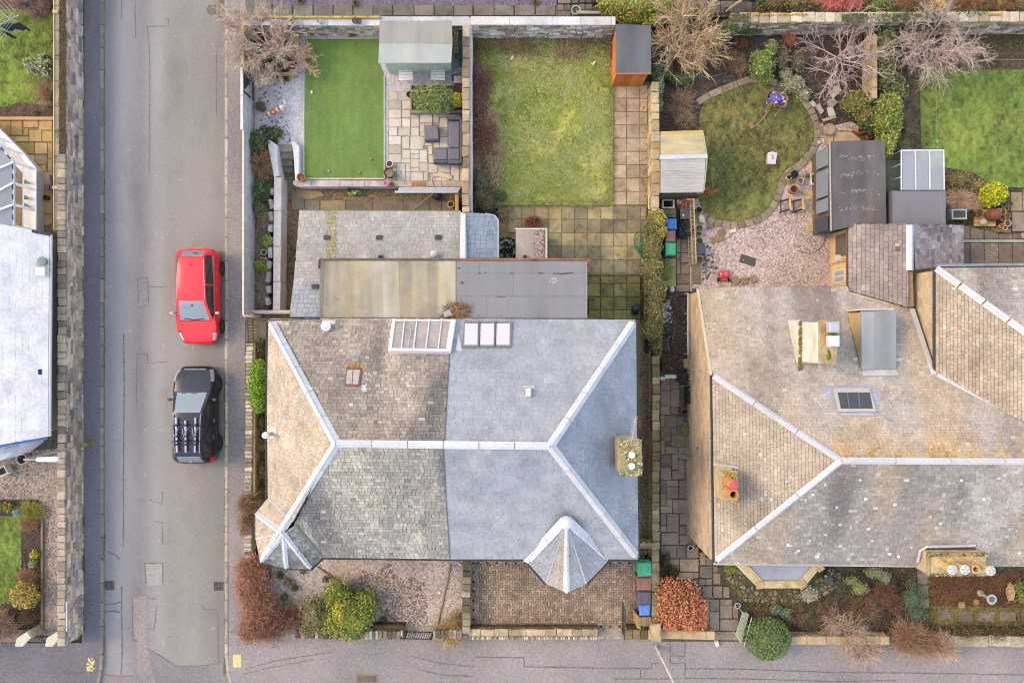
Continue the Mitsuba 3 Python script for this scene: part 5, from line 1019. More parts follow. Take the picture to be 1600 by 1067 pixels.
# dog
def dog():
    k=thing('dog','brown and white dog walking across the pale gravel','dog');h=TZ+.02
    A=lambda px,py,z:P(px,py,h+z)
    J={'rump':(A(439.5,168.5,.40),.105),'loin':(A(434,171,.41),.098),'chest':(A(426,174.5,.40),.118),'neck':(A(421,177,.47),.075),'head':(A(417.5,178.5,.50),.075),'brow':(A(416,179.5,.50),.062),'nose':(A(413.2,180.8,.45),.030)}
    J.update(tail=(A(442.5,165.5,.46),.028),tail1=(A(445.5,162.5,.52),.034),tail2=(A(444.8,159,.58),.036),tail3=(A(442.5,157,.6),.018))
    bones=[('rump','loin'),('loin','chest'),('chest','neck'),('neck','head'),('head','brow'),('brow','nose'),('rump','tail'),('tail','tail1'),('tail1','tail2'),('tail2','tail3')]
    for nm,root,dx,dy,fwd in (('fl','chest',-1.5,3.4,-1.2),('fr','chest',1.6,-3.0,1.0),('bl','rump',-1.0,3.2,1.6),('br','rump',2.2,-2.6,-1.0)):
        c=J[root][0];px=800+c[0]*35/(1-.028);ax=np.array([-.9,-.42])
        o=np.array([.42,-.9])*(.085 if nm[1]=='r' else-.085)*-1
        s=c[:2]+o;f=s+ax*.09*fwd
        J[nm+'0']=(np.array([*s,h+.34]),.06);J[nm+'1']=(np.array([*((s+f)/2+(ax*.03 if nm[0]=='f' else-ax*.05)),h+.18]),.034);J[nm+'2']=(np.array([*f,h+.035]),.026);J[nm+'3']=(np.array([*(f+ax*.05),h+.02]),.024)
        bones+=[(root,nm+'0'),(nm+'0',nm+'1'),(nm+'1',nm+'2'),(nm+'2',nm+'3')]
    hd=J['head'][0];sd=np.array([.42,-.9,0])
    for e,s in (('el',-1),('er',1)):
        J[e+'0']=(hd+sd*s*-.055+[.01,0,.04],.028);J[e+'1']=(hd+sd*s*-.105+[.015,.0,-.04],.016);bones.append((e+'0',e+'1'))
    sp=lambda c,r:m3.Manifold.sphere(r,14).translate(tuple(float(x) for x in c))
    bod=m3.Manifold.batch_boolean([m3.Manifold.batch_hull([sp(*J[a]),sp(*J[b])]) for a,b in bones],m3.OpType.Add).refine_to_length(.022)
    g=bod.to_mesh();tm=trimesh.Trimesh(g.vert_properties[:,:3],g.tri_verts,process=True);trimesh.smoothing.filter_taubin(tm,iterations=8)
    fc=tm.triangles_center;loc=(fc-A(427,174,0))@np.array([-.91,-.41,0]);z=fc[:,2]-h
    n_=meshkit.fbm(fc*9,3)
    brown=((loc>-.21)&(loc<.30)&(z>.27)&((n_>.33)))|((np.abs(loc+.33)<.06)&(z>.44))
    brown &= ~((loc>.10)&(loc<.17)&(n_>.42));side=(fc-hd)@sd;brown |= (loc>.27)&(np.abs(side)>.03);brown &= ~(loc>.40)
    for nm,mask,c in (('body',None,None),):
        cols=np.where(brown[:,None],C(206,118,62),C(244,240,236))*(1+.1*(n_[:,None]-.5))
        v=tm.triangles.reshape(-1,3);vn=tm.vertex_normals[tm.faces].reshape(-1,3);f=np.arange(len(v)).reshape(-1,3)
        path=meshkit.write_ply((v,f),False,np.repeat(enc(cols,.15),3,0),None,normals=vn)
        kk=key('body',k);scene[kk]={'type':'ply','filename':path,'face_normals':False,'bsdf':{'type':'ref','id':'bsdf_paint'}}
    m=MB();s=trimesh.creation.icosphere(subdivisions=1,radius=.018);m.add(s.vertices+J['nose'][0]+[-.028,-.012,.008],s.faces,enc(C(50,40,40)));put(m,'nose',k,smooth=True)
    for s_ in (-1,1):m=MB();e=trimesh.creation.icosphere(subdivisions=1,radius=.011);m.add(e.vertices+J['brow'][0]+sd*s_*.035+[-.035,-.015,.042],e.faces,enc(C(40,30,26)));put(m,'eye',k,smooth=True)
dog()

# ---------------------------------------------------------------- wall between, and the rough lawn garden
k=stone_wall('stone_wall','tall narrow stone wall dividing the patio from the rough lawn',P(727.8,40,1.95)[:2],P(727.8,332,1.95)[:2],.26,.1,1.85,[(190,166,136),(150,130,108),(206,184,154),(120,106,92)],course=.2,length=.4,face=(1,),cope=True,cope_w=.45,cope_col=[(206,180,148),(176,150,122),(222,200,168),(150,128,106),(190,170,146)],cope_h=.13,over=.02)
k=thing('white_fence','thin white plank fence fixed to the dividing wall','fence')
for i in range(6):m=MB().pbox(733.2,30+i*50,736.4,79.4+i*50,.2,1.72,C(216,216,222,k=U(.94,1.03)),.15,.008);put(m,'panel',k)
ground('rough_ground',[(733,30),(962,30),(962,325),(733,325)],.12,'soil',(128,112,84),.6)
RL=[(748,62),(800,58),(955,60),(957,321),(777,321),(776,250),(768,200),(752,120)]
ground('lawn',RL,.16,'grass',(170,180,88),.45)
m=MB();mk=lambda p:meshkit.fbm(np.c_[p*.8+31,np.zeros(len(p))],4)>.40
blades(m,Q(RL),.16,30000,.10,[(186,210,98),(206,216,122),(160,192,80),(222,222,146)],.006,.7,mk)
blades(m,Q(RL),.16,20000,.10,[(255,246,190),(250,236,170),(255,250,204),(226,224,144)],.006,.9,lambda p:meshkit.fbm(np.c_[p*1.1+5,np.zeros(len(p))],4)>.5)
blades(m,Q(RL),.16,6000,.13,[(110,150,64),(124,164,72)],.007,.6,lambda p:meshkit.fbm(np.c_[p*.9+77,np.zeros(len(p))],3)>.62)
litter(m,Q(RL),.2,3600,.036,[(212,202,132),(200,196,116),(222,210,150),(176,182,92)],.1,.9)
litter(m,Q(RL),.2,6000,.045,[(138,164,70),(156,176,80),(118,148,58)],.1,.7);litter(m,Q(RL),.17,700,.045,[(92,108,50),(100,96,56)],.1)
blades(m,Polygon(Q(RL)).buffer(.12).difference(Polygon(Q(RL)).buffer(-.2)),.15,5200,.13,[(150,150,90),(190,172,120),(120,138,66)],.007,1.2)
put(m,'rough_grass',None,kind='stuff',label='long patchy green and straw coloured grass of the neglected lawn',cat='grass')
m=MB();blades(m,Q([(738,56),(955,56),(955,95),(740,82)],.15),.13,3200,.22,[(156,128,98),(130,104,78),(180,152,118),(110,110,60)],.008,.8,lambda p:meshkit.fbm(np.c_[p*1.3+12,np.zeros(len(p))],3)>.45)
put(m,'dead_grass',None,kind='stuff',label='matted dead grass below the rubble wall',cat='grass')
stone_wall('stone_wall','whitewashed rubble wall with pale coping heading the rough lawn',P(735,32.5,1.75)[:2],P(962,32.8,1.75)[:2],.3,.1,1.66,[(236,232,226),(216,208,196),(244,240,232),(166,160,154),(200,186,168)],course=.15,length=.32,face=(-1,),cope=True,cope_w=1.5,cope_col=[(226,226,230),(218,214,212)],cope_h=.09,cope_rough=False)
for x in (820,906.5):m=MB().pbox(x-3,38,x+3,40.5,.1,1.55,C(176,132,100),.4);one(m,'timber_post',('brown post against the whitewashed wall by the '+('rusty disc' if x<850 else 'orange shed')),'post',mat='wood')
m=MB();q=P(847,43,1.1);t=np.linspace(0,2*np.pi,23)[:-1];m.plate([q+[np.cos(a)*.41,np.sin(a)*.17+.03*np.cos(a),np.sin(a)*.33] for a in t],.03,C(140,96,76),.5);one(m,'metal_disc','rusty round metal disc leaning against the whitewashed wall','disc')
def heap(label,lobes,cols,n,core):twiggy('dead_shrub',label,'shrub',lobes,.13,cols,n,.008,core=core,droop=.3)
heap('red brown twiggy shrub against the fence beside the rough lawn',[(752,132,17,28,.9),(748,165,14,18,.8)],[(136,98,84),(112,80,70),(166,126,108)],700,(96,70,60))
heap('lower red brown twiggy shrub further down the fence',[(759,222,18,22,.8),(753,205,14,20,.7)],[(140,96,80),(116,78,66),(170,124,102)],560,(96,66,56))
heap('pale tangle of dead stems between the red brown shrubs',[(768,190,16,22,.5),(772,240,14,20,.5),(775,275,10,22,.4)],[(190,162,130),(164,136,108),(206,182,150)],420,None)
bush('dark_bramble','dark bramble with small leaves at the foot of the fence','bramble',[(752,282,15,22,.6),(762,320,14,12,.5),(750,305,12,16,.6)],.13,[(96,92,62),(74,72,54),(120,110,80),(130,116,96)],1200,.04)
heap('small heap of dead stems on the rough lawn',[(882,82,22,11,.3),(800,68,14,10,.25)],[(176,146,116),(150,122,98),(196,168,136)],260,None)
bush('green_clump','low dark green clump at the lawn corner','plant',[(783,306,10,10,.3)],.16,[(84,112,64),(70,96,56),(104,130,80)],340,.04)
bush('bronze_plant','bronze leaved plant against the orange shed','plant',[(955,82,5,12,.4)],.14,[(140,92,70),(116,78,60),(170,116,90)],260,.04)
for x,y,lab in ((800,91,'white scrap lying near the head of the rough lawn'),(928,99.5,'small white scrap near the orange shed')):m=MB().leaves(P(x,y,.3)[None]+rng.normal(size=(4,3))*.03,.08,[C(236,230,220)],3);one(m,'paper_scrap',lab,'litter')
k=thing('orange_shed','orange stained shed with grey felt roof on the slab path','shed');z0_,z1_=1.95,2.15
R=[P(962,38,2.05),P(1017,40,2.05),P(1017.5,115.5,2.0),P(962,116,2.0)]
m=MB().plate(R,.06,C(104,106,114),.3);put(m,'roof',k,'felt')
m=MB().plate([R[2]+[0,-.01,.03],R[3]+[0,-.01,.03],R[3]+[0,.03,.03],R[2]+[0,.03,.03]],.1,C(206,130,90),.2);put(m,'fascia',k,'wood')
W4=[R[3]+[.06,.08,0],R[2]+[-.08,.08,0],R[1]+[-.08,-.08,0],R[0]+[.06,-.08,0]]
for a,b,q in ((0,1,9),(3,0,12),(1,2,12)):
    A,B=W4[a],W4[b]
    for i in range(q):s,e=A+(B-A)*(i/q),A+(B-A)*((i+1)/q);d=(e-s)/np.linalg.norm(e-s);o=np.array([-d[1],d[0]])*.02;m=MB().slab([(s+d*.003)[:2],(e-d*.003)[:2],(e-d*.003)[:2]+o,(s+d*.003)[:2]+o],.1,1.93,C((206,112,50) if i in (2,3,4) and q==9 else (222,132,66),k=U(.9,1.08)),.3);put(m,'board',k,'wood')
m=MB().slab([x[:2]+d for x,d in zip(W4,((.03,.03),(-.03,.03),(-.03,-.03),(.03,-.03)))],.1,1.9,C(130,80,50));put(m,'frame',k)
pb=ground('patio_ground',[(956,128),(1016,128),(1008,500),(915,500),(915,405),(778,405),(778,322),(956,322)],.11,'soil',(150,132,92),.45)
PC=[(204,180,152),(196,172,146),(208,184,154),(190,168,142)]
rows=[133+20.8*i for i in range(10)]
flags(pb,[q for a,b in zip(rows,rows[1:]) for q in ((958,a,979,b),(979,a,1000,b),(1000,a,1012,b))],.145,PC,amp=.42,gap=1.0)
m=MB().pbox(956,132,958,322,.1,.19,C(176,160,128),.3);one(m,'path_edging','thin concrete edging between rough lawn and slab path','edging')
PC2=[(166,152,118),(176,160,122),(154,142,112),(184,166,120),(146,136,108)]
rows=[322.5,343,364,385,406,428];xs=[794,815,836,857,877.5,898,918.5,939,959,980,1001,1010]
flags(pb,[(a,c,b,d) for c,d in zip(rows,rows[1:]) for a,b in zip(xs,xs[1:]) if not (b<870 and d>366) and not (b<920 and d>407)],.145,PC2,amp=.55,gap=.8)
m=MB().pbox(858,364,874,374,.1,.15,C(176,166,116),.3);put(m,'patch_slab',pb,'slab')
lp=ground('sunken_ground',[(915,429.5),(1006,429.5),(1006,500),(915,500)],.125,'soil',(80,76,40),.6)
m=MB().pbox(916,427,1006,430,.05,.21,C(130,118,90),.4,.01);one(m,'step_edge','stone step edge between upper and lower patio slabs','step',mat='slab')
flags(lp,[(a,c,b,d) for c,d in zip([430.5,443,463.5,484,499],[443,463.5,484,499]) for a,b in zip([917,938,959,979.5,1001],[938,959,979.5,1001])],.15,[(144,134,80),(154,144,88),(132,124,76)],amp=.6,gap=1.2)
m=MB()
litter(m,Q([(780,322),(1010,322),(1010,428),(920,428),(858,405),(858,340),(780,340)],.15),.152,90,.02,[(226,222,214),(206,190,160)]);litter(m,Q([(1000,140),(1012,140),(1012,428),(1003,428)],.15),.152,300,.03,[(130,130,60),(110,116,50)])
put(m,'moss',None,kind='stuff',label='moss specks and grit on the slabbed patio',cat='moss')
k=thing('grey_box','dark grating panel on the wall foot of the flat extension','grating');m=MB().pbox(917.5,467,920.5,491,.15,.5,C(60,58,52),.3);put(m,'frame',k)
m=MB();litter(m,Q([(778,372),(804,372),(804,404),(778,404)],.2),.15,160,.1,[(226,224,222),(40,38,38),(60,58,54),(206,204,200),(30,30,28)],clump=None);put(m,'rubble',None,kind='stuff',label='black and white rubble beside the small flat roofed store',cat='rubble')
twiggy('russet_shrub','small russet shrub behind the flat roofed store','shrub',[(833,348,13,9,.7)],.15,[(150,92,74),(120,72,60),(176,116,92)],420,.007,core=(104,66,54))
bush('dull_plant','dull reddish plant at the patio edge by the blue roof','plant',[(785,340,7,7,.4),(782,332,6,5,.3)],.15,[(130,106,84),(110,100,70),(150,120,100)],260,.04)
m=MB();c=P(1000,384,.17)
for i in range(5):
    t=np.linspace(0,2*np.pi,18)+i;r=.32-.03*i;m.tube(np.c_[c[0]+r*.55*np.cos(t)+.05*i-.1,c[1]+r*1.3*np.sin(t)-.12*i+.2,np.full(18,.19+.02*i)],.016,C(70,150,110),.1,5)
m.tube([P(999,395,.2),P(1002,403,.2),P(1004,405,.25)],.016,C(70,150,110),.1,5);one(m,'garden_hose','loosely coiled green garden hose on the patio by the hedge','hose')
k=thing('watering_can','black watering can and dark tub in the lower patio corner','watering can');pc=P(991,488,.15)
m=MB().lathe(pc,[(0,0),(.15,0),(.17,.3),(.14,.3),(.13,.1)],C(54,66,66),.3,14);put(m,'body',k);m=MB().tube([pc+[.12,.05,.1],pc+[.28,.18,.38]],.03,C(50,64,64));put(m,'spout',k);m=MB().tube([pc+[-.15,0,.25],pc+[0,.02,.45],pc+[.15,.04,.28]],.02,C(50,60,60));put(m,'handle',k)
m=MB().box(P(993,481,.15),(.3,.24,.32),C(56,78,80),.3,.3,.04);one(m,'tub','dark green tub beside the watering can','tub')
m=MB().tube([P(1005,404,.2),P(1005,409,.2)],.07,C(206,214,236));one(m,'hose_reel','pale blue hose fitting at the hedge foot','hose fitting')
# ---------------------------------------------------------------- strip beyond the north walls
ground('gravel_lane',[(383,-400),(870,-400),(870,9),(383,9)],.12,'gravel',(128,118,136),.5)
sp=ground('yard_ground',[(340,-400),(383,-400),(383,9),(1060,9),(1060,26),(340,26)],.1,'soil',(120,110,92),.5)
flags(sp,[(385,1,425,24),(426,8,457,25),(458,8,489,25),(490,8,520,25),(521,8,551,25),(552,8,583,25),(583,8,613,25),(614,8,647,25),(647,8,678,25),(679,8,709,25),(709,8,739,25),(740,8,772,25),(772,8,803,25),(804,8,836,25),(837,8,868,25)],.15,[(132,126,116),(124,118,108),(140,132,120)],amp=.45)
flags(sp,[(871,7,881,17),(882,7,892,17),(871,17,892,26),(893,-4,904,6),(905,-4,914,5),(915,-4,925,5),(904,6,914,16),(915,6,926,15),(893,7,903,12),(926,6,938,15),(871,-4,892,6),(926,-4,940,5),(905,16,926,22)],.15,[(132,122,112),(142,130,118),(124,112,104)],amp=.4)
for x,y,lab,cl in ((556,6,'mossy olive weed clump at the edge of the purple grey lane',[(130,122,60),(104,104,56),(150,140,80)]),(836,5,'low yellowish weed clump near the end of the lane',[(150,140,84),(126,118,70)]),(470,2,'small weed in the lane gravel',[(140,130,90),(110,110,60)])):tussock('weed_clump',lab,'weed',x,y,.14,8,.18,120,cl)
ground('north_bed',[(940,-400),(2000,-400),(2000,30),(940,26)],.13,'soil',(112,96,72),.7)
np_=ground('patio_ground',[(1050,-60),(1180,-60),(1180,24),(1050,22)],.15,'soil',(90,80,70),.5)
flags(np_,grid_flags(1056,-18,1176,21,6,2,.5),.18,[(120,110,104),(108,98,92),(130,118,108)],amp=.4)
k=thing('kettle_barbecue','dark blue lidded kettle barbecue at the patio edge','barbecue');c=P(1167.5,6,.18)
m=MB().lathe(c,[(.1,.55),(.27,.75),(.28,.8),(.24,.92),(.1,.98),(0,.99)],C(44,52,84),.1,18);put(m,'bowl',k,'gloss',True);m=MB().tube([c+[0,0,.99],c+[0,0,1.05]],.04,C(190,190,196));put(m,'handle',k)
for a in (0.5,2.6,4.7):m=MB().tube([c+[.1*math.cos(a),.1*math.sin(a),.6],c+[.3*math.cos(a),.3*math.sin(a),0]],.015,C(150,150,150));put(m,'leg',k)
for (x0_,y0_,x1_,y1_,lab) in ((1098,-4,1110,8,'pale wooden garden chair cut by the top edge'),):
    k=thing('garden_chair',lab,'chair')
    for a,b in (((1098,-6),(1109,8)),((1104,-8),(1116,4)),((1109,8),(1118,-2))):m=MB().tube([P(*a,.6),P(*b,.6)],.03,C(206,176,150),.2);put(m,'frame',k)
    for a in ((1099,-4),(1109,8),(1117,-1)):m=MB().tube([P(*a,.6),(*P(*a,.6)[:2],.18)],.025,C(196,166,140),.2);put(m,'leg',k)
k=thing('plank','pale leaning plank over a dark wheel beside the barbecue','plank');m=MB().tube([P(1134,19,.3),P(1150,6,.7),P(1159,1,.9)],.05,C(212,194,164),.2,4);put(m,'board',k,'wood')
m=MB().lathe(P(1135,17,.18),[(0,0),(.11,0),(.12,.1),(0,.11)],C(50,46,44),.2,12);one(m,'wheel','small dark wheel lying at the foot of the plank','wheel')
pot('planter','round pale ringed planter behind the whitewashed wall',900,16,7,.15,.4,(176,172,150),(96,96,70),rimc=(206,204,180))
m=MB().slab(Q([(900,16.5),(940,18),(940,22),(902,22)],.6),.1,.6,C(190,182,168),.4,.02);one(m,'low_wall','low pale curved wall running from the ringed planter','wall',mat='slab')
bush('yellow_hedge','yellow green leafy hedge above the orange shed','hedge',[(965,14,24,13,1.3),(1000,14,24,16,1.5),(1030,16,20,14,1.4),(985,30,22,8,1.0),(1020,30,22,11,1.1),(945,10,14,9,1.0),(1048,18,16,10,1.0)],.13,[(176,168,72),(146,148,60),(196,184,96),(110,120,52),(130,136,70)],5200,.055)
m=MB().pbox(988,-8,1006,3,.2,1.0,C(76,216,170),.1,.05);one(m,'wheelie_bin','bright turquoise bin lid behind the yellow hedge','bin')
m=MB().pbox(928,-6,942,4,.2,.6,C(44,40,44),.2,.04);one(m,'storage_box','black box at the edge of the northern paving','box')
bush('olive_bush','olive brown bush along the northern wall','bush',[(1205,6,26,14,.8),(1245,6,24,15,.9)],.13,[(128,116,66),(104,98,56),(156,142,88),(116,92,66)],1500,.05)
twiggy('pink_shrub','bright pink twigged shrub behind the north wall','shrub',[(1310,2,40,22,1.2)],.13,[(236,134,130),(214,106,108),(246,170,160),(226,150,140)],1100,.009,core=(206,110,108))
bush('green_bush','loose green bush next to the pink shrub','bush',[(1372,10,22,16,1.0),(1352,4,10,10,.8)],.13,[(120,130,60),(96,106,50),(146,154,84)],1300,.05)
twiggy('straw_clump','clump of straw coloured leaves behind the north wall','plant',[(1457,13,14,8,.5)],.13,[(232,204,146),(206,176,120)],150,.014)
twiggy('brown_shrub','reddish brown twiggy bed behind the north wall','shrub',[(1420,8,26,14,.6),(1505,8,26,16,.8),(1560,6,34,16,.8)],.13,[(176,128,96),(150,106,80),(196,154,120),(120,112,66)],1100,.008,core=(110,84,62))
bush('olive_bush','small olive clumps among the brown northern bed','bush',[(1433,6,14,10,.5),(1536,16,16,8,.4),(1590,12,16,10,.5)],.13,[(116,116,62),(92,96,50),(140,130,80)],800,.05)
m=MB();rough_stone(m,P(1564,4,.4),(.55,.36,.4),.5,C(214,196,120),.4);one(m,'boulder','pale yellow boulder in the northern bed','boulder',mat='stone')
NC=[(196,180,152),(170,154,128),(210,198,174),(150,138,112)]
stone_wall('stone_wall','broad mossy stone wall bounding the far gardens',P(1142,28,1.6)[:2],P(1640,26,1.6)[:2],.36,.1,1.5,[(214,200,180),(186,172,150),(228,214,194),(156,146,122)],course=.17,length=.42,face=(-1,),cope=True,cope_w=.42,cope_col=[(226,208,186),(206,186,158),(216,200,178),(190,172,140)],cope_h=.12)
m=MB()
for a,b in ((1140,1170),(1315,1350),(1345,1420)):
    litter(m,Q([(a,22),(b,22),(b,36),(a,36)],1.65),1.66,260,.045,[(100,104,60),(80,88,50),(124,120,76)])
for a,b in ((1178,1262),(1544,1562)):litter(m,Q([(a,22.5),(b,22.5),(b,24.5),(a,24.5)],1.65),1.66,160,.04,[(206,166,50),(190,146,50),(214,184,84)])
put(m,'wall_moss',None,kind='stuff',label='moss and orange lichen along the far wall top',cat='moss')
bush('ivy','dark ivy draped over the far stone wall beneath pink tree','ivy',[(1400,34,34,12,1.7),(1440,36,40,13,1.75),(1372,38,22,12,1.5),(1500,30,30,8,1.7)],.1,[(62,92,54),(46,72,44),(88,116,70),(74,96,60)],3600,.055)
bush('ivy','patch of ivy on the wall by the big bare tree','ivy',[(1138,46,16,14,1.4),(1170,46,26,7,1.0)],.1,[(84,110,58),(66,90,48),(110,132,74)],1300,.05)

# ---------------------------------------------------------------- garden with the oval lawn
ground('dark_soil',[(1018,36),(1412,36),(1412,240),(1300,240),(1290,360),(1018,360)],.13,'soil',(82,68,62),.75)
pk=ground('gravel_patio',[(1078,455),(1078,300),(1100,160),(1200,118),(1290,200),(1330,190),(1365,212),(1330,455)],.14,'gravel',(216,193,187),.5)
lawnC=[(1092,185),(1098,165),(1115,148),(1140,136),(1170,128),(1200,130),(1228,138),(1248,152),(1262,172),(1271,195),(1272,215),(1264,235),(1248,252),(1228,266),(1217,282),(1212,300),(1206,318),(1192,334),(1170,344),(1145,348),(1118,343),(1100,330),(1092,312),(1095,290),(1102,260),(1098,220)]
ground('lawn',lawnC,.17,'grass',(116,118,62),.6)
m=MB();blades(m,Q(lawnC),.17,9000,.05,[(92,118,46),(110,132,56),(76,98,42)],.006,.7,lambda p:meshkit.fbm(np.c_[p*.9+3,np.zeros(len(p))],3)>.5);litter(m,Q(lawnC),.175,900,.03,[(120,98,80),(96,78,64),(140,116,90)],clump=1.0);blades(m,Polygon(Q(lawnC)).buffer(.08).difference(Polygon(Q(lawnC)).buffer(-.1)),.16,2600,.07,[(110,128,60),(130,136,76),(90,104,50)],.007,1.0);put(m,'grass',None,kind='stuff',label='thin mossy grass on the oval lawn',cat='grass')
k=key('lawn_kerb');note(k,kind='structure')
edge=[(1090,160),(1098,154),(1120,143),(1145,134),(1170,123),(1200,125),(1230,135),(1252,150),(1268,172),(1277,195),(1278,216),(1270,238),(1253,257),(1233,271),(1222,287),(1217,303),(1211,321),(1196,338),(1172,349),(1145,353),(1116,348),(1097,337)]
L=LineString(edge);s=0
while s<L.length-4:
    w=(12.5 if 190<s<330 else 22) if s<340 else 12.5
    w=min(w*U(.85,1.15),L.length-s);a,b=np.array(L.interpolate(s+.4).coords[0]),np.array(L.interpolate(s+w-.5).coords[0]);d=(b-a)/np.linalg.norm(b-a);n_=np.array([-d[1],d[0]])*5.2
    m=MB().slab(Q([a-n_,b-n_,b+n_,a+n_],.2),.05,.2+U(-.01,.02),C([(160,142,124),(146,130,110),(172,152,132)][rng.integers(3)],k=U(.9,1.1)),.5,.02);put(m,'sett',k,'stone');s+=w
bare_tree('bare_tree','big tan many stemmed bare tree above the orange shed',1066,68,.13,2.3,2.35,[(204,178,142),(184,158,124),(218,194,158),(164,140,110)],nb=(18,9,6,4),r0=.1,seed=9,up=.05,lean=(.3,.1),trunk=.08)
bare_tree('bare_tree','purplish spreading bare tree over the dark soil',1308,98,.13,2.0,2.5,[(186,162,156),(160,138,134),(204,182,174)],nb=(9,7,5,4),r0=.06,seed=12,up=.1)
bare_tree('bare_tree','pinkish bare tree standing over the ivy covered wall',1432,84,.13,2.3,2.15,[(202,182,172),(182,160,152),(216,198,188),(160,138,132)],nb=(10,8,6,4,2),r0=.08,seed=15,up=.15,lean=(.2,.05))
twiggy('dead_shrub','small tangle of bare brown stems between tree and green shrub','shrub',[(1150,105,16,14,.6),(1125,92,18,14,.6)],.13,[(176,144,112),(150,120,92),(130,104,80)],300,.007)
twiggy('dead_shrub','dry tangled stems beside the dark soil bank','shrub',[(1062,165,20,26,.5),(1070,190,16,14,.4)],.13,[(150,124,104),(122,98,84),(176,148,124)],420,.006)
bush('ivy','dark blue green ivy trailing beside the stone wall','ivy',[(1029,130,8,28,1.2),(1028,165,7,18,1.1),(1025,112,7,12,1.2)],.13,[(92,116,92),(70,94,72),(116,136,106),(84,100,76)],1500,.045)
bush('evergreen_fern','dark green arching plant under the big bare tree','plant',[(1066,122,22,16,.5),(1042,112,14,14,.5)],.13,[(92,104,64),(70,84,52),(118,128,84)],700,.05)
bush('feathery_shrub','bright feathery green shrub at the head of the oval lawn','shrub',[(1190,100,20,22,1.2),(1205,76,9,14,1.1),(1196,122,12,10,.6)],.13,[(134,152,76),(108,128,58),(160,174,100),(88,106,50)],1900,.05)
bush('grey_shrub','grey green shrub between oval lawn and purplish tree','shrub',[(1240,132,18,14,.6),(1256,146,12,12,.5),(1228,116,10,12,.5)],.13,[(164,162,130),(136,138,108),(186,182,150),(112,112,86)],1300,.045)
bush('dark_bush','dull dark leaved bush behind the grey green shrub','bush',[(1222,90,14,18,.8),(1246,96,14,16,.7)],.13,[(112,106,84),(86,84,64),(140,130,104)],900,.05)
twiggy('orange_shrub','small orange red twigged shrub near the north wall','shrub',[(1228,68,14,13,.8)],.13,[(190,124,96),(160,102,80),(206,146,118)],90,.007)
twiggy('orange_shrub','rusty patch of dead bracken under the wall ivy','shrub',[(1156,70,12,8,.4)],.13,[(150,100,72),(126,84,62)],70,.008)
bush('olive_shrub','olive yellow shrub at the corner by the felt shed','shrub',[(1336,160,22,20,1.1),(1350,178,15,18,1.0)],.13,[(146,142,72),(120,118,58),(170,160,92),(100,98,52)],2000,.045)
bush('dark_conifer','dark green shrub below the olive yellow one','shrub',[(1357,196,12,16,.9)],.13,[(74,90,54),(58,72,44),(92,106,64)],700,.045)
k=None
for i,(q,c) in enumerate((([(1290,126),(1298,121),(1307,128),(1300,135)],(176,160,150)),([(1296,145),(1308,133),(1316,141),(1303,154)],(206,190,172)),([(1293,158),(1302,153),(1310,160),(1302,168),(1294,165)],(170,160,152)),([(1293,168),(1301,165),(1307,180),(1296,182)],(208,206,196)),([(1265,160),(1270,156),(1277,164),(1272,168)],(200,188,180)),([(1274,166),(1280,162),(1288,174),(1283,179)],(186,172,164)),([(1285,186),(1306,180),(1308,184),(1288,190)],(196,174,140)))):
    m=MB().slab(Q(q,.22),.1,.2+.02*(i%3),C(c),.4,.015,tilt=None);one(m,'loose_slab',['grey slab nearest the purplish tree','large pale square slab by the olive shrub','grey split slab beneath the pale square one','whitish oblong slab at the end of the scattered row','small pale slab against the lawn kerb','second slab against the lawn kerb','sandy flat slab laid across by the shrub'][i],'slab',mat='slab')
pa=ground('paving_ground',[(1312,205),(1372,205),(1372,236),(1300,236),(1300,220)],.15,'soil',(110,84,70),.6)
for q in ([(1304,206),(1330,206),(1345,218),(1345,226),(1304,226)],[(1311,204),(1323,193),(1333,205)],[(1364,207),(1374,207),(1374,220),(1366,220)],[(1288,205),(1302,205),(1302,226),(1288,226)]):m=MB().slab(Q(q,.18),.1,.18,C(206,178,138),.45,.01);put(m,'flagstone',pa,'slab')
for x,y,r,lab in ((1345,204.5,4.6,'terracotta pot at the foot of the olive shrub'),(1359,212.5,4.4,'terracotta pot nearest the yellow hedge'),(1357,205,3.6,'small terracotta pot behind its neighbours')):pot('terracotta_pot',lab,x,y,r,.18,.24,(176,92,54),(70,50,40),rimc=(200,116,70))
k=thing('bird_bath','round weathered stone bowl on the pebbles beside the lawn kerb','bird bath');m=MB().lathe(P(1293,204,.15),[(.2,0),(.24,.12),(.26,.22),(.2,.22),(.0,.17)],C(176,148,128),.6,16);put(m,'bowl',k,'stone');m=MB();litter(m,Q([(1276,195),(1290,192),(1300,208),(1290,216),(1280,214)],.16),.16,160,.05,[(216,196,160),(186,160,128)]);put(m,'pebble',k,kind='stuff')
# wheelbarrow, box, branch
k=thing('wheelbarrow','wheelbarrow holding a crumpled purple and white bag','wheelbarrow');m=MB()
tr=[(1199,148),(1202,143),(1207,142),(1229,149),(1232,153),(1229,164),(1226,168),(1221,168),(1201,159),(1198,155)]
a=np.array(Q(tr,.62));c=a.mean(0);b=c+(a-c)*.72;n_=len(a);i=np.arange(n_);j=(i+1)%n_
m.add(np.vstack([np.c_[a,np.full(n_,.62)],np.c_[b,np.full(n_,.36)]]),np.stack([i,j,j+n_,i+n_],1),enc(C(176,124,106),.3));m.face(np.c_[b,np.full(n_,.36)],C(186,132,110),.4);put(m,'tray',k,'satin')
for i in range(n_):pass
m=MB().tube([np.array([*x,.62]) for x in [*a,a[0]]],.018,C(150,110,100),.2,5);put(m,'rim',k)
m=MB();cc=P(1212,154,.5)
for q in range(150):m.leaves((cc+rng.normal(size=3)*[.17,.13,.04]+[0,0,.05])[None],.09,[C(120,96,206),C(140,116,220),C(206,200,226),C(226,224,236),C(96,80,190)],1)
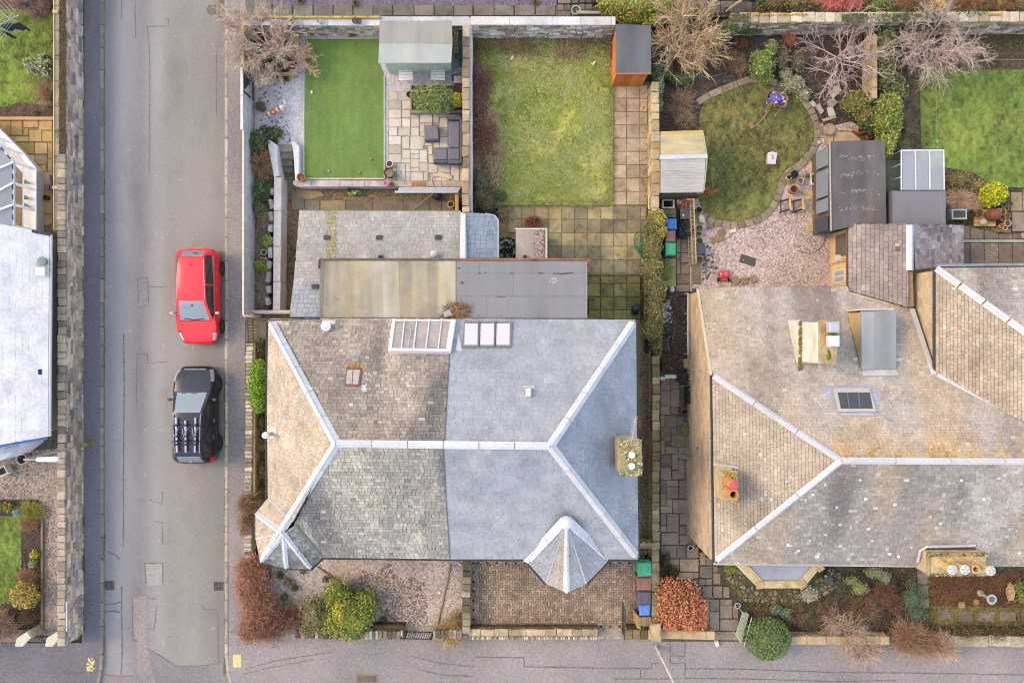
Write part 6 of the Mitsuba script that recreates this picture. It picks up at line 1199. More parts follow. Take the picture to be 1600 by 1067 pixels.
blob(m,cc,(.3,.22,.12),C(140,120,206),3,.4,.3);put(m,'bag',k)
for o in (((1203,160),(1196,176)),((1222,168),(1210,182))):m=MB().tube([P(*o[0],.5),P(*o[1],.55)],.02,C(176,146,110),.2);put(m,'handle',k,'wood')
m=MB();w=P(1230,150,.25);t=np.linspace(0,2*np.pi,17);m.tube(np.c_[w[0]+.15*np.cos(t),w[1]+.05*np.cos(t),w[2]+.15*np.sin(t)],.04,C(44,42,44),.1,6);put(m,'wheel',k)
for o in ((1205,158),(1219,164)):m=MB().tube([P(*o,.4),P(o[0]-1,o[1]+3,.17)],.018,C(120,100,90));put(m,'leg',k)
m=MB();P0=P(1178,200,.2)
pts=[[(1175,201),(1188,190),(1200,174),(1216,170),(1232,166)],[(1188,190),(1198,178),(1205,166)],[(1193,184),(1198,194),(1205,206)],[(1182,193),(1190,200),(1196,208)],[(1210,171),(1222,174),(1234,162)]]
for q in pts:m.tube([P(x,y,.22+.06*U()) for x,y in q],np.linspace(.03,.012,len(q)),C(166,138,110),.3,5)
one(m,'fallen_branch','bare pruned branch lying on the oval lawn','branch');m=MB();rough_stone(m,P(1173,197,.25),(.2,.3,.16),.6,C(160,122,90),.5);one(m,'log','short brown log at the end of the pruned branch','log',mat='wood')
k=thing('storage_box','white lidded box standing on the oval lawn','box');q=[(1200.5,238),(1208,237),(1215,239),(1212,257),(1199.5,256)];a=np.array(Q(q,.42));c=a.mean(0)
m=MB().slab(c+(a-c)*.92,.17,.36,C(222,212,220),.1,.01);put(m,'body',k);m=MB().slab(a,.36,.42,C(232,218,226),.1,.015);put(m,'lid',k);m=MB().box((*c,.42),(.05,.2,.03),C(176,160,170),.1,.1);put(m,'handle',k)
# boarded shed
k=thing('boarded_shed','small boarded shed with overlapping roof boards','shed');zE,zR=1.85,2.25
A=[P(1032,206,zE),P(1097,204,zE),P(1103,244,zR),P(1033,246,zR),P(1032.5,301,zE),P(1099,300,zE)]
rk=None
m=MB().slab([x[:2] for x in ([*A[0:1]][0]+[.06,-.08,0],A[1]+[-.06,-.08,0],A[5]+[-.06,.1,0],A[4]+[.06,.1,0])],0,zE-.04,C(150,144,140),.3);put(m,'wall',k,'wood')
for (l0,r0_,l1,r1_,nb_,cb) in ((A[0],A[1],A[3],A[2],9,(206,192,150)),(A[4],A[5],A[3],A[2],13,(202,198,196))):
    for i in range(nb_):
        t0,t1=i/nb_,(i+1.12)/nb_;t1=min(t1,1);lo,hi=.03,.008
        q=[l0+(l1-l0)*t0+[0,0,lo],r0_+(r1_-r0_)*t0+[0,0,lo],r0_+(r1_-r0_)*t1+[0,0,hi],l0+(l1-l0)*t1+[0,0,hi]]
        m=MB().plate(q,.03,C((214,188,92) if (nb_==9 and i<1) else cb,k=U(.9,1.06)),.3);put(m,'roof_board',k,'wood')
m=MB().plate([A[3]+[-.05,-.09,.03],A[2]+[.05,-.09,.03],A[2]+[.05,.08,.03],A[3]+[-.05,.08,.03]],.05,C(214,218,230),.15);put(m,'ridge_board',k)
for a,b in ((A[4],A[5]),):m=MB().tube([a-[0,0,.03],b-[0,0,.03]],.03,C(160,164,172),.2,4);put(m,'fascia',k)
for i in range(2):m=MB().pbox(1036+i*31,303,1066+i*31,304.5,.2,1.7,C(80,70,64),.3);put(m,'door',k,'wood')
m=MB().tube([A[5]+[.03,.05,0],A[2]+[.05,-.05,.02],A[1]+[.03,0,0]],.025,C(196,190,170),.2,4);put(m,'bargeboard',k)
# bins and clutter beside the hedge
cp=ground('alley_ground',[(1018,300),(1092,300),(1092,460),(1078,460),(1078,470),(1018,470)],.135,'soil',(96,84,70),.6)
flags(cp,[(1057,374,1064,395),(1064,374,1078,395),(1057,395,1064,405),(1064,395,1078,411),(1057,405,1064,429),(1064,411,1078,429),(1057,429,1078,444),(1080,411,1096,445),(1057,444,1078,456),(1035,325,1057,340)],.165,[(160,138,118),(150,128,106),(168,146,128)],amp=.45)
m=MB().pbox(1040,404,1056,448,.13,.16,C(176,176,112),.5);put(m,'mossy_slab',cp,'slab')
def bin_(label,q,z,col,lidc=None,group=None,mark=True):
    k=thing('wheelie_bin',label,'bin',group);a=np.array(Q(q,z));c=a.mean(0);col=C(col);lidc=col if lidc is None else C(lidc)
    m=MB().slab(c+(a-c)*.84,.2,z-.1,col*.9,.2,.0);put(m,'body',k,'satin')
    m=MB().slab(a,z-.1,z-.05,lidc*.95,.12,.02);m.slab(c+(a-c)*.93,z-.05,z,lidc,.15,.04);put(m,'lid',k,'satin')
    d=a[1]-a[0];L=np.linalg.norm(d);d=d/L;o=np.array([-d[1],d[0]]);e=(a[0]+a[1])/2
    if (c-e)@o>0:o=-o
    m=MB().tube([(*(e-d*L*.35+o*.02),z-.04),(*(e-d*L*.35+o*.07),z-.03),(*(e+d*L*.35+o*.07),z-.03),(*(e+d*L*.35+o*.02),z-.04)],.018,col*.7,.1,6);put(m,'handle',k)
    for s in (-1,1):m=MB();w=e+d*s*L*.32;m.tube([(*(w-d*.03),.26),(*(w+d*.03),.26)],.1,C(40,40,42),.1,10);put(m,'wheel',k)
    m=MB();i3=c-o*.1
    for s in (-.25,.25):m.tube([(*(c+d*L*s-o*.12),z+.004),(*(c+d*L*s+o*.14),z+.004)],.012,lidc*.82,.1,4)
    put(m,'lid_rib',k)
    return k
bin_('blue lidded bin by the hedge, topmost of three',[(1041,341),(1058,341),(1058.5,358.5),(1042,358.5)],1.0,(64,130,214))
bin_('brown lidded bin between the blue and green bins',[(1040,359.5),(1056,359.5),(1056,378),(1040.5,378)],1.0,(152,112,106))
bin_('green lidded bin by the hedge, lowest of three',[(1039.5,379),(1057,379),(1057,399),(1040,399.5)],1.0,(64,178,134))
m=MB();c=P(1069,355,.3)
for dx,dy,r in ((0,.1,.3),(.12,-.15,.28),(-.14,-.2,.25),(.05,.3,.2)):blob(m,c+[dx,dy,0],(r,r,.26),C(30,33,42),r*30,.7,.2,4.5,1.0)
one(m,'refuse_sack','crumpled shiny black refuse sacks slumped beside the bins','sack',mat='gloss')
k=thing('crate','white crate packed with dark bottles','crate')
for a in ((1035,311,1054,313),(1035,323.5,1054,325.5),(1035,313,1037,323.5),(1052,313,1054,323.5)):m=MB().pbox(*a,.14,.55,C(228,224,220),.1);put(m,'side',k)
for i in range(5):
    for j in range(3):m=MB().lathe(P(1039+i*3.1,315+j*3.2,.2),[(.04,0),(.04,.2),(.015,.26),(.018,.3),(0,.3)],C([(60,70,60),(70,50,60),(50,56,70),(120,90,96)][rng.integers(4)]),.1,8);put(m,'bottle',k,'gloss')
m=MB().pbox(1035,326,1056.5,339.5,.14,.6,C(116,104,92),.5,.02);one(m,'wooden_box','low weathered wooden box below the bottle crate','box',mat='wood')
k=thing('water_drum','small white drum with dark holes by the bottle crate','drum');m=MB().lathe(P(1060,316,.14),[(.12,0),(.14,.35),(.12,.37),(0,.37)],C(222,214,222),.1,14);put(m,'body',k)
for dx,dy in ((.04,.03),(-.04,-.02),(.02,-.05)):m=MB().lathe(P(1060,316,.51)+[dx,dy,0],[(.022,0),(.022,.012),(0,.012)],C(40,36,40),.1,8);put(m,'hole',k)
k=thing('storage_box','dark grey lidded box under the pinkish twigs','box');m=MB().pbox(1064.5,325,1081.5,341.5,.14,.6,C(86,84,96),.15,.02);put(m,'body',k);m=MB().pbox(1063.5,324,1082.5,342.5,.6,.68,C(94,92,104),.12,.02);put(m,'lid',k);m=MB().pbox(1066.5,335,1069,337.5,.6,.684,C(226,226,240),.05);put(m,'sticker',k)
twiggy('red_stemmed_shrub','pinkish red stemmed shrub leaning on the dark grey box','shrub',[(1075,308,14,14,1.0),(1066,318,9,12,.8)],.14,[(206,128,104),(186,104,84),(222,156,128)],190,.009)
twiggy('red_stemmed_shrub','few orange stems reaching over the lawn beside the shed','shrub',[(1106,300,10,6,.5)],.14,[(206,136,96),(186,116,80)],50,.008)
k=thing('trellis','tall narrow wooden trellis standing between bins and pots','trellis');x0_,x1_=P(1084,312,1.5),P(1088,410,1.5)
for z in (.2,.85,1.5):m=MB().tube([(x0_[0],x0_[1],z),(x1_[0],x1_[1],z)],.028,C(206,176,122),.3,4);put(m,'rail',k,'wood')
for i in range(17):t=i/16;q=x0_+(x1_-x0_)*t;m=MB().tube([(q[0],q[1],.15),(q[0],q[1],1.52)],.016,C(190,164,120,k=U(.85,1.1)),.3,4);put(m,'slat',k,'wood')
m=MB()
for i in range(46):
    t=U(0,1,2);z=U(.3,1.5,2);a,b=(x0_+(x1_-x0_)*t[0]),(x0_+(x1_-x0_)*np.clip(t[0]+U(-.1,.1),0,1));m.tube([(a[0]+U(-.08,.08),a[1],z[0]),(b[0]+U(-.12,.12),b[1],z[1])],.008,C(140,124,96),.3,4)
put(m,'dead_stem',k,kind='stuff');m=MB().tube([P(1073,312,1.5),P(1086,311,1.52)],.025,C(214,184,120),.2,4);put(m,'rail',k,'wood')
for x,y,r,c,s,lab in ((1092.5,328,4.8,(80,74,72),(26,24,26),'black rimmed pot against the trellis nearest the lawn'),(1093,357,5.6,(120,110,92),(84,78,58),'dull pot of dry compost against the trellis'),(1092,364,4.6,(106,96,80),(70,64,46),'small dull pot just below the dry one'),(1093,377,5.6,(100,104,84),(70,92,52),'pot of green shoots against the trellis'),(1093,406,5.4,(96,84,66),(90,70,50),'brown pot at the foot of the trellis')):pot('flower_pot',lab,x,y,r,.15,.3,c,s,rimc=tuple(min(255,int(v*1.35)) for v in c))
m=MB().slab(Q([(1089,383),(1101,380),(1103,396),(1091,398)],.4),.15,.4,C(92,94,116),.2,.02);one(m,'plastic_tub','slate blue plastic tub beside the trellis pots','tub')
m=MB();rough_stone(m,P(1096,343,.3),(.24,.36,.3),.2,C(206,196,170),.4);rough_stone(m,P(1094,337,.25),(.14,.14,.2),.2,C(186,190,160),.4);one(m,'garden_ornament','whitish stone ornament between the trellis pots','ornament',mat='stone')
for x,y,w,h,c,lab in ((1110,354.5,9,6,(140,116,108),'dark rounded stone by the sett edging'),(1108,413,6,8,(206,190,180),'small pale stone on the pink gravel'),(1145,361,10,6,(232,216,206),'whitish flat stone below the oval lawn'),(1127,363,12,8,(150,138,106),'mossy flat stone in the pink gravel'),(1121,374,22,9,(166,138,110),'large sandy flat stone sunk in pink gravel'),(1280,223,6,5,(206,206,214),'pale round stone near the felt shed')):m=MB();rough_stone(m,P(x,y,.16),(w/35,h/35,.14),.3,C(c),.4);one(m,'stone',lab,'stone',mat='stone')
m=MB();litter(m,Q([(1098,385),(1115,385),(1120,430),(1098,440)],.16),.155,60,.07,[(90,84,90),(110,104,106)]);litter(m,Q([(1100,350),(1300,300),(1300,440),(1090,445)],.16),.155,300,.03,[(232,220,214),(150,124,116)]);put(m,'scattered_stones',None,kind='stuff',label='scattered darker and paler stones on the pink gravel',cat='stones')
m=MB().slab(Q([(1159,397),(1182,404),(1179,417),(1155,409)],.165),.13,.165,C(88,84,82),.3,.004);one(m,'rubber_mat','dark ribbed mat lying on the pink gravel','mat')
k=thing('toy_truck','red plastic ride on toy with dark wheels','toy');c=P(1130,433,.15)
for dx in (-.1,.1):m=MB();blob(m,c+[dx,.1,.18],(.15,.2,.12),C(236,76,84),dx*10,.2,.1,scale=1.0);put(m,'shell',k,'gloss',True)
m=MB().box(c+[0,-.06,.06],(.3,.22,.12),C(240,90,92),.1,0,.03);put(m,'seat',k,'gloss')
for dx,dy in ((-.24,-.12),(.24,-.14),(-.2,.12),(.2,.12)):m=MB().tube([c+[dx-.03,dy,.09],c+[dx+.03,dy,.09]],.09,C(40,38,46),.1,12);put(m,'wheel',k)
for x,y,r in ((1149.5,439,.75),(1163,439,.08),(1177,436,.6)):
    k_=['sandy square slab nearest the red toy','sandy square slab in the middle of three','sandy square slab furthest from the red toy'][[1149.5,1163,1177].index(x)];m=MB().box((*P(x,y,.2)[:2],.13),(.3,.3,.1),C(170,146,120),.4,r,.01);one(m,'paving_slab',k_,'slab',mat='slab')
for i,(x,y) in enumerate(((1273,260),(1264.5,305),(1267,355))):m=MB().box((*P(x,y,.18)[:2],.1),(.4-.02*i,.38,.08),C(222,192,142),.35,(.04,.12,-.06)[i],.01);one(m,'stepping_stone',['yellow sandstone stepping slab nearest the lawn bend','yellow sandstone stepping slab beside the folded frames','yellow sandstone stepping slab nearest the house'][i],'slab',mat='slab')
m=MB().tube([P(1272,349,.2),P(1298,339,.35)],.045,C(222,186,140),.2,4);one(m,'timber_batten','pale timber batten resting from slab to felt shed','batten',mat='wood')
for x,y,r,z,c,s,rc,lab in ((1242,272.5,6.0,.36,(56,48,46),(34,28,28),None,'large black pot beside the lawn kerb'),(1233,277,4.2,.26,(190,176,110),(44,40,36),(226,216,176),'small cream rimmed pot beside the black one'),(1251,282.5,5,.26,(196,168,140),(126,108,88),(232,212,190),'pale terracotta pot of dry compost'),(1241,295.5,6.2,.42,(190,122,92),(64,48,46),None,'tall terracotta pot of dark soil')):pot('flower_pot',lab,x,y,r,.15,z,c,s,rimc=rc,taper=.85)
for x,y,r,lab in ((1239.5,257,0,''),):pass
bush('small_plant','small yellow green plant between the pots','plant',[(1237,272,4,4,.3),(1234,284,6,3.5,.2)],.15,[(160,150,60),(130,126,60),(176,170,90)],130,.035)
twiggy('small_plant','tiny dead plant near the white trough','plant',[(1260,275,6,6,.25)],.15,[(150,126,96),(120,100,70)],60,.005)
k=thing('trough','white rectangular trough planted with green seedlings','trough');a=[(1266.5,271.5),(1277,270.5),(1279.5,287),(1268.5,288.5)];q=np.array(Q(a,.35));c=q.mean(0)
m=MB().slab(q,.15,.33,C(226,226,232),.1,.01);put(m,'body',k);m=MB().slab(c+(q-c)*.72,.3,.335,C(96,92,62),.5);put(m,'soil',k,'soil');m=MB().leaves(np.c_[c+(scatter(c+(q-c)*.68,90)-c),np.full(90,.37)] if True else None,.045,[C(110,130,62),C(84,104,50)],.8);put(m,'seedling',k)
for r_ in ((0,1),(1,2),(2,3),(3,0)):m=MB().tube([(*q[r_[0]],.34),(*q[r_[1]],.34)],.03,C(236,236,242),.05,4);put(m,'rim',k)
m=MB();c=P(1283,285,.25);m.lathe(c,[(.0,.0),(.08,0),(.1,.1),(.02,.12)],C(200,208,218),.1,10);one(m,'jug','pale blue jug by the white trough','jug')
for i,x in enumerate((1220,1240)):
    k=thing('timber_stand',['dark timber frame with a yellow bar nearest the lawn','dark timber frame with a yellow bar nearest the felt shed'][i],'frame')
    for (a,b) in (((x-1,315),(x+14,311)),((x,331),(x+15,327)),((x-.5,315),(x+.5,331))):m=MB().tube([P(*a,.35),P(*b,.4)],.04,C(66,62,72),.3,4);put(m,'bar',k,'wood')
    m=MB().tube([P(x+14,310,.48),P(x+15.5,328,.48)],.05,C(222,192,104),.2,4);put(m,'rail',k,'wood')
    for a in ((x,315),(x+1,331),(x+14,311),(x+15,327)):m=MB();q=P(*a,.38);m.tube([q,(q[0],q[1],.14)],.03,C(60,56,64),.2,4);put(m,'leg',k)
for x,y,c,lab in ((1274,332.5,(170,150,96),'mossy stone block at the foot of the felt shed'),(1275,341,(150,138,86),'second mossy stone block below the first')):m=MB();rough_stone(m,P(x,y,.22),(.26,.26,.18),.1,C(c),.5);one(m,'stone_block',lab,'stone',mat='stone')
m=MB().tube([P(1244,391,.17),P(1262,396,.17),P(1278,392,.17),P(1287,380,.17),P(1290,368,.17)],.012,C(60,70,56),.1,5);one(m,'cable','thin dark cable snaking over the pink gravel','cable')
# felt roofed shed and greenhouse
k=thing('felt_roof_shed','large shed with streaked dark felt roof and side windows','shed');R=[P(1296,221,2.35),P(1383,219,2.15),P(1385,350,2.15),P(1340,352,2.25),P(1298,361,2.35)]
m=MB().plate(R,.06,C(108,100,102),.42);put(m,'roof',k,'felt')
m=MB().slab([x[:2] for x in (R[0]+[.1,-.08,0],R[1]+[-.1,-.08,0],R[2]+[-.1,.08,0],R[4]+[.1,.12,0])],0,2.08,C(110,96,82),.3);put(m,'wall',k,'wood')
m=MB().tube([R[0]+[0,0,.03],R[4]+[0,0,.03]],.04,C(186,176,166),.2,4);put(m,'eaves_board',k)
m=MB()
for j,y in enumerate((246,272,299,326)):
    for _ in range(60):x=U(1312,1374);q=P(x,y+rng.normal()*2.2+2*math.sin(x*.1+j),2.35-.2*(x-1296)/89+.012);m.leaves(q[None],.05,[C(146,140,142),C(132,126,128),C(156,150,152)],4)
put(m,'bloom',k,kind='stuff')
for a,b,y0_,y1_ in ((0,0,229,258),(0,0,263,305),(0,0,309,329)):
    m=MB();xa=P(1296,240,2.3)[0]+.06;m.plate([(xa,P(0,y0_,2.0)[1],2.0),(xa,P(0,y1_,2.0)[1],2.0),(xa-.12,P(0,y1_,2.0)[1],1.0),(xa-.12,P(0,y0_,2.0)[1],1.0)],.03,C(150,160,174),.1);put(m,'window',k,'gloss')
m=MB();xa=P(1296,240,2.3)[0]+.05;m.plate([(xa,P(0,338,2.0)[1],2.0),(xa,P(0,359,2.0)[1],2.0),(xa-.1,P(0,359,2.0)[1],.9),(xa-.1,P(0,338,2.0)[1],.9)],.03,C(76,80,92),.2);put(m,'door',k)
k=thing('greenhouse','white framed lean to greenhouse of three roof panes','greenhouse');G0=[P(1408,235.5,2.1),P(1474,235,2.1),P(1475,297,2.25),P(1408,297,2.25)]
for i in range(3):
    a,b=i/3,(i+1)/3;L=lambda t,s:(G0[0]*(1-t)+G0[1]*t)*(1-s)+(G0[3]*(1-t)+G0[2]*t)*s
    m=MB().add([L(a,0),L(b,0),L(b,1),L(a,1)],[[0,3,2,1]],enc(C(200,200,210)));put(m,'roof_pane',k,'frosted_pane')
for i in range(4):m=MB();t=i/3;m.tube([G0[0]*(1-t)+G0[1]*t+[0,0,.02],G0[3]*(1-t)+G0[2]*t+[0,0,.02]],.035,C(236,238,246),.05,4);put(m,'glazing_bar',k)
m=MB().tube([G0[0]+[0,0,.01],G0[1]+[0,0,.01]],.04,C(236,236,246),.05,4);put(m,'eaves_bar',k);m=MB().tube([G0[0]+[-.03,.05,-.05],G0[1]+[0,.05,-.05]],.025,C(84,70,150),.1,4);put(m,'gutter',k)
wz=lambda q,z:np.array([q[0],q[1],z])
for i in range(3):
    t0,t1=i/3,(i+1)/3;a,b=G0[0]*(1-t0)+G0[3]*t0,G0[0]*(1-t1)+G0[3]*t1
    m=MB().add([a,b,wz(b,.3),wz(a,.3)],[[0,1,2,3]],enc(C(120,120,120)));put(m,'side_pane',k,'clear_pane')
    m=MB().tube([a,wz(a,.2)],.02,C(222,224,230),.05,4);put(m,'post',k)
m=MB().slab([x[:2] for x in G0],.05,.3,C(110,112,106),.3);put(m,'base',k)
m=MB().slab([x[:2]+d for x,d in zip(G0,((.1,-.1),(-.1,-.1),(-.1,.1),(.1,.1)))],.3,.42,C(110,120,96),.6);put(m,'bench',k)
for c in ((1416,250),(1450,262),(1430,285)):m=MB().lathe(P(*c,.42),[(.1,0),(.13,.25),(0,.22)],C(176,112,80),.2,10);put(m,'plant_pot',k)
k=thing('flat_shed','grey felt flat roofed shed behind the greenhouse','shed');m=MB().pbox(1395,298.5,1478,356,2.2,2.28,C(132,128,138),.15,.01);put(m,'roof',k,'felt');m=MB().pbox(1396.5,300,1475,355,0,2.2,C(104,100,108),.3);put(m,'wall',k,'wood')
m=MB().pbox(1394,298,1399,352,1.8,2.25,C(112,110,120),.2);put(m,'fascia',k)

# ---------------------------------------------------------------- garden with the wide lawn
ground('lawn',[(1437,113),(1460,111),(1700,107),(1700,300),(1555,291),(1520,270),(1478,262),(1440,250)],.17,'grass',(118,142,62),.5)
ground('flower_bed',[(1366,40),(1700,40),(1700,350),(1478,350),(1395,300),(1366,240)],.14,'soil',(92,80,62),.75)
m=MB();litter(m,Q([(1495,60),(1600,50),(1600,106),(1500,108)],.15),.15,2200,.05,[(104,96,62),(84,80,50),(126,112,80),(90,100,56)],clump=1.2);blades(m,Q([(1495,60),(1640,50),(1640,106),(1500,108)],.15),.14,900,.15,[(126,112,80),(90,92,56)]);put(m,'undergrowth',None,kind='stuff',label='olive brown undergrowth below the far wall',cat='undergrowth')
bush('yellow_hedge','yellow and green leafy hedge running to the felt shed','hedge',[(1386,170,20,26,1.4),(1378,190,18,24,1.4),(1392,196,16,26,1.2),(1383,222,14,16,1.5),(1378,238,9,14,2.3)],.14,[(150,160,68),(118,134,56),(186,178,70),(96,116,60),(136,150,90)],4600,.06)
bush('mottled_hedge','mottled green and tan hedge along the garden boundary','hedge',[(1382,75,16,36,1.3),(1384,115,18,34,1.3),(1398,140,18,22,1.1)],.14,[(116,124,76),(86,104,60),(164,150,112),(60,84,50),(140,124,92)],3800,.05)
k=thing('garden_wall','sandy topped low wall beneath the mottled hedge','wall')
for i in range(6):m=MB().pbox(1363.5,55+i*16.5,1371,71+i*16.5,.1,1.15,C(206,182,142,k=U(.9,1.08)),.4,.02);put(m,'coping_stone',k,'stone')
for x,y in ((1329,83),(1344,82),(1350,92)):
    m=MB().box((*P(x,y,.2)[:2],.14),(.2,.55,.22),C(196,196,204),.2,.25,.02)
    for j in range(2):m.box((*P(x,y-4+j*7,.3)[:2],.36),(.16,.1,.03),C(90,90,104),.2,.25)
    one(m,'concrete_block',{1329:'grey hollow block under the purplish tree, lone one',1344:'grey hollow block of the leaning pair, nearer the far wall',1350:'grey hollow block of the leaning pair, nearer the hedge'}[x],'block')
m=MB()
for i in range(9):x=1332+i*3.6;m.tube([P(x,52,.5),P(x+U(-3,3),76,.2)],.03,C(130,92,76,k=U(.7,1.2)),.4,5)
one(m,'brushwood','stack of brown sticks leaning below the far wall','brushwood')
tl=thing('washing_line','thin green washing line strung over the wide lawn','line');m=MB().tube([P(1462,108,1.9),P(1463,170,1.85),P(1464,222,1.85),P(1466,262,2.3),P(1474,352,2.4)],.006,C(110,186,140),.1,4);put(m,'cord',tl);m=MB().tube([P(1500,94,1.9),P(1700,94,1.9)],.008,C(120,190,150),.1,4);put(m,'cord',tl);m=MB().box(P(1463.5,222,1.8),(.05,.12,.1),C(120,216,130));put(m,'peg',tl)
bush('lime_ball','round bright lime yellow shrub above the clustered pots','shrub',[(1552,304,20,18,1.0)],.15,[(206,204,30),(176,190,30),(226,220,60),(150,170,30)],1700,.055)
twiggy('straw_bed','pale straw coloured dead perennials beside the greenhouse','dead plants',[(1498,313,22,14,.35),(1520,318,18,10,.3)],.15,[(214,176,150),(190,150,126),(228,196,170)],620,.008,droop=.4)
bush('olive_plant','low olive and yellow plant along the lawn curve','plant',[(1500,280,24,13,.3),(1530,290,18,10,.3)],.15,[(146,136,80),(120,112,64),(176,162,96),(106,80,70)],900,.045)
bush('dull_plant','dull green plants beside the tall hedge','plant',[(1412,225,15,18,.4),(1420,205,12,14,.3)],.15,[(110,104,76),(90,92,60),(130,116,90)],620,.045)
dp=ground('paving_ground',[(1478,345),(1720,345),(1720,420),(1478,420)],.13,'soil',(80,72,62),.5)
flags(dp,[(1505,352,1516,374),(1516,352,1538,374),(1538,354,1560,374),(1560,365,1582,374),(1582,365,1604,374),(1505,379,1516,420),(1516,379,1538,420),(1538,379,1560,420),(1560,379,1582,420),(1582,379,1610,420)],.16,[(140,122,112),(128,112,104),(150,132,120)],amp=.35)
flags(dp,[(1579,300,1598,330),(1581,331,1610,362),(1598,298,1620,330)],.17,[(166,148,138),(170,150,122)],amp=.35)
m=MB().pbox(1505,374.5,1720,378.5,.1,.2,C(186,196,186),.3,.01);one(m,'path_edging','pale green grey concrete strip across the paving','edging')
m=MB();litter(m,Q([(1520,355),(1530,355),(1530,374),(1518,374)]),.165,22,.025,[(236,216,206)]);litter(m,Q([(1542,380),(1558,380),(1556,410),(1542,405)]),.165,50,.025,[(236,214,206)]);litter(m,Q([(1478,345),(1530,345),(1560,362),(1582,362),(1560,366),(1500,352)]),.165,260,.05,[(70,78,40),(54,62,34),(90,92,50)]);put(m,'moss',None,kind='stuff',label='moss and fallen petals around the paved corner',cat='moss')
k=thing('trough','pale blue rimmed trough of dry soil beside flat shed','trough')
m=MB().pbox(1485.5,327.5,1510,342,.15,.45,C(176,172,168),.3);put(m,'body',k);m=MB().pbox(1489,329.5,1508.5,340.5,.3,.455,C(112,98,76),.6);put(m,'soil',k,'soil')
for a in ((1487.5,326.8,1511,329),(1487.5,340.5,1511,342.8),(1487.5,329,1489.5,340.5),(1509,329,1511,340.5)):m=MB().pbox(*a,.4,.48,C(206,224,236),.1);put(m,'rim',k)
k=thing('timber_platform','mossy timber platform under the large terracotta urn','platform')
for i in range(5):m=MB().pbox(1523,327+i*5.4,1556,332+i*5.4,.15,.3,C(206,178,110,k=U(.85,1.1)),.5,.01);put(m,'plank',k,'wood')
for x,y,r,z0_,h,c,s,lab in ((1548,337,9.8,.3,.5,(140,84,76),None,'big dusky red domed urn upside down on the platform'),):
    m=MB();R=r/35*.977;m.lathe(P(x,y,.3),[(R,0),(R,.25),(R*.93,.4),(R*.7,.5),(R*.3,.54),(0,.55)],C(c),.3,24);one(m,'urn',lab,'urn',smooth=True)
m=MB().lathe(P(1534,348,.3),[(.13,0),(.16,.1),(.13,.2),(.05,.25),(0,.25)],C(206,190,178),.3,16);one(m,'stone_ball','pale domed stone on the timber platform','ornament',smooth=True)
for x,y,r,h,c,s,lab in ((1531,333,6.2,.3,(130,104,72),(84,72,54),'brown pot at the back corner of the platform'),(1517,332,4.8,.35,(84,80,72),(30,28,30),'black lined pot between trough and platform'),(1567,340.5,4.6,.3,(206,120,72),(110,80,62),'orange terracotta pot right of the urn') ,(1575,349,5.2,.35,(196,160,140),(80,74,72),'pale pink rimmed pot lowest in the cluster'),(1565,353,3.4,.22,(206,146,106),(150,100,70),'small terracotta pot between two pale ones'),(1571,356.5,3.4,.22,(206,196,180),(90,80,70),'small white pot at the cluster front'),(1567,330.5,5.4,.3,(166,130,92),(120,96,76),'tan pot behind the orange one'),(1561,330,4.4,.3,(190,150,110),(140,110,84),'tan pot touching the urn'),(1568,319,4.6,.28,(150,116,92),(100,84,66),'dull pot under the lime yellow shrub'),(1579,319,4.2,.25,(140,112,90),(100,90,60),'dull pot furthest into the paving'),(1573,309,5,.3,(130,116,90),(90,90,60),'mossy pot beside the lime yellow shrub'),(1575,337,4.2,.26,(140,116,80),(110,100,60),'mossy pot behind the pale pink rimmed one'),(1573,326,3.8,.25,(150,124,96),(110,90,70),'little brown pot deep in the cluster')):
    pot('flower_pot',lab.replace('right of the urn','beside the urn'),x,y,r,.16,h,c,s,rimc=tuple(min(250,int(v*1.15)) for v in c))
m=MB().slab(Q([(1555,357),(1581,357),(1581,364),(1556,362)],.3),.15,.26,C(150,134,100),.5,.02);one(m,'mossy_kerb','mossy kerb below the clustered pots','kerb',mat='stone')
m=MB().box(P(1599,368,.16),(.16,.22,.3),C(216,214,216),.2,.2,.03);one(m,'ornament','pale small ornament at the paving edge by the frame side','ornament')

# ---------------------------------------------------------------- wall and hedge between the gardens, the alley
WB=[(206,184,140),(190,166,124),(216,196,156),(176,150,110)]
stone_wall('stone_wall','sandy block wall between slab path and oval lawn garden',P(1024,128,1.2)[:2],P(1024.5,350,1.2)[:2],.28,.1,1.08,WB,course=.3,length=.6,face=(1,-1),cope=True,cope_w=.4,cope_col=[(216,190,146),(196,168,122),(206,182,140),(222,204,168)],cope_h=.12,core=(200,176,132))
bush('garden_hedge','long mixed green hedge over the wall between the houses','hedge',[(1022,352,15,22,1.5),(1019,385,15,26,1.5),(1020,420,17,26,1.6),(1024,452,17,26,1.6),(1022,486,15,26,1.6),(1020,515,16,20,1.5),(1026,540,9,22,1.1)],.12,[(128,128,72),(104,108,60),(150,144,90),(86,94,54),(164,150,104),(120,108,76)],8200,.045)
bush('yellow_leaved_hedge','yellow flecked leafy top of the hedge by the bins','hedge',[(1026,345,15,17,1.75),(1030,362,10,14,1.6)],.12,[(190,166,60),(150,148,70),(120,128,62),(176,160,80)],1100,.05)
bush('broom_shrub','arching green broom drooping over the mossy slab','shrub',[(1040,425,14,20,.9)],.12,[(116,124,62),(90,100,50),(146,150,84)],800,.05,asp=.15)
stone_wall('stone_wall','narrow coped wall running beside the flagged alley',P(1025.5,556,1.0)[:2],P(1024.5,990,1.0)[:2],.26,.1,.86,[(150,132,104),(170,150,118),(128,112,90)],course=.2,length=.5,face=(1,-1),cope=True,cope_w=.42,cope_col=[(170,154,116),(150,136,102),(186,170,134),(136,122,90),(160,140,110)],cope_h=.14)

